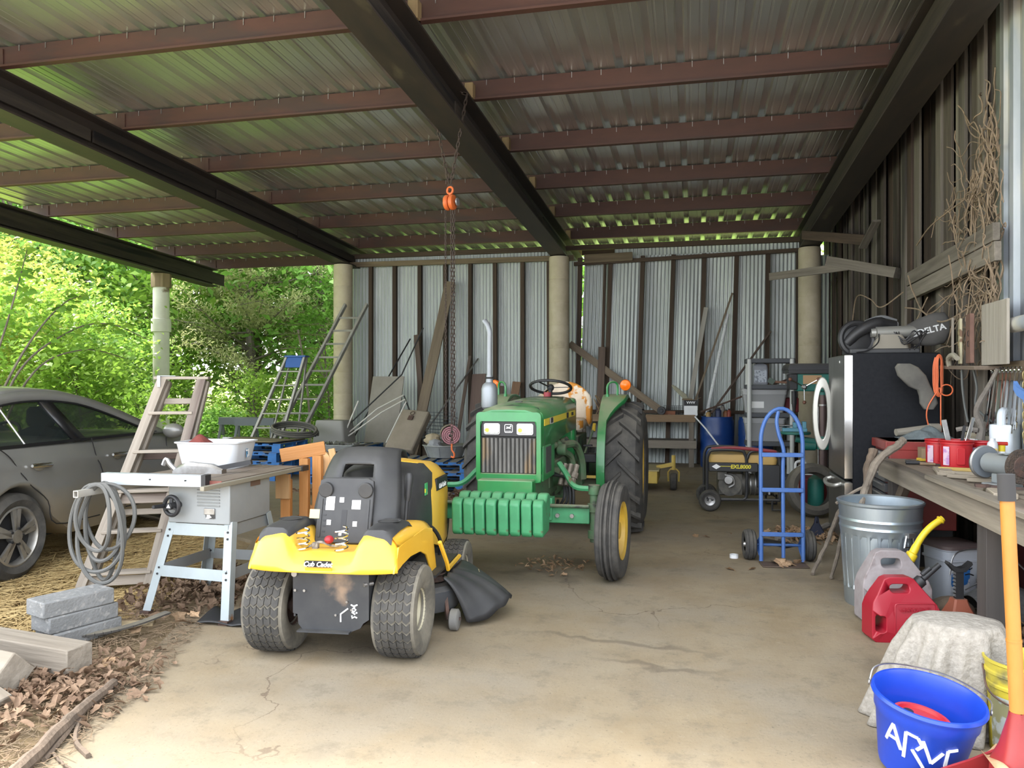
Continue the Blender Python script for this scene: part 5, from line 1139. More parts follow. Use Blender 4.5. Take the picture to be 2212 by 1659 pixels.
# ---- chain hoist
chm = mat('chain_rust', (.10,.075,.06), .7, .5, col2=(.06,.045,.04), scale=30); orm = mat('hoist_orange', (.62,.13,.03), .5, dust=.2)
CHs = thing('chain_hoist', 'orange hand chain hoist hanging from the rafter', 'chain hoist', (-2.46, 7.8, 3.34))
link = B(); link.tube([(.011*math.cos(a), 0, .020*math.sin(a)+(.008 if math.sin(a) > 0 else -.008)) for a in [2*PI*i/10 for i in range(10)]], .0042, 5, True)
def chain(nm, a, b_, sc=1.):
    a, b_ = V(a), V(b_); L_ = (b_-a).length; n = int(L_/(.040*sc)); q = (b_-a).to_track_quat('Z', 'X').to_matrix().to_4x4(); c = B()
    for i in range(n): c.add(link.v, link.f, Matrix.Translation(a.lerp(b_, (i+.5)/n)) @ q @ Matrix.Rotation(PI/2*(i % 2), 4, 'Z') @ Matrix.Scale(sc, 4))
    o = c.obj(nm, chm, CHs, fix=False); tag(o, kind='stuff'); return o
for s in (-1, 1): B().lathe([(0, .02), (.05, .02), (.075, .012), (.08, 0), (.08, -.018), (.07, -.03), (0, -.03)], 26, (0, 0, 0), (s*.98, -.15 if s > 0 else .15, 0)).xf(Matrix.Translation((s*.035, -.005*s, 0))).obj('drum_cover', orm, CHs)
B().cyl((-.05, 0, 0), (.05, 0, 0), .045).obj('drum', dark, CHs)
B().lathe([(0, .035), (.04, .032), (.042, .02)], 16, (.06, -.01, 0), (.98, -.15, 0)).obj('maker_disc', mat('disc_grey', (.3,.31,.33), .4, .5), CHs)
B().torus((0, 0, .125), .035, .012, (.3, 1, 0), 18, 7).cyl((0, 0, .07), (0, 0, .1), .014, n=8).obj('top_hook', orm, CHs)
chain('sling_chain', (0, 0, .14), (-.14, 0, .80), 1.3); chain('sling_chain', (0, 0, .14), (.185, -.01, 1.10), 1.3); chain('sling_chain', (.185, -.01, 1.10), (-.02, 0, 1.20), 1.3); chain('sling_chain', (-.14, 0, .8), (-.15, 0, 1.1), 1.3)
chain('load_chain', (.015, 0, -.08), (.02, 0, -2.50), 1.05); chain('load_chain', (.04, .005, -.08), (.045, .005, -2.3), 1.05); chain('hand_chain', (-.05, .0, -.05), (-.05, .02, -2.25), .8)
B().tube(bez([(.02, 0, -2.50), (.02, 0, -2.56), (.045, 0, -2.6), (.04, 0, -2.64), (.01, 0, -2.63)], 5), .009, 6).obj('load_hook', orm, CHs)

# ================================================================ back work bench
bwm = wood('bench_wood', (.24,.165,.10), (.16,.11,.07), .12, dust=.5); bwg = wood('bench_wood_grey', (.21,.185,.15), (.14,.12,.10), .12)
BB = thing('workbench', 'rough lumber workbench against the corrugated wall', 'workbench', (-1.0, 14.1, 0))
for k in range(4): plank('top_board', (-1.15, .09+.15*k, .885), (1.03, .09+.15*k, .885), .146, .04, bwm, BB)
plank('front_apron', (-1.15, .0, .855), (1.03, .0, .855), .04, .13, bwm, BB, side=(0, 1, 0))
for x in (-1.0, .96):
    for y in (.05, .5): plank('leg', (x, y, 0), (x, y, .86), .09, .09, bwg, BB, side=(1, 0, 0))
plank('lower_rail', (-1.1, -.02, .40), (1.05, -.02, .40), .04, .14, bwg, BB, side=(0, 1, 0)); plank('lower_shelf', (-1.1, .28, .46), (1.0, .28, .46), .5, .02, bwg, BB)
plank('side_rail', (1.02, .0, .40), (1.02, .55, .40), .04, .14, bwg, BB, side=(1, 0, 0))
cd = mat('cardboard', (.30,.215,.13), .9, col2=(.25,.18,.11), scale=4)
bx = thing('carton', 'white and black printed carton with open cardboard flaps', 'carton', (-.05, 14.3, .906)); B().bb(-.115, .115, -.10, .10, 0, .27).obj('box', white_p, bx)
B().bb(-.116, .116, -.102, -.099, .17, .27).obj('black_panel', black_ink, bx); text('VVVV', .06, white_ink, bx, (0, -.103, .225), (R(90), 0, 0), bold=.002); text('———\n— —', .03, mat('grey_print', (.35,.36,.38), .6), bx, (0, -.1015, .10), (R(90), 0, 0))
B().box((-.06, -.13, .285), (.18, .08, .004), (R(15), 0, 0)).box((.13, 0, .30), (.10, .2, .004), (0, R(-20), 0)).box((0, .02, .275), (.23, .2, .004)).obj('flaps', cd, bx)
cl_ = thing('grease_gun', 'khaki grip tool sticking out of the carton', 'tool', (-.08, 14.3, 1.17), 0, None, (0, R(-48), 0)); B().loft([[(x, y, z) for x, y in rrect(w, .03, .012, 2)] for z, w in ((0, .05), (.06, .05), (.10, .09), (.16, .085), (.34, .06), (.40, .03))]).obj('handle', mat('khaki', (.25,.24,.17), .7), cl_); B().cyl((0, 0, -.08), (0, 0, .02), .012).obj('rod', chrome, cl_)
b = B()
for k in range(10): b.tube([(-.16+.036*k, 0, 0), (-.16+.036*k, 0, .16)], .002, 3); b.tube([(-.16+.036*k, .12, 0), (-.16+.036*k, .12, .16)], .002, 3)
for z in (.0, .04, .08, .12, .16): b.tube([(-.17, 0, z), (.17, 0, z), (.17, .12, z), (-.17, .12, z)], .002, 3, True)
mk(b, 'wire_basket', dark, 'small wire basket on the back workbench', 'basket', (-.36, 14.4, .91))
pu = thing('motor_pulley', 'greasy iron pulley lying on the back workbench', 'pulley', (-.56, 14.25, .985), R(25)); B().lathe([(0, .05), (.03, .05), (.035, .03), (.07, .03), (.075, .01), (.06, 0), (.075, -.02), (.07, -.04), (.04, -.05), (.035, -.12), (0, -.12)], 20, (0, 0, 0), (-.5, -.9, 0)).obj('wheel', dark, pu)
mk(B().bb(-.10, .10, -.05, .05, 0, .07), 'brick', mat('brick_red', (.28,.12,.07), .9, col2=(.22,.09,.05), scale=10), 'red brick on the back workbench', 'brick', (-.42, 14.38, .908), bev=.004)
w_ = B().beam((0, 0, 0), (.22, -.02, 0), .016, .008).torus((0, 0, 0), .018, .008, n=14, k=5); mk(w_, 'wrench', chrome, 'chrome wrench beside the iron pulley', 'wrench', (-.42, 14.16, .915))
yj = thing('oil_bottle', 'small yellow bottle at the end of the back workbench', 'bottle', (-1.93, 14.2, .907)); B().loft([[(x, y, z) for x, y in rrect(w, w*.6, .02, 3)] for z, w in ((0, .14), (.02, .15), (.20, .15), (.26, .07), (.30, .045), (.34, .045))]).obj('body', mat('bottle_yellow', (.5,.42,.05), .5, col3=(.55,.55,.5), scale3=6, lo3=.5, hi3=.52), yj); B().tube(bez([(.06, 0, .30), (.12, 0, .28), (.11, 0, .18)], 4), .01, 5).obj('handle', white_p, yj)
kd = thing('kindling_box', 'open box of thin kindling sticks on the back workbench', 'kindling', (-1.62, 14.28, .907))
for k in range(14): plank('stick', (random.uniform(-.12, .12), random.uniform(-.1, .1), 0), (random.uniform(-.15, .15), random.uniform(-.1, .1), random.uniform(.25, .38)), .02, .015, wood('kindling', (.30,.21,.12), (.2,.14,.08), .3), kd)
lean('diagonal_brace', (-.55, 14.58, .95), (-2.28, 14.70, 2.22), .13, .04, 'diagonal grey brace board nailed across the studs', 'plank')
lean('leaning_plank', (-1.70, 14.60, .9), (-1.66, 14.66, 2.15), .13, .04, 'short upright plank behind the kindling box', m=dkw)
pvc = mat('pvc_white', (.60,.62,.63), .5, col3=(.45,.47,.48), scale3=30)
mk(B().tube([(.22, 14.35, .9), (.60, 14.72, 2.72)], .032, 10), 'pvc_pipe', pvc, 'white plastic pipe leaning behind the blue barrel', 'pipe')
lean('leaning_stick', (-.06, 14.45, .9), (.68, 14.72, 3.1), .035, .02, 'slim brown stick leaning beside the white pipe', 'stick'); lean('leaning_stick', (.3, 14.2, .95), (1.34, 14.72, 2.4), .035, .03, 'dark stick leaning over the blue barrels', 'stick', m=dkw)
lean('leaning_stick', (-.1, 14.4, .95), (.22, 14.72, 2.85), .08, .02, 'thin white lath leaning behind the carton', 'stick', m=wood('lath', (.42,.40,.36), (.34,.32,.28)))
mk(B().tube([(.12, 13.9, .98), (1.5, 13.2, 1.55)], .016, 6), 'iron_bar', rust, 'long rusty bar propped between the barrel and drill press', 'bar')
mk(B().tube([(.02, 13.9, .90), (.20, 13.82, .70), (.46, 13.6, .36)], .014, 6), 'white_rod', white_p, 'thin white rod leaning on the blue barrel', 'rod')
# ---- barrels
blue = mat('barrel_blue', (.008,.045,.20), .4, col2=(.006,.035,.16), scale=3, dust=.3)
def barrel(lab, x, y):
    t = thing('plastic_barrel', lab, 'barrel', (x, y, 0), group='blue barrels by the back wall')
    B().lathe([(.27, 0), (.285, .02), (.29, .25), (.297, .28), (.29, .31), (.29, .55), (.297, .58), (.29, .61), (.288, .82), (.27, .86), (.275, .89), (.25, .89), (.24, .87), (0, .87)], 36, caps=True).obj('drum', blue, t)
barrel('blue plastic barrel between the workbench and shelving', .40, 14.30); barrel('blue plastic barrel half hidden behind the plastic shelving', 1.04, 14.15)
for k, (x, y, r, h, c, lab) in enumerate(((.25, 14.2, .045, .10, (.35,.22,.08), 'amber jar'), (.42, 14.15, .05, .16, (.03,.04,.10), 'dark blue bottle'), (.55, 14.28, .05, .12, (.30,.12,.05), 'brown can'), (.36, 14.4, .04, .18, (.08,.08,.09), 'black spray can'), (.50, 14.42, .045, .2, (.22,.2,.18), 'grey can'), (.6, 14.2, .035, .14, (.25,.05,.03), 'red can'))):
    t = thing('can', f'{lab} standing on the blue barrel', 'can', (x, y, .872), group='cans on the blue barrel'); B().lathe([(r, 0), (r, h*.8), (r*.6, h*.9), (r*.5, h)], 16, caps=True).obj('body', mat('can%d' % k, c, .5), t); B().cyl((0, 0, h), (0, 0, h+.02), r*.5, n=12).obj('cap', dark, t)
# ---- plastic shelving with totes
shg = mat('shelf_dark', (.065,.07,.08), .6, dust=.3); shp = mat('shelf_post', (.50,.51,.50), .6)
SH = thing('shelving_unit', 'grey plastic shelving with white posts beside the drill press', 'shelving', (1.14, 12.75, 0), R(0))
for x in (-.31, .31):
    for y in (-.21, .2): B().lathe([(.036, 0), (.034, .05), (.034, 1.80), (.03, 1.84)], 14, (x, y, 0)).obj('post', shp, SH)
for z in (.06, .58, .86 if False else 1.02, 1.45, 1.85): o = B().bb(-.36, .36, -.20, .24, z-.07, z).obj('shelf', shg, SH, bev=.01)
tg = mat('tote_grey', (.32,.325,.33), .5, dust=.2)
def tote(lab, x, y, z, w, d_, h, sub=True):
    t = thing('storage_tote', lab, 'tote', (x, y, z), group='grey totes on the shelving')
    B().loft([[(a, c, q) for a, c in rrect(w*s_, d_*s_, .04, 3)] for q, s_ in ((0, .84), (.01, .85), (h*.8, .97), (h*.82, 1.0), (h, 1.0), (h, .96))]).obj('bin', tg, t); B().loft([[(a, c, q) for a, c in rrect(w*s_, d_*s_, .04, 3)] for q, s_ in ((h-.005, 1.04), (h+.015, 1.04), (h+.025, 1.0))]).obj('lid', tg, t)
    return t
t = tote('grey storage tote with a white paper taped on', 1.06, 12.79, 1.021, .66, .34, .34); B().box((-.12, -.158, .12), (.22, .003, .10), (R(4), 0, 0)).obj('paper', white_ink, t)
tote('grey storage tote on the lower shelf of the shelving', 1.06, 12.79, .581, .60, .34, .34)
jg = thing('jug', 'grey jug with a printed label on the plastic shelving', 'jug', (1.0, 12.70, 1.451)); B().loft([[(a, c, q) for a, c in rrect(w, w*.55, .03, 3)] for q, w in ((0, .21), (.015, .225), (.24, .225), (.27, .215), (.30, .2), (.33, .10), (.34, .06))]).obj('body', mat('jug_grey', (.22,.23,.26), .5), jg)
B().box((0, -.0625, .13), (.18, .002, .19)).obj('label', mat('jug_label', (.42,.46,.52), .6, col3=(.2,.22,.26), scale3=30, lo3=.52, hi3=.56), jg); B().tube(bez([(-.09, 0, .28), (-.08, 0, .35), (0, 0, .365), (.03, 0, .34)], 4), .016, 7).obj('handle', shp, jg); B().cyl((.06, 0, .32), (.06, 0, .37), .028).obj('cap', black, jg)
fn = thing('hand_tool', 'red-handled tool lying on the plastic shelving', 'tool', (1.28, 12.65, 1.475), R(-10)); B().cyl((-.1, 0, .02), (.22, 0, .0), .02, .015).obj('handle', mat('tool_brown', (.22,.12,.08), .7), fn); B().box((-.12, 0, .03), (.10, .06, .08), (0, R(30), 0)).obj('head', mat('tool_green', (.06,.09,.07), .6), fn)
mk(B().bb(-.12, .12, -.1, .1, 0, .19), 'white_box', white_p, 'small white plastic box behind the totes', 'box', (1.44, 12.92, 1.25), bev=.02)
mk(B().bb(-.14, .14, -.1, .1, 0, .22), 'red_box', mat('box_red', (.2,.02,.03), .6), 'dark red box beneath the small white box', 'box', (1.44, 12.92, 1.024), bev=.01)
# ---- drill press
tl = mat('drill_teal', (.02,.17,.135), .5, col2=(.015,.13,.105), scale=5, dust=.3); col_m = mat('drill_column', (.11,.075,.07), .45, .5)
DP = thing('drill_press', 'teal floor drill press with a black belt cover', 'drill press', (1.74, 11.55, 0))
B().loft([[(x, y, z) for x, y in rrect(w, w*1.3, .04, 3)] for z, w in ((0, .36), (.05, .36), (.06, .3))]).obj('base', tl, DP); B().cyl((0, 0, .05), (0, 0, 1.45), .062, n=20).obj('column', col_m, DP); B().cyl((0, 0, 1.16), (0, 0, 1.18), .07).obj('collar', steel, DP); B().cyl((0, 0, 1.31), (0, 0, 1.37), .08).obj('head_collar', tl, DP)
B().cyl((-.066, -.03, .3), (-.066, -.03, 1.15), .009, n=6).obj('rack', steel, DP)
hd = B().bb(-.36, .14, -.14, .14, 1.36, 1.60).obj('head', tl, DP, bev=.015); B().box((-.16, -.143, 1.52), (.24, .004, .12)).obj('instruction_plate', mat('plate_tan', (.45,.28,.14), .6), hd)
B().loft([[(x, y, z) for x, y in [(-.52, -.12), (-.47, -.19), (.30, -.19), (.36, -.1), (.36, .1), (.30, .19), (-.47, .19), (-.52, .12)]] for z in (1.605, 1.65)]).loft([[(x*s_, y*s_, z) for x, y in [(-.52, -.12), (-.47, -.19), (.30, -.19), (.36, -.1), (.36, .1), (.30, .19), (-.47, .19), (-.52, .12)]] for z, s_ in ((1.652, 1.02), (1.66, 1.02), (1.72, .98), (1.74, .92))]).obj('belt_cover', mat('cover_black', (.03,.03,.033), .5, dust=.5), DP)
fh = B().lathe([(.035, -.02), (.035, .03), (.02, .05), (0, .05)], 16, (-.27, -.15, 1.42), (0, -1, 0)).obj('feed_hub', steel, DP)
for a in (30, 150, 270): e = V(-.27+.21*math.cos(R(a)), -.20, 1.42+.21*math.sin(R(a))); B().tube([(-.27, -.17, 1.42), e], .007, 5).obj('feed_arm', chrome, fh); B().sphere(e, .026, 10, 6).obj('feed_knob', mat('knob_brown', (.20,.09,.06), .5), fh)
B().cyl((-.38, 0, 1.36), (-.38, 0, 1.18), .035).cyl((-.38, 0, 1.18), (-.38, 0, 1.06), .028, .016).obj('chuck', dark, DP); B().bb(-.46, -.35, -.15, .15, 1.38, 1.60).obj('head_front', black, DP, bev=.01)
B().lathe([(0, .76), (.19, .76), (.20, .77), (.20, .79), (.19, .80), (0, .80)], 30, (-.36, 0, 0)).obj('table', tl, DP); B().cyl((-.36, 0, .70), (.0, 0, .64), .05).cyl((0, 0, .56), (0, 0, .74), .095).cyl((-.28, 0, .6), (-.1, 0, .6), .06).obj('table_arm', tl, DP); B().tube([(.06, -.05, .64), (.16, -.1, .68), (.2, -.1, .74)], .01, 6).obj('table_crank', rust, DP)
vs_ = thing('drill_vise', 'sky-blue drill vise on the drill press table', 'vise', (1.36, 11.5, .802)); B().bb(-.16, .16, -.06, .06, 0, .05).bb(-.02, .03, -.06, .06, .05, .13).bb(.10, .15, -.06, .06, .05, .14).obj('body', mat('vise_blue', (.12,.32,.42), .5), vs_, bev=.006); B().cyl((.15, 0, .08), (-.26, 0, .08), .012).obj('screw', chrome, vs_)
wj = thing('jug', 'white plastic jug under the drill press table', 'jug', (1.42, 11.05, 0)); B().loft([[(a, c, q) for a, c in rrect(w, w*.7, .04, 3)] for q, w in ((0, .26), (.02, .28), (.30, .28), (.36, .16), (.40, .07), (.43, .07))]).obj('body', white_p, wj); B().tube(bez([(-.1, 0, .30), (-.09, 0, .42), (.02, 0, .44)], 4), .018, 6).obj('handle', white_p, wj)
# ---- rear finish mower
fmY = mat('fm_yellow', (.50,.36,.07), .6, col2=(.40,.28,.06), scale=5, dust=.6)
FM = thing('finishing_mower', 'yellow finishing mower deck on caster wheels behind the tractor', 'mower deck', (-1.25, 11.0, 0))
B().bb(-.95, .78, -.35, .45, .13, .30).obj('deck', fmY, FM, bev=.01); B().bb(-.5, .45, -.28, .1, .30, .45).obj('gearbox_cover', black, FM, bev=.01); B().bb(-.95, .80, -.36, .46, .295, .31).obj('deck_rim', mat('fm_rim', (.36,.30,.15), .7, dust=.5), FM)
plank('hitch_arm', (.35, .1, .3), (.2, .1, .75), .05, .05, fmY, FM); plank('hitch_pin', (.2, .05, .75), (.2, .15, .75), .03, .03, rust, FM)
for s, x in ((1, .98), (-1, -1.1)):
    b = B().tube([(x-.07, .05, .12), (x-.075, .05, .25), (x-.04, .05, .29), (x+.04, .05, .29), (x+.075, .05, .25), (x+.07, .05, .12)], .012, 6).cyl((x, .05, .28), (x, .05, .48), .028, n=10); fk = b.obj('caster_fork', fmY, FM)
    B().beam((x, .05, .36), (s*.75, .05, .31), .06, .05).obj('caster_arm', fmY, FM)
    B().lathe([(.05, -.045), (.10, -.045), (.115, -.035), (.12, 0), (.115, .035), (.10, .045), (.05, .045)], 22, (x, .05, .12), (1, 0, 0)).obj('caster_wheel', rubber, fk)
# ---- generator
GN = thing('generator', 'portable generator in a black tube frame with a tan tank', 'generator', (.15, 9.33, 0), R(3))
gf = mat('gen_frame', (.035,.035,.037), .5, .3, dust=.3)
for y in (0, .52):
    B().tube(bez([(.0, y, .14), (0, y, .55), (.02, y, .66), (.08, y, .70), (.36, y, .70), (.42, y, .66), (.44, y, .55), (.44, y, .2), (.40, y, .14)], 4)+[V(.0, y, .13)], .018, 8).obj('frame_hoop', gf, GN)
B().tube([(0, 0, .14), (.8, 0, .14), (.8, .52, .14), (0, .52, .14)], .018, 6, True).tube(bez([(.44, 0, .6), (.5, 0, .69), (.74, 0, .69), (.8, 0, .6), (.8, 0, .14)], 4), .018, 8).obj('base_frame', gf, GN)
B().tube(bez([(.05, 0.02, .71), (.3, .0, .73), (.7, -.02, .70), (.76, .0, .68)], 4), .02, 8).obj('red_grip', mat('grip_red', (.25,.03,.04), .6, dust=.3), GN)
B().loft([[(x, y, z) for x, y in rrect(w, w*.62, .06, 4, .41, .26)] for z, w in ((.53, .70), (.54, .74), (.60, .76), (.645, .72), (.665, .62))]).obj('fuel_tank', mat('tank_tan', (.50,.32,.10), .6, dust=.8, dustcol=(.24,.20,.13)), GN)
pn = B().bb(.02, .56, -.03, .02, .46, .56).bb(.56, .80, -.03, .2, .28, .54).obj('control_panel', black, GN, bev=.006)
text('EXL8000', .06, mat('print_yellow', (.7,.6,.03), .5), pn, (.37, -.032, .515), (R(90), 0, 0), bold=.002, shear=.1); B().box((.19, -.031, .52), (.22, .002, .006)).obj('yellow_line', MATS['print_yellow'], pn); B().prism([(.05, .515), (.10, .545), (.15, .515), (.10, .485)], -.033, -.031).obj('badge_diamond', white_ink, pn)
e = B().cyl((.26, .05, .30), (.26, .22, .30), .13, n=20).bb(.14, .40, .1, .42, .18, .42).cyl((.40, .22, .29), (.70, .22, .29), .125, n=20).bb(.12, .22, .02, .15, .36, .45); e.obj('engine', mat('gen_engine', (.06,.058,.055), .6, .3, col2=(.13,.12,.10), scale=10, dust=.5), GN)
for k in range(5): B().torus((.44+.055*k, .22, .29), .127, .008, (1, 0, 0), 20, 5).obj('cooling_fin', steel, GN)
B().lathe([(.05, -.02), (.055, .0), (.045, .02), (0, .02)], 16, (.24, .02, .36), (0, -1, 0)).tube(bez([(.2, 0, .42), (.28, -.02, .40), (.30, -.01, .32), (.24, -.01, .28)], 4), .012, 5).obj('carburettor', steel, GN); B().bb(.68, .70, .02, .4, .2, .5).obj('end_plate', steel, GN)
for y in (-.02, .54):
    w_ = B().lathe(tyre_profile(.125, .08, .065), 26, (0, 0, 0), (0, 1, 0)).obj('wheel', rubber, GN); w_.location = (.03, y, .125); B().lathe([(.07, -.02), (.06, 0), (.02, .01), (.015, -.035), (0, -.035)], 20, (0, 0, 0), (0, 1, 0)).obj('hub', steel, w_)
for y in (0, .5): B().tube([(.72, y, .14), (.72, y, .03), (.84, y, .03), (.84, y, .14)], .014, 6).obj('foot', gf, GN)
# ---- hand truck
hb = mat('truck_blue', (.045,.12,.36), .5, .1, col2=(.07,.15,.36), scale=6, col3=(.20,.13,.09), scale3=9, lo3=.70, hi3=.75)
HT = thing('hand_truck', 'blue tubular hand truck with a hooped handle', 'hand truck', (.70, 6.72, 0), R(6))
B().tube([(-.165, 0, .02), (-.165, .02, .95)]+[(-.165*math.cos(R(a)), .02+.03*math.sin(R(a)), .98+.28*math.sin(R(a))) for a in range(0, 181, 12)]+[(.165, .02, .95), (.165, 0, .02)], .0165, 10).obj('hoop_frame', hb, HT)
B().tube(bez([(.01, .0, .05), (.01, .02, .75), (.015, .02, .92), (-.02, .03, 1.05), (-.035, .04, 1.15), (-.02, .05, 1.235)], 5), .0155, 8).obj('centre_tube', hb, HT)
for z in (.24, .60, .885): plank('cross_bar', (-.165, -.012, z), (.165, -.012, z), .01, .035, hb, HT, side=(0, 1, 0))
plank('toe_plate', (0, -.16, .008), (0, .02, .008), .36, .008, mat('toe_rust', (.12,.085,.065), .7, .3), HT, side=(1, 0, 0)); B().cyl((-.27, .14, .125), (.27, .14, .125), .012).obj('axle', hb, HT)
for s in (-1, 1):
    plank('wheel_bracket', (s*.165, .0, .22), (s*.17, .15, .13), .03, .006, hb, HT); plank('wheel_bracket', (s*.165, .0, .05), (s*.17, .15, .12), .03, .006, hb, HT)
    w_ = B().lathe([(.06, -.035), (.075, -.043), (.105, -.046), (.12, -.035), (.122, -.022), (.118, -.018), (.126, -.01), (.126, .01), (.118, .018), (.122, .022), (.12, .035), (.105, .046), (.075, .043), (.06, .035)], 28, (0, 0, 0), (1, 0, 0)).obj('wheel', rubber, HT); w_.location = (s*.235, .14, .126); B().lathe([(.062, -.03*s), (.06, .02*s), (.03, .015*s), (.02, .05*s), (0, .05*s)], 18, (0, 0, 0), (1, 0, 0)).obj('hub', steel, w_)
for k, (dx, dy, s_) in enumerate(((-.02, -.10, .14), (.05, -.08, .12), (-.06, -.05, .12), (.11, -.03, .10), (.02, -.13, .09))): drop_leaf(.70+dx, 6.72+dy, .015, s_, 'brown leaf lying on the hand truck toe plate', 'leaves on the hand truck plate', leafs[0])
# ---- car tyre and gas cylinder
ty = thing('spare_tyre', 'loose car tyre leaning behind the hand truck', 'tyre', (1.27, 9.15, .30), 0, None, (R(-14), 0, R(12))); B().lathe(tyre_profile(.29, .20, .185), 40, (0, 0, 0), (0, 1, 0)).obj('carcass', mat('tyre_loose', (.10,.09,.075), .9, col2=(.065,.06,.052), scale=7, dust=.4), ty)
gc = thing('gas_cylinder', 'small green gas cylinder standing behind the loose tyre', 'cylinder', (1.36, 9.55, 0)); B().lathe([(.08, 0), (.09, .02), (.09, .34), (.08, .38), (.04, .41), (.02, .43), (.02, .46)], 20, caps=True).obj('tank', tl, gc)
mk(B().bb(-.25, .25, -.2, .2, 0, .35), 'red_case', mat('case_red', (.16,.015,.02), .6), 'dark red case behind the gas cylinder', 'case', (1.5, 10.0, 0), bev=.015)
tp = thing('tape_roll', 'white roll of tape lying on the slab', 'tape', (.33, 6.86, 0)); B().lathe([(.036, 0), (.036, .03), (.022, .03), (.022, 0), (.036, 0)], 20).obj('roll', white_p, tp)
# ---- leaves and twigs inside
leaf_heap('leaf_litter', 'faded pinkish leaf litter beside the fridge', 260, 1.05, 8.0, .38, .5, .03, 0, (.04, .08))
leaf_heap('leaf_litter', 'brown leaves heaped behind the tractor wheel', 300, -2.75, 9.5, .5, .7, .12, 0, (.05, .1))
leaf_heap('leaf_litter', 'brown leaves and trash around the pallets', 260, -4.5, 9.7, .9, .4, .06, 0, (.05, .1))
leaf_heap('leaf_litter', 'thin twigs and leaf bits below the tractor weights', 90, -1.05, 6.2, .35, .35, .01, 0, (.02, .05))
for k, (x, y, lab) in enumerate(((.02, 7.7, 'small brown leaf in front of the generator'), (.35, 7.95, 'curled leaf beside the generator wheel'), (.12, 7.72, 'reddish leaf in front of the generator'), (.45, 6.45, 'leaf scrap beside the tape roll'), (.28, 6.4, 'thin leaf scrap near the hand truck'))): drop_leaf(x, y, .0, random.uniform(.05, .09), lab, 'single leaves on the slab')
# ================================================================ fridge and what is on it
FR = thing('fridge', 'black fridge with a stainless front and large oval door handle', 'fridge', (1.30, 7.40, 0))
fb = mat('fridge_black', (.010,.011,.014), .6, col2=(.014,.015,.018), scale=30, spec=.15); ss = mat('stainless_dull', (.30,.30,.295), .35, .85, col2=(.25,.25,.24), scale=3, stretch=(1, 1, .2))
B().bb(.06, .76, .0, .86, .03, 1.73).obj('cabinet', fb, FR, bev=.01)
dr = B().bb(-.005, .055, .0, .86, .62, 1.72).obj('door', ss, FR, bev=.012); dz = B().bb(-.005, .055, .0, .86, .06, .60).obj('freezer_drawer', ss, FR, bev=.012)
for d_, z0, z1 in ((dr, .63, 1.71), (dz, .07, .59)): B().bb(-.008, .058, -.004, .012, z0, z1).obj('edge_strip', chrome, d_)
hm = mat('handle_satin', (.50,.49,.45), .4, .5)
P = [(.8+.09*math.sin(t)*(1), .0, 1.17+.36*math.cos(t)) for t in [2*PI*i/28 for i in range(28)]]
b = B(); O = [(y, z) for y, _, z in P]; I = [(.8+.045*math.sin(t), 1.17+.25*math.cos(t)) for t in [2*PI*i/28 for i in range(28)]]; n = 28
O = [(y-.8-.075, z) for y, z in O]; I = [(y-.8-.075, z) for y, z in I]
b.add([(x, y, z) for y in (.76, .80) for (x, z) in O]+[(x, y, z) for y in (.755, .80) for (x, z) in I], [(i, (i+1) % n, n+(i+1) % n, n+i) for i in range(n)]+[(2*n+i, 2*n+(i+1) % n, 3*n+(i+1) % n, 3*n+i) for i in range(n)]+[(i, (i+1) % n, 2*n+(i+1) % n, 2*n+i) for i in range(n)]+[(n+i, n+(i+1) % n, 3*n+(i+1) % n, 3*n+i) for i in range(n)])
hn = b.obj('oval_handle', hm, dr, bev=.008); B().bb(-.07, .0, .78, .82, .84, .90).bb(-.07, 0, .78, .82, 1.44, 1.50).obj('handle_posts', hm, hn) if False else None
B().tube(bez([(-.0, .72, .56), (-.06, .70, .54), (-.075, .5, .52), (-.06, .22, .54), (.0, .2, .56)], 5), .018, 8).obj('drawer_handle', hm, dz); B().box((-.007, .25, 1.66), (.003, .02, .02)).obj('badge', white_ink, dr)
B().bb(.05, .7, .05, .8, 0, .035).obj('plinth', black, FR)
# mitre saw with dust bag
MS = thing('mitre_saw', 'mitre saw with a lettered grey dust bag on the fridge', 'mitre saw', (1.62, 7.78, 1.732), R(0))
msg = mat('saw_alu', (.38,.38,.36), .4, .6, dust=.3); cloth_g = mat('bag_grey', (.075,.072,.07), .9, col2=(.055,.053,.05), scale=6, bump=.1)
B().bb(-.25, .33, -.2, .2, .0, .045).obj('base', mat('saw_base', (.05,.05,.052), .5, .2), MS, bev=.01)
B().loft([[(x, y, z) for x, y in rrect(w, .16, .03, 3, .1, -.1)] for z, w in ((.04, .30), (.10, .27), (.16, .2), (.17, .18))]).obj('turntable', mat('saw_dusty', (.24,.22,.18), .7), MS)
B().cyl((-.02, -.12, .19), (.34, -.08, .20), .055, n=18).cyl((-.06, -.12, .19), (-.02, -.12, .19), .04).sphere((.34, -.08, .2), .05).obj('motor', msg, MS)
B().lathe([(.13, -.03), (.15, -.02), (.15, .02), (.13, .03), (.02, .035), (0, .035)], 28, (-.17, -.06, .14), (.15, -1, .1)).obj('blade_guard', black, MS); B().torus((-.17, -.09, .14), .145, .028, (.15, -1, .1), 30, 8).obj('guard_rim', black, MS)
B().tube(bez([(-.26, -.08, .10), (-.16, -.1, .20), (0, -.08, .28), (.16, -.02, .26)], 5), [.05]*6+[.055]*6+[.045]*4, 12).obj('dust_elbow', black, MS)
B().tube(bez([(-.08, 0, .29), (.05, .0, .335), (.18, .02, .30)], 4), .025, 8).obj('carry_handle', mat('handle_grey', (.16,.165,.17), .5), MS); B().bb(.05, .2, -.02, .08, .2, .3).obj('arm_housing', mat('housing_silver', (.45,.47,.5), .4, .3), MS, bev=.02)
rg = []
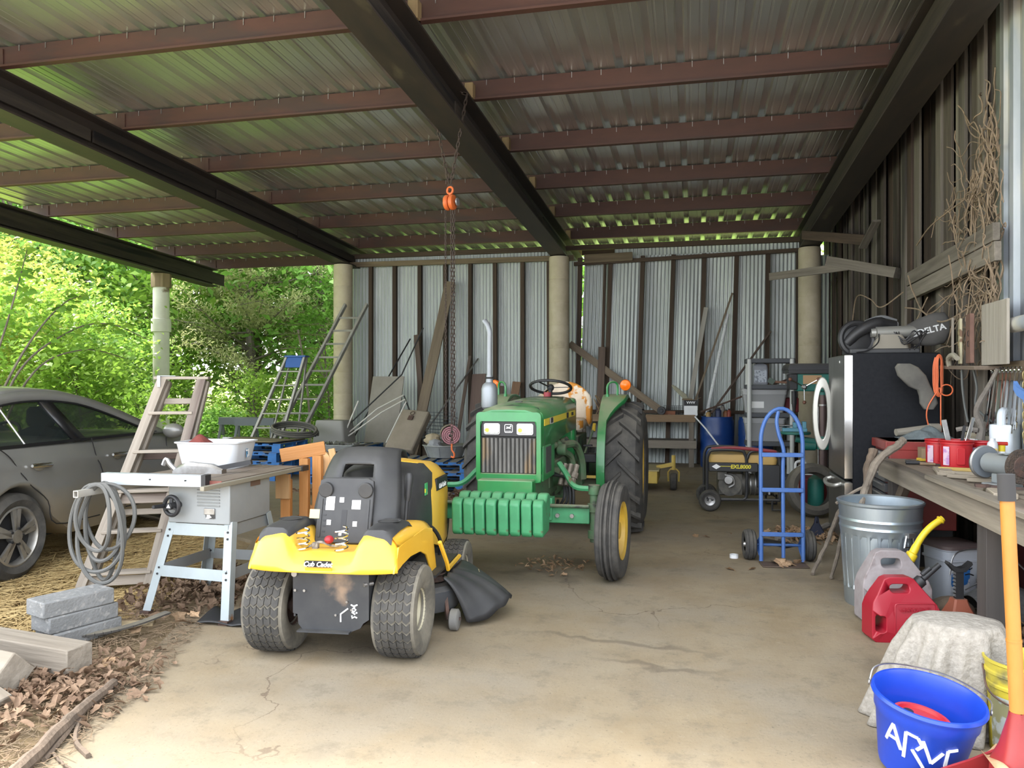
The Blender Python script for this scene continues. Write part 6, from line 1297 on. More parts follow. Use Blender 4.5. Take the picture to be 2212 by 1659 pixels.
for t, w, h in ((0, .05, .045), (.07, .10, .085), (.18, .14, .125), (.32, .16, .15), (.42, .15, .14), (.46, .09, .09)):
    c = V(.20, -.05, .17).lerp(V(.56, -.18, .23), t/.46); rg.append([(c.x+.0*a, c.y+a*w*.35-.0, c.z+q*h) for a, q in [(math.cos(2*PI*i/14), math.sin(2*PI*i/14)) for i in range(14)]])
bag = B().loft(rg).obj('dust_bag', cloth_g, MS, smooth=60)
text('◢DELTA', .075, mat('bag_print', (.55,.56,.57), .8), bag, (.40, -.178, .20), (R(90), R(-14), R(-19)), bold=.002)
for k in range(3): B().tube(bez([(.1+.03*k, -.14, .22), (.2, -.2, .12-.02*k), (.28+.05*k, -.2, .20), (.34, -.15, .10), (.24+.04*k, -.2, .03)], 5), .006, 5).obj('power_cord', black, MS)
B().tube(bez([(.0, -.15, .20), (-.02, -.22, .10), (-.1, -.22, .03), (-.2, -.22, .01)], 5), .006, 5).obj('power_cord', black, MS)
# ================================================================ front workbench along the wall
gw = wood('bench_grey', (.27,.235,.185), (.16,.14,.11), .12, c3=(.10,.085,.07)); bw2 = wood('bench_brown', (.19,.15,.115), (.115,.09,.07), .15, dust=.3)
WB = thing('workbench', 'long weathered workbench below the wrenches on the barn wall', 'workbench', (1.48, 3.0, 0))
for k in range(5): plank('top_board', (.085+.162*k, 0, .845), (.085+.162*k, 3.78, .845), .156, .045, bw2, WB, side=(1, 0, 0))
plank('edge_board', (-.02, .0, .80), (-.02, 3.80, .80), .04, .14, gw, WB, side=(1, 0, 0)); plank('edge_lip', (-.01, .0, .872), (-.01, 2.45, .872), .09, .03, gw, WB, side=(1, 0, 0)); plank('end_board', (.0, 3.80, .79), (.80, 3.80, .79), .04, .14, gw, WB, side=(0, 1, 0))
for y in (1.62, 3.62):
    for x in (.05, .75): plank('leg', (x, y, 0), (x, y, .82), .09, .14, mat('leg_dark', (.07,.06,.055), .85, col2=(.045,.04,.037), scale=8, stretch=(1, 1, .1)), WB, side=(1, 0, 0))
plank('brace', (.02, 3.6, .42), (.02, 3.15, .78), .05, .09, bw2, WB, side=(1, 0, 0))
plank('back_riser', (.705, 1.2, .94), (.705, 3.98, .94), .19, .025, bw2, WB, side=(1, 0, 0))
for y in (1.3, 2.4, 3.7): plank('riser_block', (.72, y, .868), (.72, y, .928), .16, .05, bw2, WB, side=(1, 0, 0))
BT = .8685
mk(B().bb(-.01, .01, -.95, .95, 0, .78), 'maroon_panel', mat('maroon_panel', (.075,.008,.014), .55, col2=(.06,.007,.012), scale=4), 'maroon metal panel standing under the workbench', 'panel', (2.22, 5.75, 0), (0, R(-3), 0))
# tool chest
TC = thing('tool_chest', 'red tool chest with grey drawers beside the fridge', 'tool chest', (1.50, 6.83, 0)); tcr = mat('chest_red', (.25,.03,.025), .5, col2=(.18,.025,.02), scale=5, dust=.3)
B().bb(.03, .52, .0, .50, .30, 1.0).obj('body', tcr, TC, bev=.006); B().bb(.0, .53, -.005, .505, .93, 1.0).obj('lid', tcr, TC, bev=.006)
for k in range(7): z = .33+.085*k; d_ = B().bb(.0, .03, .03, .47, z, z+.072).obj('drawer', mat('drawer_grey', (.085,.09,.095), .5, .3), TC, bev=.004); B().bb(-.015, .0, .03, .47, z+.055, z+.07).obj('pull', steel, d_)
B().bb(.06, .5, .03, .47, 0, .30).obj('stand', dark, TC)
# rags and tools on the tool chest
b = B().grid(lambda u, v: (-.20+.42*u, -.14+.28*v, .015+.07*math.sin(PI*u)*math.sin(PI*v)*(1+.5*math.sin(11*u+3*v)*math.cos(7*v+5*u))), 26, 16); mk(b, 'rag', mat('rag_bluegrey', (.15,.18,.19), .95, col2=(.10,.12,.125), scale=9, bump=.4), 'dusty blue-grey rag heaped on the tool chest', 'rag', (1.84, 7.02, 1.0), smooth=60, thick=.006)
tg_ = thing('air_tool', 'dusty grey air tool lying on the rag', 'tool', (1.78, 7.08, 1.06), R(15)); B().cyl((-.16, 0, 0), (.12, 0, .03), .03, .035, 10).cyl((.12, 0, .03), (.2, 0, .03), .045).obj('barrel', mat('tool_dust', (.24,.22,.18), .8), tg_); B().beam((.05, 0, .0), (.08, -.08, -.04), .04, .03).obj('grip', MATS['tool_dust'], tg_)
cb_ = thing('carton', 'plain cardboard carton at the end of the workbench', 'carton', (1.84, 6.62, BT), R(-6)); B().bb(-.14, .14, -.09, .09, 0, .10).obj('box', cd, cb_); B().bb(-.03, .05, -.092, -.09, 0, .10).obj('tape_strip', mat('tape_tan', (.38,.28,.17), .5), cb_)
# red pails
def pail(lab, x, y, r, h, z=BT):
    t = thing('red_pail', lab, 'pail', (x, y, z), group='red plastic pails on the workbench'); B().lathe([(0, .004), (r*.9, .004), (r*.91, 0), (r*.95, .02), (r*.97, h-.03), (r*1.06, h-.028), (r*1.06, h-.018), (r*1.0, h-.016), (r*1.08, h-.006), (r*1.06, h), (r*.95, h), (r*.88, .01), (0, .01)], 32).obj('body', red_p, t)
    B().prism(rrect(.055, h*.6, .012, 3, 0, h*.45), -r*.985-.004, -r*.985+.006).obj('moulded_panel', red_p, t, bev=.004); B().box((-r*.78, -r*.62, h*.45), (.045, .003, h*.65), (0, 0, R(-52))).obj('label', mat('pail_label', (.55,.42,.5), .5, col3=(.4,.2,.4), scale3=20), t); return t
pail('red pail of tools between two other red pails', 1.80, 6.10, .105, .20); pail('red pail partly hidden behind the pail of tools', 1.74, 6.30, .085, .19); pail('red pail next to the blue and white spray can', 2.0, 6.19, .09, .185); pail('red pail beside the grinding wheel at the near bench end', 1.58, 4.05, .085, .19)
for k, (dx, dy, h, m, lab, w_) in enumerate(((-.04, .0, .34, steel, 'flat steel blade standing in the pail of tools', .035), (.03, .02, .30, dark, 'black bar standing in the pail of tools', .02), (.05, -.03, .36, chrome, 'chrome pipe wrench standing in the pail of tools', .025))): tag(plank('tool', (1.80+dx*.4, 6.10+dy*.4, BT+.012), (1.80+dx*2, 6.10+dy, BT+h), w_, .012, m), lab, 'tool', 'tools standing in the red pail')
wc = thing('tin_can', 'white paint tin behind the red pails', 'tin', (1.97, 6.42, BT)); B().lathe([(.06, 0), (.062, .005), (.062, .17), (.066, .175), (.066, .185), (.055, .185), (.055, .175), (0, .175)], 24, caps=True).obj('tin', white_p, wc); B().lathe([(.0625, .0), (.0625, .05)], 24).obj('band', black_ink, wc)
cr = thing('plastic_crate', 'tan plastic crate of sockets on the bench riser', 'crate', (2.19, 6.72, .953), R(0)); cm = mat('crate_tan', (.38,.34,.25), .7)
B().bb(-.09, .09, -.22, .22, 0, .01).obj('bottom', cm, cr)
for y0 in (-.22, .22): B().bb(-.09, .09, y0-.005, y0+.005, 0, .12).obj('end_wall', cm, cr)
for z in (.02, .06, .115):
    for x in (-.09, .09): B().bb(x-.004, x+.004, -.22, .22, z-.01, z+.01).obj('side_slat', cm, cr)
for k in range(7): B().bb(-.094, -.086, -.2+.066*k-.004, -.2+.066*k+.004, 0, .12).obj('side_rib', cm, cr)
b = B()
for k in range(16): y = random.uniform(-.19, .19); x = random.uniform(-.06, .06); b.cyl((x, y, .10), (x+random.uniform(-.03, .03), y+.05, .13), .014, n=8)
tag(mk(b, 'sockets', chrome, 'loose chrome sockets filling the tan crate', 'sockets', (2.19, 6.72, .953)), kind='stuff')
sc = thing('spray_can', 'spray can with a blue and white label beside the red pail', 'spray can', (1.99, 5.98, BT)); B().lathe([(.033, 0), (.034, .01), (.034, .17), (.03, .19), (.018, .205), (.018, .22)], 24, caps=True).obj('can', mat('can_label', (.62,.64,.66), .4, .2), sc); B().lathe([(.0345, .05), (.0345, .10)], 24).obj('blue_band', mat('band_blue', (.01,.03,.20), .4), sc); B().lathe([(.0345, .0), (.0345, .045)], 24).obj('pale_band', mat('band_pale', (.25,.42,.65), .4), sc)
text('BLASTER', .020, mat('print_gold', (.5,.36,.05), .5), sc, (-.018, -.030, .145), (R(90), 0, R(-24)), bold=.0006); text('MULTI', .022, white_ink, sc, (-.018, -.031, .075), (R(90), 0, R(-24)), bold=.0006)
jw = thing('jug', 'white plastic jug with a printed label on the bench riser', 'jug', (2.17, 6.28, .953), R(60))
b = B(); rs = [[(a, c, q) for a, c in rrect(w, .15, .035, 4)] for q, w in ((0, .28), (.01, .30), (.19, .30), (.22, .28))]; b.loft(rs); b.obj('body', mat('jug_white', (.60,.66,.72), .4), jw)
B().tube(bez([(-.12, 0, .215), (-.11, 0, .29), (-.04, 0, .315), (.04, 0, .29), (.10, 0, .215)], 5), .028, 10).obj('handle', MATS['jug_white'], jw); B().cyl((.11, 0, .215), (.13, 0, .27), .03).obj('cap', white_p, jw); B().box((.02, .0755, .11), (.2, .002, .13)).obj('label', mat('label_lines', (.62,.66,.7), .5, col3=(.35,.42,.6), scale3=40, lo3=.55, hi3=.6), jw)
sb_ = thing('spray_bottle', 'small bottle with a yellow and red nozzle beside the jug', 'bottle', (2.06, 6.02, BT)); B().lathe([(.035, 0), (.038, .01), (.038, .10), (.02, .13), (.018, .15)], 20, caps=True).obj('body', white_p, sb_); B().lathe([(.022, .13), (.022, .17), (.018, .172)], 14, caps=True).obj('collar', mat('nozzle_yellow', (.7,.55,.03), .4), sb_); B().cyl((-.03, 0, .182), (.035, 0, .182), .013).obj('nozzle', mat('nozzle_red', (.45,.03,.02), .4), sb_)
# hand tools
hwood = wood('handle_wood', (.33,.285,.22), (.22,.185,.14), .15)
def hammer(lab, a, b_, m, headm, hs, z=BT):
    a, b_ = V(*a, z+.018), V(*b_, z+.02); t = thing('hammer', lab, 'hammer', a); d_ = (b_-a); plank('handle', (0, 0, 0), d_, .032, .024, m, t); dn = d_.normalized(); sd = Vector((-dn.y, dn.x, 0)); B().cyl(d_-sd*hs, d_+sd*hs, .026, n=10).obj('head', headm, t); return t
hammer('rubber mallet with a yellow handle in front of the red pail', (1.62, 5.86), (1.92, 5.74), wood('handle_yellow', (.5,.36,.12), (.4,.28,.1)), mat('mallet_red', (.22,.05,.04), .7), .055)
hammer('grey-handled sledge hammer on the bench', (1.56, 5.62), (1.95, 5.42), hwood, dark, .07); hammer('thick grey-handled hammer beside the hatchet', (1.55, 5.42), (1.86, 5.2), hwood, rust, .05)
hc = thing('hatchet', 'hatchet with an orange shaft collar on the bench', 'hatchet', (1.60, 5.22, BT+.02)); plank('handle', (0, 0, 0), (.26, -.12, 0), .035, .025, hwood, hc); plank('collar', (.2, -.092, 0), (.28, -.13, 0), .038, .028, orm, hc); B().prism([(.25, -.20), (.31, -.22), (.35, -.14), (.33, -.06), (.27, -.07), (.28, -.13)], -.012, .012, 'z').obj('blade', steel, hc)
lean('board_piece', (1.58, 5.55, BT+.012), (1.66, 5.95, BT+.012), .10, .022, 'thin pale board lying under the hammers', 'board', hwood, side=(1, 0, 0)); lean('board_piece', (1.56, 4.50, BT+.015), (1.62, 4.84, BT+.015), .11, .03, 'short board offcut under the adjustable wrench', 'board', hwood, side=(1, 0, 0))
aw = thing('adjustable_wrench', 'rusty adjustable wrench lying on a board offcut', 'wrench', (1.56, 4.76, BT+.036)); B().beam((0, 0, 0), (.17, -.10, 0), .03, .012).prism([(-.06, .0), (-.05, .05), (-.02, .06), (-.015, .02), (.01, .03), (.02, -.02), (-.02, -.03)], -.008, .008, 'z').obj('forging', rust, aw)
pw_ = thing('pliers', 'yellow-handled pliers on the workbench', 'pliers', (1.66, 6.52, BT+.012)); yl = mat('grip_yellow', (.62,.42,.05), .5)
for s in (-1, 1): B().tube(bez([(0, s*.035, .005), (.08, s*.03, .005), (.16, s*.008, .005)], 4), .012, 7).obj('grip', yl, pw_)
B().beam((.15, 0, .005), (.23, .0, .005), .03, .014).obj('jaws', steel, pw_)
for k, (x, y, a, l, lab) in enumerate(((1.64, 6.38, -.2, .24, 'black flat file beside the pliers'), (1.62, 6.28, -.1, .26, 'black tin snips beside the pliers'), (1.70, 6.22, -.3, .22, 'rusty chisel beside the pliers'))):
    t = thing('hand_tool', lab, 'tool', (x, y, BT+.01), a); B().beam((0, 0, 0), (l, 0, 0), .022, .012).obj('blade', dark if k < 2 else rust, t); B().cyl((-.1, 0, .002), (0, 0, .002), .012, .009, 8).obj('handle', black if k < 2 else bwm, t)
# bench grinder
BG = thing('bench_grinder', 'bench grinder with a worn wire wheel at the near bench end', 'grinder', (1.72, 5.02, BT), R(20)); BG.scale = (.78, .78, .78); gg = mat('grinder_grey', (.22,.24,.25), .5, .2, dust=.4)
B().bb(-.10, .10, -.09, .09, 0, .03).bb(-.05, .05, -.05, .05, .03, .10).obj('base', gg, BG, bev=.008); B().cyl((0, -.13, .17), (0, .13, .17), .075, n=24).obj('motor', gg, BG); B().box((0, -.05, .25), (.09, .10, .003)).obj('plate', mat('grinder_plate', (.35,.38,.38), .5, col3=(.1,.1,.1), scale3=30), BG)
wh = B().lathe([(0, .03), (.03, .03), (.035, .02), (.085, .018), (.125, .022), (.125, -.012), (.085, -.015), (0, -.02)], 32, (0, -.19, .17), (0, -1, 0)).obj('wire_wheel', mat('wire_brush', (.05,.04,.035), .8, .2, col2=(.10,.07,.05), scale=60, bump=.8, bscale=90), BG); B().lathe([(0, .034), (.02, .034), (.022, .028), (.075, .024), (.08, .019)], 26, (0, -.19, .17), (0, -1, 0)).obj('rusty_flange', rust, wh)
B().lathe([(0, .02), (.11, .02), (.115, .012), (.115, -.02), (0, -.02)], 30, (0, .18, .17), (0, 1, 0)).obj('guard_wheel', mat('guard_grey', (.17,.19,.21), .5, .3, dust=.3), BG); B().torus((0, .18, .17), .115, .012, (0, 1, 0), 28, 6).obj('guard_rim', steel, BG)
# ================================================================ things on the barn wall
WZ = WX-.09
tag(plank('slanted_plank', (2.20, 8.95, 2.405), (2.20, 6.5, 2.45), .145, .05, barnm[2], side=(0, 0, 1)), 'lower of two slanted grey planks nailed on the barn wall', 'plank', 'slanted planks on the barn wall'); tag(plank('slanted_plank', (2.19, 8.95, 2.55), (2.19, 6.5, 2.595), .135, .05, barnm[2], side=(0, 0, 1)), 'upper of two slanted grey planks nailed on the barn wall', 'plank', 'slanted planks on the barn wall')
lean('loose_board', (1.72, 13.4, 3.86), (2.25, 11.4, 3.40), .05, .14, 'dark board running from the last column to the barn wall', 'board', barnm[1], side=(1, 0, 0)); lean('loose_board', (1.2, 13.4, 3.2), (2.25, 12.6, 3.22), .03, .12, 'pointed board jutting out past the last column', 'board', barnm[2], side=(0, 1, 0)); lean('loose_board', (1.62, 10.3, 2.97), (2.26, 9.7, 2.72), .12, .13, 'pale square beam sticking out of the barn wall', 'beam', barnm[2], side=(0, 0, 1)); lean('loose_board', (2.2, 11.3, 3.28), (2.25, 10.7, 3.52), .03, .10, 'short tilted board nailed beside the pale beam', 'board', barnm[2], side=(0, 0, 1))
bxw = thing('wall_box', 'weathered wooden box with an enamel strip on the barn wall', 'box', (2.12, 6.9, 1.60)); wg = barnm[2]
plank('front_board', (.02, -.52, 0), (.02, -.52, .46), .50, .02, wood('box_pale', (.40,.37,.32), (.30,.27,.23), .05), bxw, side=(0, 1, 0)); plank('side_board', (-.05, .20, .05), (-.05, .20, .40), .14, .02, wg, bxw, side=(.3, 1, 0)); plank('rust_strip', (-.04, -.18, .02), (-.04, -.18, .40), .15, .03, mat('strip_rust', (.18,.10,.075), .8, col2=(.13,.07,.055), scale=7), bxw, side=(.1, 1, 0)); plank('enamel_strip', (-.045, .03, .02), (-.045, .03, .38), .12, .02, mat('strip_enamel', (.42,.38,.25), .6, col3=(.16,.09,.05), scale3=9, lo3=.5, hi3=.55), bxw, side=(.2, 1, 0))
for (y_, z_, m_) in ((-.20, .25, dark), (-.20, .17, dark), (.02, .27, mat('enamel_print', (.25,.2,.1), .6)), (.02, .18, mat('enamel_print', (.25,.2,.1), .6))): B().torus((-.057, y_, z_), .022, .003, (1, 0, 0), 18, 4).obj('worn_letter', m_, bxw)
lean('ledge_board', (2.12, 7.25, 1.60), (2.15, 6.5, 1.58), .22, .03, 'narrow ledge board below the wooden wall box', 'board', bw2, side=(1, 0, 0)); lean('tool_rail', (2.25, 6.68, 1.555), (2.25, 5.2, 1.555), .04, .14, 'tan rail board carrying the hanging wrenches', 'rail', railm, side=(1, 0, 0))
ls = (.34, .40, .36, .42, .38, .35, .40, .37)
for k, L_ in enumerate(ls):
    y = 6.62-.075*k; t = thing('wrench', ('longest', 'long', 'short', 'slim', 'wide', 'worn', 'bright', 'dull')[k]+' chrome combination wrench hanging on the rail board', 'wrench', (2.20, y, 1.56), 0, 'wrenches hanging on the rail board', (R(random.uniform(-6, 8)), R(6), 0))
    B().torus((0, 0, 0), .018, .007, (1, 0, 0), 14, 5).obj('ring_end', chrome, t); B().beam((0, 0, -.015), (0, 0, -L_), .016, .008, side=(0, 1, 0)).obj('shank', chrome, t); B().prism([(-.02, -L_-.05), (-.022, -L_), (0, -L_+.02), (.022, -L_), (.02, -L_-.05), (.009, -L_-.045), (.008, -L_-.015), (-.008, -L_-.015), (-.009, -L_-.045)], -.005, .005, 'x').obj('open_end', chrome, t)
b = B(); [b.add(link.v, link.f, Matrix.Translation((2.19, 5.99, 1.52-.034*i)) @ Matrix.Rotation(PI/2*(i % 2), 4, 'Z')) for i in range(14)]; mk(b, 'brass_chain', mat('brass_chain', (.35,.28,.12), .5, .7), 'short brass chain hanging next to the wrenches', 'chain')
mk(B().tube(bez([(0, .16, .0), (0, .13, .12), (0, -.02, .17), (0, -.2, .18), (0, -.22, .02), (0, -.18, -.02)], 4), .017, 6).tube([(0, -.20, .16), (0, -.14, -.1)], .013, 5), 'clamp_frame', rust, 'rusty bow saw frame hanging on the rail board', 'saw frame', (2.17, 5.74, 1.5))
bs2 = thing('blue_clamp', 'blue plastic clamp hanging under the rusty saw frame', 'clamp', (2.15, 5.78, 1.38), 0); bm_ = mat('clamp_blue', (.13,.28,.66), .5)
B().loft([[(x, y, z+a) for x, a in ((-.012, -.03), (.012, -.03), (.012, .03), (-.012, .03))] for y, z in ((.26, .07), (.2, .03), (.08, .0), (.05, .05))]).obj('arm', bm_, bs2); B().loft([[(x, y, z+a*s_) for x, a in ((-.018, -.05), (.018, -.05), (.018, .05), (-.018, .05))] for y, z, s_ in ((.08, -.02, .5), (0, -.05, 1.2), (-.1, 0, 1.1), (-.16, .03, .7), (-.4, .08, .5))]).obj('body', bm_, bs2, bev=.006)
for k_ in range(4): B().box((-.020, -.05-.012*k_, -.06+.028*k_), (.003, .035, .016), (R(-15), 0, 0)).obj('worn_mark', white_ink, bs2)
mk(B().tube(bez([(0, .02, 0), (0, -.02, .05), (0, -.08, .05), (0, -.12, .0), (0, -.08, -.04)], 4), .016, 7), 'blue_hook', mat('hook_blue', (.06,.14,.3), .5), 'small blue hook at the end of the rail board', 'hook', (2.16, 5.42, 1.66))
mk(B().cyl((0, 0, 0), (-.02, -1.6, .02), .055, n=18), 'steel_pipe', MATS['siding_galv'], 'grey steel pipe running along the galvanised siding', 'pipe', (2.22, 6.28, 1.88))
b = B().loft([[(x, y, z) for x, y in ((-.01, -.03*s_), (.01, -.03*s_), (.01, .03*s_), (-.01, .03*s_))] for z, s_ in ((0, .15), (.08, .8), (.18, 1.1), (.25, 1.2), (.27, .6))]); mk(b, 'rusty_plate', mat('plate_orange', (.30,.13,.06), .85, col2=(.2,.09,.05), scale=9), 'pointed rusty plate hanging by the vine tangle', 'plate', (2.20, 6.38, 1.70))
mk(B().tube(bez([(.01*math.sin(k), .07*math.sin(a)+.01*k, .17*math.cos(a)) for k in range(5) for a in [2*PI*i/10 for i in range(10)]], 3), .004, 4), 'wire_coil', mat('wire_grey', (.28,.28,.27), .6, .5), 'coil of grey wire hanging by the wooden wall box', 'wire', (2.18, 6.55, 1.82))
# tractor seat and orange cord hanging in front of the fridge side
pn_ = thing('seat_pan', 'old grey bucket seat hanging beside the orange cord', 'seat', (1.83, 7.14, 1.50))
B().loft([[(x+cx, y, z) for x, y in rrect(w, .06, .028, 3)] for z, w, cx in ((.13, .10, -.12), (.10, .18, -.10), (.03, .22, -.06), (-.06, .17, 0), (-.09, .12, .04), (-.14, .13, .06), (-.20, .14, .07), (-.25, .08, .07))]).obj('pad', mat('pan_grey', (.12,.115,.10), .8, col2=(.08,.076,.07), scale=6, dust=.6), pn_, smooth=60)
oc = mat('cord_orange', (.62,.14,.05), .6); P = []
for k in range(4):
    for i in range(12): a = 2*PI*i/12; P.append((.020*(1+.5*k)*math.sin(a)*(1 if a > PI else .7)+.004*math.sin(3*a), -.01+.008*k+.01*math.sin(a), -.15-.15*(1+.05*k)*-math.cos(a)))
t = mk(B().tube(bez(P, 3), .0055, 6).tube(bez([(.0, 0, -.25), (-.09, .0, -.42), (-.08, .02, -.55), (-.02, .03, -.66)], 5), .0055, 6).tube(bez([(.01, 0, -.28), (.01, 0, -.5), (.02, .02, -.66)], 5), .0055, 6).torus((.05, -.01, -.27), .045, .0055, (.2, 1, 0), 18, 5), 'orange_cable', oc, 'bundled orange extension cord hanging in front of the fridge', 'cord', (1.97, 7.10, 1.68))
for k, (x, lab) in enumerate(((2.06, 'grey power cord with a plug hanging by the orange cord'), (2.11, 'bent grey flat cord hanging by the wrenches'))): mk(B().tube(bez([(0, 0, 0), (.0+.02*k, -.02, -.15), (.02, -.01, -.3), (.03+.1*k, -.05, -.42)], 5), .009, 6), 'power_cord', mat('cord_grey', (.10,.105,.10), .7), lab, 'cord', (x, 6.85-.1*k, 1.58))
mk(B().tube(bez([(0, 0, 0), (-.02, -.05, .06), (-.03, -.2, .08), (-.03, -.3, .05)], 4), .02, 8), 'old_hook', mat('bone', (.30,.28,.22), .8), 'pale bent hook under the wooden wall box', 'hook', (2.03, 7.05, 1.61))
mk(B().tube(bez([(0, 0, .0), (.02, .02, .12), (-.02, 0, .25), (.05, -.03, .42), (.10, -.06, .55)], 4), [.03, .035, .03, .028, .026, .024, .03, .022, .02, .02, .02, .018, .018, .016, .016, .014, .014], 8).tube(bez([(-.01, 0, .1), (-.09, .03, .11), (-.14, .05, .10)], 3), .018, 6), 'driftwood', mat('driftwood', (.20,.18,.155), .9, col2=(.13,.115,.10), scale=9, bump=.4), 'forked grey driftwood stick below the hanging wrenches', 'branch', (2.05, 6.42, 1.02))
# dry vines
vm = mat('dry_vine', (.28,.21,.14), .9, col2=(.19,.14,.095), scale=20)
VN = thing('dry_vine', 'tangle of dry leafless vines clinging to the barn wall', 'vine')
rv = random.Random(11)
def vine(y, z, n, st, dirz, par, r):
    P = [V(WX-.14, y, z)]; a = dirz
    for i in range(n):
        a += rv.uniform(-1.0, 1.0); q = P[-1]+V(rv.uniform(-.035, .02), math.cos(a)*st, math.sin(a)*st); q.x = max(WX-.55, min(WX-.11, q.x)); q.y = max(6.56, q.y); P.append(q)
    B().tube(bez(P, 3), r, 4).obj('vine_stem', vm, par, fix=False)
for k in range(170):
    y, z = (rv.gauss(6.82, .16), rv.uniform(1.95, 3.4)) if k % 3 else (rv.gauss(7.15, .35), rv.gauss(2.55, .4))
    vine(max(6.6, y), z, rv.randint(4, 9), rv.uniform(.05, .12), rv.uniform(0, 6.28), VN, rv.uniform(.003, .0065))
for k in range(14): vine(6.66+.10*rv.random(), 1.75+.1*k, 7, .10, PI/2, VN, .0055)
for P in ([(2.2, 9.2, 2.45), (2.0, 9.3, 2.30), (1.95, 9.6, 2.42), (1.9, 10.1, 2.5), (1.9, 10.4, 2.15)], [(2.22, 7.4, 2.3), (2.1, 7.9, 2.1), (2.1, 8.4, 2.35), (2.1, 8.6, 2.55)], [(2.2, 7.0, 2.1), (2.1, 7.5, 2.0), (2.05, 8.0, 2.15), (2.0, 8.3, 2.2)], [(2.2, 8.3, 2.3), (2.1, 8.5, 2.0), (1.95, 8.6, 1.85), (1.9, 8.3, 1.78)], [(2.2, 7.2, 3.0), (2.1, 7.8, 2.9), (2.1, 8.3, 2.8)]): B().tube(bez(P, 6), .007, 5).obj('vine_stem', vm, VN, fix=False)
# ================================================================ floor on the right
tc_m = mat('can_galv', (.44,.50,.54), .35, .8, col2=(.34,.40,.45), scale=5, stretch=(1, 1, .4))
GCn = thing('trash_can', 'galvanised ribbed trash can in front of the fridge', 'trash can', (1.21, 5.66, 0))
b = B(); n = 96; rings = []
for z, r, rib in ((0, .215, 0), (.02, .22, 0), (.10, .224, 0), (.115, .226, .0), (.14, .226, 1), (.45, .244, 1), (.475, .246, 0), (.50, .25, 0), (.515, .255, 0), (.53, .25, 0), (.55, .252, 0), (.565, .258, 0), (.58, .252, 0), (.66, .258, 0), (.67, .268, 0), (.685, .27, 0), (.69, .262, 0), (.68, .252, 0), (.30, .235, 0), (.03, .212, 0), (.025, 0.001, 0)):
    rings.append([((r-(.013*(1 if i % 4 > 1 else 0) if rib else 0))*math.cos(2*PI*i/n), (r-(.013*(1 if i % 4 > 1 else 0) if rib else 0))*math.sin(2*PI*i/n), z) for i in range(n)])
b.loft(rings, False).obj('body', tc_m, GCn, smooth=22)
a = R(-62); hp_ = V(.262*math.cos(a), .262*math.sin(a), .46); hb_ = B().box(hp_+V(0, 0, .04), (.05, .05, .03), (0, 0, a)).obj('handle_lug', steel, GCn); u = V(-math.sin(a), math.cos(a), 0); B().tube([hp_-u*.025+V(0, 0, .035), hp_-u*.04-V(0, 0, .035), hp_+u*.04-V(0, 0, .035), hp_+u*.025+V(0, 0, .035)], .006, 6, True).obj('handle_ring', chrome, GCn)
branch('branch', [(1.02, 5.72, .05), (1.10, 5.85, .5), (1.26, 6.05, .88), (1.42, 6.10, 1.02), (1.46, 6.12, 1.06)], .022, .03, 'sawn grey branch leaning out of the trash can', mat('bark_grey', (.22,.185,.145), .9, col2=(.14,.115,.09), scale=9, bump=.4), twigs=([(1.2, 5.95, .75), (1.12, 6.0, .7), (1.0, 6.05, .6)],))
branch('branch', [(1.25, 5.75, .05), (1.2, 5.9, .5), (1.22, 6.1, .8), (1.28, 6.2, .98)], .024, .032, 'thicker brown branch standing in the trash can', bark)
branch('branch', [(.88, 6.35, .015), (1.0, 6.55, .18), (1.12, 6.8, .36), (1.2, 6.95, .45)], .014, .02, 'grey stick leaning on the fridge front', MATS['bark_grey']); branch('branch', [(1.0, 6.25, .015), (1.08, 6.5, .12), (1.2, 6.9, .3)], .013, .018, 'crooked stick leaning behind the trash can', MATS['bark_grey'])
branch('branch', [(.75, 7.7, .02), (1.0, 7.9, .03), (1.28, 8.2, .08)], .025, .03, 'pale broken branch lying behind the hand truck', MATS['driftwood'])
mk(B().bb(-.16, .16, -.06, .06, 0, .03), 'black_brush', black, 'black brush head lying behind the hand truck', 'brush', (.72, 7.5, .0), (0, 0, R(-40)), bev=.008)
mk(B().loft([[(x, y, z) for x, y in rrect(w, w*.7, .02, 3)] for z, w in ((0, .16), (.05, .14), (.14, .05), (.2, .03))]), 'broom_head', mat('broom_navy', (.012,.015,.03), .9), 'dark broom head beside the fridge', 'broom', (1.14, 7.95, 0))
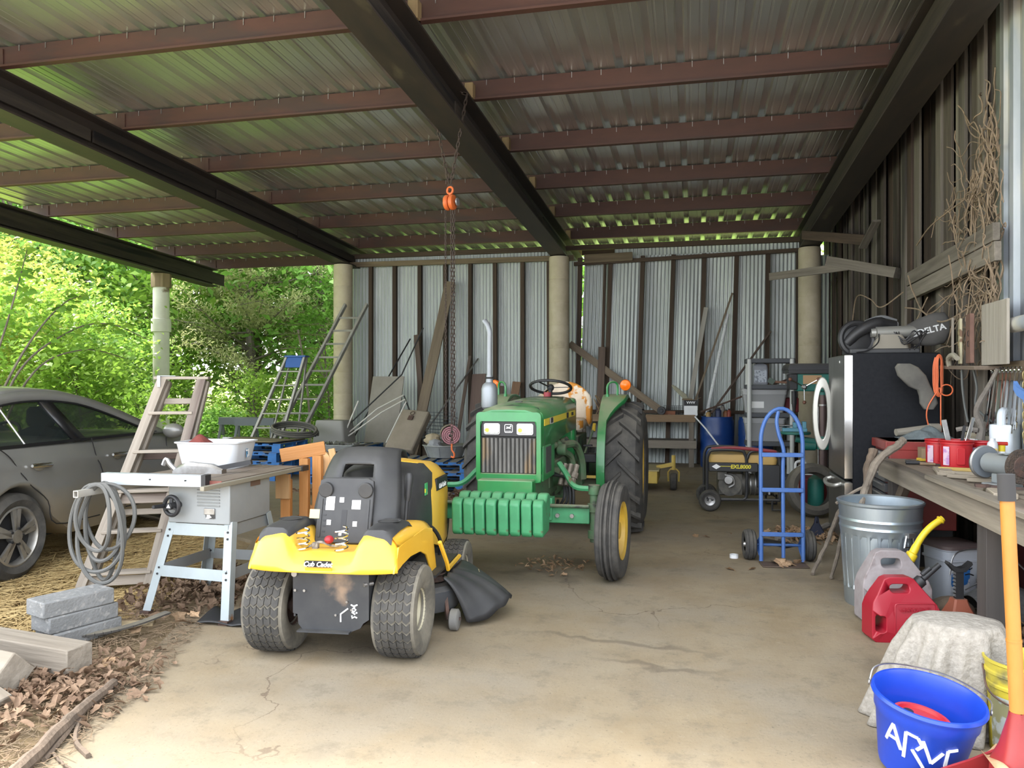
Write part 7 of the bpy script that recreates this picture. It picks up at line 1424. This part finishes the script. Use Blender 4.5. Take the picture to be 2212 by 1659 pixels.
# jerry cans
def gas_can(name, lab, loc, rz, m, spout_m, sp, w=.37, d_=.20, h=.36):
    t = thing(name, lab, 'fuel can', loc, R(rz), 'plastic fuel cans'); b = B(); n = 40
    out = [(-w/2+.02, 0), (w/2-.02, 0), (w/2, .02), (w/2, h*.50), (w/2-.015, h*.60), (w*.27, h*.86), (w*.18, h*.97), (w*.10, h), (-w*.20, h), (-w*.28, h*.965), (-w*.40, h*.75), (-w/2+.01, h*.62), (-w/2, h*.5), (-w/2, .02)]
    h1 = rrect(w*.30, h*.13, .022, 4, -w*.05, h*.825); h2 = rrect(w*.13, h*.26, .016, 4, -w*.385, h*.30)
    bm = bmesh.new()
    def loop(P, y): vs_ = [bm.verts.new((x, y, z)) for x, z in P]; return vs_, [bm.edges.new((vs_[i], vs_[(i+1) % len(vs_)])) for i in range(len(vs_))]
    sides = []
    for y in (-d_/2, d_/2):
        L = [loop(P, y) for P in (out, h1, h2)]; bmesh.ops.triangle_fill(bm, use_beauty=True, edges=[e for l in L for e in l[1]]); sides.append([l[0] for l in L])
    for l0, l1 in zip(*sides):
        for i in range(len(l0)): j = (i+1) % len(l0); bm.faces.new((l0[i], l0[j], l1[j], l1[i]))
    bmesh.ops.recalc_face_normals(bm, faces=bm.faces)
    # pull the shoulders in so that the handle is slimmer than the tank
    for v in bm.verts:
        if v.co.z > h*.55: v.co.y *= 1-.62*min(1, (v.co.z-h*.55)/(h*.3))
        if v.co.x < -w*.42: v.co.y *= .72
    me = bpy.data.meshes.new('tank'); bm.to_mesh(me); bm.free(); o = bpy.data.objects.new('tank', me); COL.objects.link(o); o.parent = t; me.materials.append(m); md = o.modifiers.new('bevel', 'BEVEL'); md.width = .014; md.segments = 3; md.limit_method = 'ANGLE'; md.angle_limit = R(50); me.shade_smooth(); me.set_sharp_from_angle(angle=R(40))
    c = V(w*.27, 0, h*.87); dv = V(*sp).normalized(); B().lathe([(.03, -.01), (.034, 0), (.034, .035), (.02, .045)], 16, c, dv).obj('collar', spout_m, t); return t, c, dv
rm = mat('can_red', (.31,.008,.022), .4, dust=.3, dustcol=(.3,.1,.1)); gm = mat('can_faded', (.235,.20,.20), .8, col2=(.30,.27,.27), scale=9, col3=(.16,.12,.115), scale3=4)
t, c, dv = gas_can('fuel_can', 'red plastic fuel can with a black spout', (1.15, 4.90, 0), 12, rm, black, (.75, 0, .65)); B().cyl(c+dv*.03, c+dv*.17, .018, .014, 12).cyl(c+dv*.05-V(.01, 0, -.02), c+dv*.11-V(.01, 0, -.02), .014).obj('spout', black, t); b = B(); O = rrect(.23, .18, .01, 2, .045, .135); b.tube([(x, -.101, z) for x, z in O], .003, 4, True); b.obj('raised_frame', rm, t); text('GASOLINE', .036, rm, t, (.045, -.101, .19), (R(90), 0, 0), ext=.002); text('————\n———\n————', .028, rm, t, (.045, -.101, .12), (R(90), 0, 0), ext=.002)
ys_ = mat('spout_yellow', (.68,.50,.02), .4)
t, c, dv = gas_can('fuel_can', 'faded grey fuel can with a yellow spout', (1.19, 5.26, 0), 10, gm, ys_, (.5, 0, .85), .40, .2, .44); P = bez([c+dv*.03, c+V(.07, 0, .13), c+V(.13, 0, .20), c+V(.20, 0, .25)], 5); B().tube(P, [.024]*3+[.02]*(len(P)-3), 12).torus(P[-2], .022, .006, (.8, 0, .6), 14, 5).obj('spout', ys_, t)

# white lidded bucket
BKt = thing('lidded_bucket', 'white square pail with a brown lid behind the fuel cans', 'bucket', (1.70, 5.86, 0), R(20)); B().loft([[(x, y, z) for x, y in rrect(w, w, .05, 4)] for z, w in ((0, .235), (.01, .24), (.28, .265), (.285, .285), (.295, .285), (.30, .268), (.35, .27), (.355, .28), (.365, .28))]).obj('pail', mat('pail_white', (.50,.53,.58), .5), BKt); B().loft([[(x, y, z) for x, y in rrect(w, w, .05, 4)] for z, w in ((.363, .29), (.385, .29), (.40, .25))]).obj('lid', mat('lid_brown', (.13,.095,.09), .6), BKt)
B().box((-.03, -.13, .17), (.13, .003, .17), (R(3), 0, 0)).obj('label', mat('pail_blue', (.03,.16,.45), .5, col3=(.6,.62,.65), scale3=7, lo3=.5, hi3=.52), BKt); B().tube(bez([(-.02, -.1345, .24), (.0, -.1345, .25), (.03, -.1345, .235), (.05, -.1345, .245)], 4), .004, 4).obj('printed_squiggle', black_ink, BKt); B().tube(bez([(.0, -.1345, .20), (.03, -.1345, .205), (.06, -.1345, .195)], 4), .004, 4).obj('printed_squiggle', black_ink, BKt); B().tube(bez([(.14, -.05, .33), (.16, -.16, .30), (.05, -.24, .2), (-.05, -.2, .12)], 5), .004, 4).obj('wire_handle', steel, BKt)
b = B().grid(lambda u, v: (-.22+.50*u, -.20+.42*v, .02+.22*math.sin(PI*min(1, v*1.15))**.7*(.75+.25*math.sin(3*u+1))*(.6+.4*math.sin(PI*u))), 16, 14); mk(b, 'grey_sack', mat('sack_grey', (.12,.12,.12), .9, col2=(.085,.085,.085), scale=40, bump=.4, bscale=80), 'slumped grey mesh sack under the workbench', 'sack', (1.88, 5.45, 0), (0, 0, R(12)), smooth=60, thick=.01)
mk(B().tube(bez([(0, 0, .0), (.03, .02, .12), (.12, .04, .16), (.3, 0, .17), (.42, -.06, .06), (.46, -.1, 0)], 5), .005, 5), 'bent_wire', steel, 'bent wire arching over the grey sack', 'wire', (1.62, 5.62, .22))
b = B().sphere((0, 0, .07), (.11, .09, .075), 16, 10); b.v = [(x*(1+.2*math.sin(20*z+6*x)), y*(1+.2*math.cos(17*x+9*z)), max(0, z)) for x, y, z in b.v]; mk(b, 'paper_bag', mat('bag_brown', (.20,.15,.105), .9, col2=(.13,.10,.07), scale=9, bump=.5), 'crumpled brown paper bag by the fuel cans', 'paper bag', (1.56, 5.36, 0))
# jack stands
def jack_stand(lab, x, y, rz, h, groupz='jack stands'):
    t = thing('jack_stand', lab, 'jack stand', (x, y, 0), R(rz), groupz); jm = mat('jack_base', (.32,.085,.045), .6, dust=.4)
    B().loft([[(a, c, z) for a, c in rrect(w, w, .01, 1)] for z, w in ((0, .21), (.015, .21), (.16, .09), (.19, .075))]).obj('base', jm, t)
    c = B().bb(-.022, .022, -.016, .016, .1, h).obj('column', dark, t)
    for k in range(7): B().prism([(-.022, h-.16+.022*k), (-.032, h-.155+.022*k), (-.022, h-.145+.022*k)], -.012, .012).obj('tooth', steel, c)
    B().prism([(-.065, h+.05), (-.07, h+.035), (-.03, h-.01), (.03, h-.01), (.07, h+.035), (.065, h+.05), (.03, h+.02), (0, h+.012), (-.03, h+.02)], -.025, .025).obj('saddle', dark, t)
jack_stand('jack stand with raised saddle beside the grey sack', 1.53, 5.14, 10, .36); jack_stand('jack stand with lower saddle near the bench leg', 1.63, 4.93, 14, .31)
leaf_heap('leaf_litter', 'dead leaves blown under the workbench', 220, 1.75, 5.0, .4, .6, .05, 0, (.04, .09))
# draped cloth
DC = thing('draped_stool', 'cream speckled cloth draped over a low stool', 'draped stool', (1.10, 3.72, 0)); clm = mat('cloth_cream', (.33,.305,.265), .95, col2=(.22,.20,.17), scale=45, lo=.3, hi=.7, bump=.5, bscale=60, col3=(.30,.23,.15), scale3=5, lo3=.68, hi3=.76)
def dr_(u, v):
    a = 2*PI*u; f = math.sin(15*a+1.2*math.sin(3*a))*.5+math.sin(9*a+1)*.5
    if v < .32: r = (.17+.0*v)*v/.32; z = .455-.012*(v/.32)**3+.006*math.sin(7*a)*v
    else:
        t = (v-.32)/.68; r = .165+.02*min(1, t*5)**.5+.10*t+.030*f*min(1, t*5); z = .443-.03*min(1, t*6)-.41*t
    return (r*math.cos(a)*1.05-.10*max(0, v-.32)-.075*max(0, math.cos(a))*max(0, v-.32)/.68, r*math.sin(a)*.85, max(.004, z))
B().grid(dr_, 150, 26).obj('cloth', clm, DC, smooth=70, thick=.006); B().cyl((0, 0, 0), (0, 0, .43), .12, n=16).obj('stool', bark, DC)
# blue bucket
BB2 = thing('blue_bucket', 'blue feed bucket with white letters leaning on the draped stool', 'bucket', (.83, 3.26, .012), 0, None, (R(6), R(7), R(-12))); BB2.scale = (1.05, 1.05, .88); bl_m = mat('bucket_blue', (.010,.05,.42), .35, col2=(.008,.042,.36), scale=6)
B().lathe([(.001, .006), (.125, .006), (.13, 0), (.135, .02), (.165, .235), (.172, .245), (.176, .30), (.186, .305), (.19, .315), (.186, .328), (.178, .328), (.172, .31), (.165, .25), (.13, .02), (.001, .012)], 48).obj('shell', bl_m, BB2)
def on_b(ang, z, r=None): r = r or (.1355+.03*(z-.02)/.215); return V(r*math.cos(ang), r*math.sin(ang), z)
WP = mat('bucket_letters', (.75,.76,.78), .6)
def stroke(pts, w=.008):
    b = B(); a0 = R(-95)
    for p, q in zip(pts[:-1], pts[1:]):
        n = 4
        for i in range(n):
            u0 = p[0]+(q[0]-p[0])*i/n; z0 = p[1]+(q[1]-p[1])*i/n; u1 = p[0]+(q[0]-p[0])*(i+1)/n; z1 = p[1]+(q[1]-p[1])*(i+1)/n
            A, C_ = on_b(a0+u0/.15, z0), on_b(a0+u1/.15, z1); nr = V(A.x, A.y, 0).normalized(); b.beam(A+nr*.001, C_+nr*.001, .004, w, side=nr)
    return b
for L_ in ([(-.085, .115), (-.062, .185), (-.038, .105), (-.05, .135), (-.075, .135)], [(-.03, .085), (-.028, .18), (.0, .175), (.012, .15), (.0, .13)], [(-.01, .125), (.022, .07)], [(.012, .17), (.038, .095), (.062, .14)], [(.075, .09), (.073, .15), (.098, .155)]): stroke([(a*1.25-.012, .165+(z-.13)*1.25) for a, z in L_], .011).obj('letter_stroke', WP, BB2)
B().tube(bez([on_b(R(178), .315, .195), on_b(R(160), .36, .19), on_b(R(120), .345, .19), on_b(R(70), .335, .2), on_b(R(20), .34, .2), on_b(R(0), .315, .195)], 6), .0035, 5).obj('bail', steel, BB2)
for a in (0, 180): B().torus(on_b(R(a), .318, .195), .01, .003, (1, 0, 0), 12, 5).obj('bail_ear', steel, BB2)
rl_ = thing('red_lid', 'red plastic lid lying inside the blue bucket', 'lid', (.845, 3.27, .185), 0, None, (R(4), R(10), 0)); B().lathe([(.001, 0), (.085, 0), (.09, .012), (.10, .014), (.10, .006), (.092, -.004)], 32).obj('disc', red_p, rl_); B().cyl((-.05, .0, .0), (-.05, 0, .022), .018).obj('plug', black, rl_)
# yellow bucket
YB = thing('yellow_bucket', 'grimy yellow pail beside the draped stool', 'bucket', (1.29, 3.50, 0)); yb = mat('pail_yellow', (.50,.40,.025), .5, col2=(.40,.33,.04), scale=5, col3=(.12,.11,.05), scale3=6, lo3=.58, hi3=.68)
B().lathe([(.001, .006), (.125, .006), (.13, 0), (.142, .26), (.148, .265), (.148, .275), (.143, .28), (.145, .31), (.153, .315), (.153, .325), (.147, .33), (.149, .355), (.156, .36), (.156, .37), (.148, .37), (.142, .35), (.126, .012), (.001, .012)], 44).obj('shell', yb, YB)
b = B(); n = 20; vs_ = []
for i in range(n+1): a = R(-170+90*i/n); vs_ += [(.1345*math.cos(a), .1345*math.sin(a), .03), (.1435*math.cos(a), .1435*math.sin(a), .235)]
b.add(vs_, [(2*i, 2*i+2, 2*i+3, 2*i+1) for i in range(n)]); b.obj('worn_label', mat('worn_label', (.45,.46,.42), .7, col2=(.30,.36,.36), scale=6, col3=(.25,.24,.12), scale3=14, lo3=.5, hi3=.55), YB)
B().tube(bez([on_b(R(170), .33, .155), on_b(R(200), .25, .165), on_b(R(240), .22, .16), on_b(R(280), .25, .16)], 5), .004, 5).obj('wire_handle', rust, YB)
# floor jack
FJ = thing('floor_jack', 'red floor jack with an orange handle', 'floor jack', (1.0, 2.95, 0), R(4)); jr = mat('jack_red', (.22,.016,.016), .45, col2=(.17,.014,.014), scale=6, col3=(.45,.36,.33), scale3=5, lo3=.6, hi3=.68)
for y in (-.085, .085): B().prism([(-.20, .06), (-.18, .03), (.12, .04), (.14, .18), (.04, .20), (-.06, .15), (-.18, .10)], y-.006, y+.006).obj('side_plate', jr, FJ)
B().bb(-.18, .05, -.085, .085, .09, .10).obj('cover_plate', jr, FJ); B().loft([[(x, y, z) for x, y in rrect(w, w, .03, 3, .06, 0)] for z, w in ((.06, .15), (.18, .14), (.24, .10), (.34, .06), (.36, .055))]).obj('handle_socket', jr, FJ)
for s in (-1, 1): B().lathe([(0, -.02), (.04, -.02), (.045, 0), (.04, .02), (0, .02)], 18, (-.19, s*.12, .045), (0, 1, 0)).lathe([(0, -.018), (.035, -.018), (.038, 0), (.035, .018), (0, .018)], 18, (.10, s*.12, .038), (0, 1, 0)).obj('wheel', steel, FJ)
B().lathe([(0, .15), (.05, .15), (.055, .19), (.05, .21), (0, .21)], 18, (-.14, 0, -.09)).obj('saddle', mat('saddle_brown', (.30,.22,.12), .8), FJ)
hnm = mat('handle_orange', (.33,.125,.018), .5, col2=(.40,.175,.035), scale=6, stretch=(1, 1, .3), col3=(.22,.10,.03), scale3=18, lo3=.66, hi3=.7); b0, b1 = V(.06, 0, .32), V(.035, .02, 1.07)
B().cyl(b0, b0.lerp(b1, .37), .0235, n=18).obj('handle_lower', hnm, FJ); B().cyl(b0.lerp(b1, .37), b1, .0225, n=18).cyl(b0.lerp(b1, .365), b0.lerp(b1, .375), .0245, n=18).obj('handle_upper', hnm, FJ); B().cyl(b1-V(0, 0, .005), b1+(b1-b0).normalized()*.085, .027, n=18).obj('foam_grip', mat('foam_black', (.03,.03,.032), .9), FJ)
mk(B().lathe([(0, 0), (.03, 0), (.045, .02), (.04, .045), (0, .05)], 14), 'wood_knob', mat('knob_wood', (.2,.09,.05), .7), 'brown turned knob beside the blue bucket', 'knob', (.62, 2.98, 0))
mk(B().grid(lambda u, v: (-.03+.06*u, -.12+.2*v, .16+.02*math.sin(4*u)*math.cos(3*v)), 6, 8), 'dry_leaf', leafb[0], 'long dry leaf lying on the red floor jack', 'leaf', (1.0, 2.98, .03), smooth=60)
# ================================================================ vegetation beyond the shed
def fast(name, vs, nq, m, par=None, k=4):
    me = bpy.data.meshes.new(name); n = len(vs); me.vertices.add(n); me.vertices.foreach_set('co', np.ascontiguousarray(vs, dtype=np.float32).ravel())
    me.loops.add(nq*k); me.loops.foreach_set('vertex_index', np.arange(nq*k, dtype=np.int32)); me.polygons.add(nq); me.polygons.foreach_set('loop_start', np.arange(0, nq*k, k, dtype=np.int32)); me.update(); me.validate()
    me.materials.append(m); o = bpy.data.objects.new(name, me); COL.objects.link(o)
    if par is not None: o.parent = par
    return o
def leaves_at(P, size, up=.5, asp=.55, jit=.35):
    """one pointed, folded leaf blade (quad) for each point"""
    n = len(P); nrm = rng.normal(size=(n, 3)); nrm[:, 2] = np.abs(nrm[:, 2])+up; nrm /= np.linalg.norm(nrm, axis=1)[:, None]
    t = rng.normal(size=(n, 3)); t -= nrm*(t*nrm).sum(1)[:, None]; t /= np.linalg.norm(t, axis=1)[:, None]; s = np.cross(nrm, t); L = size*(1+jit*rng.uniform(-1, 1, n))[:, None]; fold = nrm*L*.10
    q = np.empty((n, 4, 3)); q[:, 0] = P-t*L*.5; q[:, 1] = P+s*L*asp*.5-t*L*.05+fold; q[:, 2] = P+t*L*.5-nrm*L*.08; q[:, 3] = P-s*L*asp*.5-t*L*.05+fold
    return q.reshape(-1, 3), n
def clustered(n, nc, c, rad, cr, shell=.55, low=-1.):
    d = rng.normal(size=(nc, 3)); d /= np.linalg.norm(d, axis=1)[:, None]; d[:, 2] = np.maximum(d[:, 2], low); r = shell+(1-shell)*rng.random(nc)**.6
    C = np.array(c)+d*r[:, None]*np.array(rad); i = rng.integers(0, nc, n); return C[i]+rng.normal(size=(n, 3))*np.array([cr, cr, cr*.55]), C
LM = [leafmat('leaf_lime', (.20,.37,.05), (.31,.46,.08), .5), leafmat('leaf_green', (.14,.31,.055), (.25,.44,.085), .5), leafmat('leaf_olive', (.34,.38,.16), (.48,.50,.23), .45), leafmat('leaf_deep', (.14,.30,.06), (.24,.42,.09), .5), leafmat('leaf_yellowish', (.29,.38,.06), (.41,.42,.09), .5)]
brk = mat('tree_bark', (.20,.17,.135), .95, col2=(.12,.10,.08), scale=8, stretch=(1, 1, .3), bump=.4)
def tree(name, label, cat, x, y, h, rad, n, ls, m, group=None, base=.35, tr=.16, nc=60, cr=None, lean_=0., up=.5, asp=.55):
    t = thing(name, label, cat, (x, y, gz(x, y)), 0, group)
    rz_ = h*(1-base)/2; c = (lean_, 0, h*base+rz_); P, C = clustered(n, nc, c, (rad, rad, rz_), cr or rad*.22)
    P[:, 2] = np.maximum(P[:, 2], .08); q, k = leaves_at(P, ls, up, asp); tag(fast('foliage', q, k, m, t), kind='stuff')
    b = B(); top = V(lean_, 0, h*.85); b.tube(bez([(0, 0, -.1), (lean_*.2+.05, .03, h*.3), (lean_*.6, -.05, h*.6), top], 4), [tr*(1-.9*i/12) for i in range(13)], 7)
    for j in rng.choice(len(C), min(len(C), 16), False):
        e = V(*C[j]); z0 = max(.1*h, min(.75*h, e.z*.7)); s = V(lean_*z0/h, 0, z0); b.tube(bez([s, s.lerp(e, .5)+V(0, 0, .04*h*random.uniform(-1, 1)), e], 3), [tr*.35, tr*.3, tr*.25, tr*.2, tr*.15, tr*.1, tr*.06], 5)
    b.obj('trunk', brk, t, fix=False); return t
# woods behind
k = 0
for D_, step, h0, h1 in ((25, 4.6, 8, 11), (34, 4.2, 11, 15)):
    a = -64.
    while a < -19:
        aa = R(a+random.uniform(-1, 1)); d_ = D_*random.uniform(.92, 1.08); x, y = d_*math.sin(aa), d_*math.cos(aa); hh = random.uniform(h0, h1)
        mi = random.choice((0, 1, 1, 3, 2)) if D_ > 30 else random.choice((0, 1, 3, 1)); tree('woodland_tree', ('lime-green', 'mid-green', 'olive', 'deep green')[mi]+' broadleaf tree in the '+('far' if D_ > 30 else 'near')+' row of the woods', 'tree', x, y, hh, random.uniform(2.0, 2.9), 5200, .24 if D_ < 30 else .32, LM[mi], 'trees of the woods', base=.06 if D_ < 30 else .12, nc=90, tr=.17); a += step; k += 1
for x, y in ((-9, 25), (-5.5, 24), (-2, 25.5), (1.5, 24), (5, 25), (8.5, 23)): tree('woodland_tree', 'leafy tree growing behind the corrugated back wall', 'tree', x, y, random.uniform(7, 9), 2.3, 3800, .24, LM[random.choice((0, 1))], 'trees behind the back wall', base=.05, nc=70)
# juniper with ragged olive foliage and bare trunk
CE = thing('juniper', 'ragged olive-green juniper with bare grey lower branches', 'tree', (-11.6, 19.0, gz(-11.6, 19)))
b = B(); b.tube(bez([(0, 0, -.1), (.08, 0, 1.5), (-.05, .05, 3.2), (.05, 0, 5.5), (0, 0, 7.5)], 5), [.17*(1-.85*i/20) for i in range(21)], 8); tips = []
for j in range(84):
    z0 = random.uniform(.9, 6.6); a = random.uniform(0, 2*PI); L_ = (3.2-.32*z0)*random.uniform(.7, 1.25); e = V(L_*math.cos(a), L_*math.sin(a), z0+L_*random.uniform(.05, .5)); s = V(0, 0, z0); P = bez([s, s.lerp(e, .5)+V(0, 0, -.12), e], 5); b.tube(P, [.035*(1-.8*i/10) for i in range(11)], 5)
    if z0 > 1.5: tips += [p+V(random.gauss(0, .12), random.gauss(0, .12), random.gauss(0, .1)) for p in P[3:] for _ in range(3)]
    for _ in range(2): p = random.choice(P[4:]); f = p+V(random.gauss(0, .35), random.gauss(0, .35), random.uniform(-.2, .25)); b.tube([p, f], [.012, .004], 4); tips += [p.lerp(f, .6), f] if z0 > 1.5 else []
b.obj('trunk', brk, CE, fix=False)
T_ = np.array([tuple(t) for t in tips]); P = T_[rng.integers(0, len(T_), 42000)]+rng.normal(size=(42000, 3))*np.array([.16, .16, .10]); q, k_ = leaves_at(P, .095, .1, .28); tag(fast('foliage', q, k_, LM[2], CE), kind='stuff')
# shrubs just past the car and the pipe column
SB = ((-12.0, 11.4, 3.9, 1.5, 0, 'lime shrub growing beyond the car roof'), (-13.6, 12.2, 4.6, 1.6, 4, 'yellow-green shrub rising behind the lime shrub'), (-12.1, 13.0, 3.6, 1.4, 0, 'rounded lime shrub growing past the eave beam'), (-12.9, 10.0, 4.2, 1.6, 1, 'tall mid-green shrub beyond the rear of the car'), (-12.4, 14.4, 3.2, 1.2, 1, 'mid-green shrub growing behind the pipe column'), (-14.4, 14.4, 4.8, 1.6, 4, 'tall yellow-green shrub left of the pipe column'), (-12.7, 16.0, 2.6, 1.2, 0, 'lime shrub growing right behind the pipe column'), (-9.6, 12.3, 1.3, .7, 0, 'small lime shrub sprouting in front of the pipe column'), (-11.2, 12.5, 2.4, .9, 0, 'lime shrub leaning under the eave beam'), (-9.3, 14.3, 1.0, .7, 1, 'low shrub beside the sawhorses'), (-9.9, 16.4, 1.8, 1.0, 0, 'lime shrub below the juniper'), (-8.4, 17.4, 2.3, 1.1, 0, 'lime shrub behind the stepladder'), (-8.0, 16.2, 3.4, .75, 1, 'slender green shrub beside the first concrete column'), (-14.6, 17.5, 2.8, 1.4, 1, 'mid-green shrub left of the juniper'), (-7.4, 18.5, 3.8, 1.2, 3, 'dark shrub in the gap beside the concrete column'))
for (x, y, h, r, mi, lab) in SB: tree('shrub', lab, 'shrub', x, y, h, r, int(3300*r*r**.3), .105, LM[mi], 'shrubs along the lean-to', base=.02, tr=.035, nc=int(60*r), cr=r*.22)
# compound-leaved sumac sprays
def frond(b_, P, m_, L_, dr):
    out = []
    for i in range(9):
        t = i/8; c = P+dr*L_*t+V(0, 0, -.25*L_*t*t); sd = dr.cross(V(0, 0, 1)).normalized()
        for s in (-1, 1): out.append((c, (sd*s+dr*.35-V(0, 0, .25)).normalized(), L_*.22*(1-.5*abs(t-.4))))
    return out
SM = thing('sumac', 'young sumac with drooping feathery leaves beside the ladder', 'shrub', (-7.75, 15.0, 0)); vsq = []; st_ = B()
st_.tube(bez([(0, 0, -.1), (-.05, 0, 1.0), (-.2, .1, 1.8), (-.35, .1, 2.6)], 4), .022, 6)
for z0 in (1.2, 1.6, 1.9, 2.2, 2.5, 2.7):
    for a in range(6):
        dr = V(math.cos(a*1.05+z0*3), math.sin(a*1.05+z0*3), .15).normalized(); o_ = V(-.05-.12*max(0, z0-1), .1*max(0, z0-1)*.5, z0)
        st_.tube([o_, o_+dr*.5+V(0, 0, -.07)], .006, 4)
        for c, d_, l in frond(None, o_, None, .55, dr): s = d_.cross(V(0, 0, 1)).normalized()*l*.18; vsq += [c, c+d_*l*.5+s, c+d_*l, c+d_*l*.5-s]
st_.obj('stem', brk, SM); tag(fast('foliage', np.array([tuple(v) for v in vsq]), len(vsq)//4, LM[0], SM), kind='stuff')
# heart-leaved sapling arching over the car, every large leaf its own piece
HS = thing('redbud_sapling', 'arching sapling with large heart-shaped leaves over the car', 'sapling', (-8.0, 7.3, 0))
hb = B(); out = []
for i in range(16): t = 2*PI*i/16; out.append((.5*math.sin(t)**3*1.05, .5*(.81*math.cos(t)-.31*math.cos(2*t)-.12*math.cos(3*t)-.06*math.cos(4*t))))
hb.v = [(0, -.05, .03)]+[(x, y, -.12*x*x*2-.05*y*y) for x, y in out]; hb.f = [(0, 1+i, 1+(i+1) % 16) for i in range(16)]; hme = hb.mesh('leaf', 60, False); hme.materials.append(LM[1]); hme2 = hb.mesh('leaf', 60, False); hme2.materials.append(LM[0])
arcs = ([(0, 0, 0), (.05, .2, 1.4), (.12, .4, 2.2), (.15, .55, 2.75), (.05, .75, 3.1)], [(0, 0, 0), (.1, .5, 1.5), (.3, 1.1, 2.1), (.5, 1.6, 2.25), (.75, 2.1, 2.05)], [(0, 0, 0), (-.2, .1, 1.3), (-.3, .3, 2.0), (-.4, .4, 2.6)], [(0, 0, 0), (.1, .7, 1.5), (.25, 1.4, 1.9), (.35, 2.2, 1.8)], [(.02, .1, .8), (.25, .4, 1.7), (.35, .7, 2.2), (.3, 1.1, 2.5), (.25, 1.4, 2.6)])
for A in arcs:
    P = bez(A, 8); hb_ = B().tube(P, [.018*(1-.75*i/(len(P)-1)) for i in range(len(P))], 6).obj('stem', brk, HS)
    for i in range(int(len(P)*.45), len(P)):
        for s in range(2):
            o = bpy.data.objects.new('leaf', hme if random.random() < .6 else hme2); COL.objects.link(o); o.parent = HS; sz = random.uniform(.09, .15); o.scale = (sz, sz, sz)
            o.location = P[i]+V(random.uniform(-.13, .13), random.uniform(-.13, .13), random.uniform(-.12, .06)); o.rotation_euler = (random.uniform(-.9, .4), random.uniform(-.7, .7), random.uniform(0, 6.28))
# weeds and grass outside
gr = scatter_blades(26000, ((-22, -7.8), (11.5, 30)), (.15, .4), (.006, .012), gz, .02, 2.4, None)
tag(gr.obj('grass', mat('grass_mix', (.16,.25,.05), .8, col2=(.36,.33,.14), scale=.8), smooth=0, fix=False), 'mixed green and dry grass outside the lean-to', 'grass', kind='stuff')
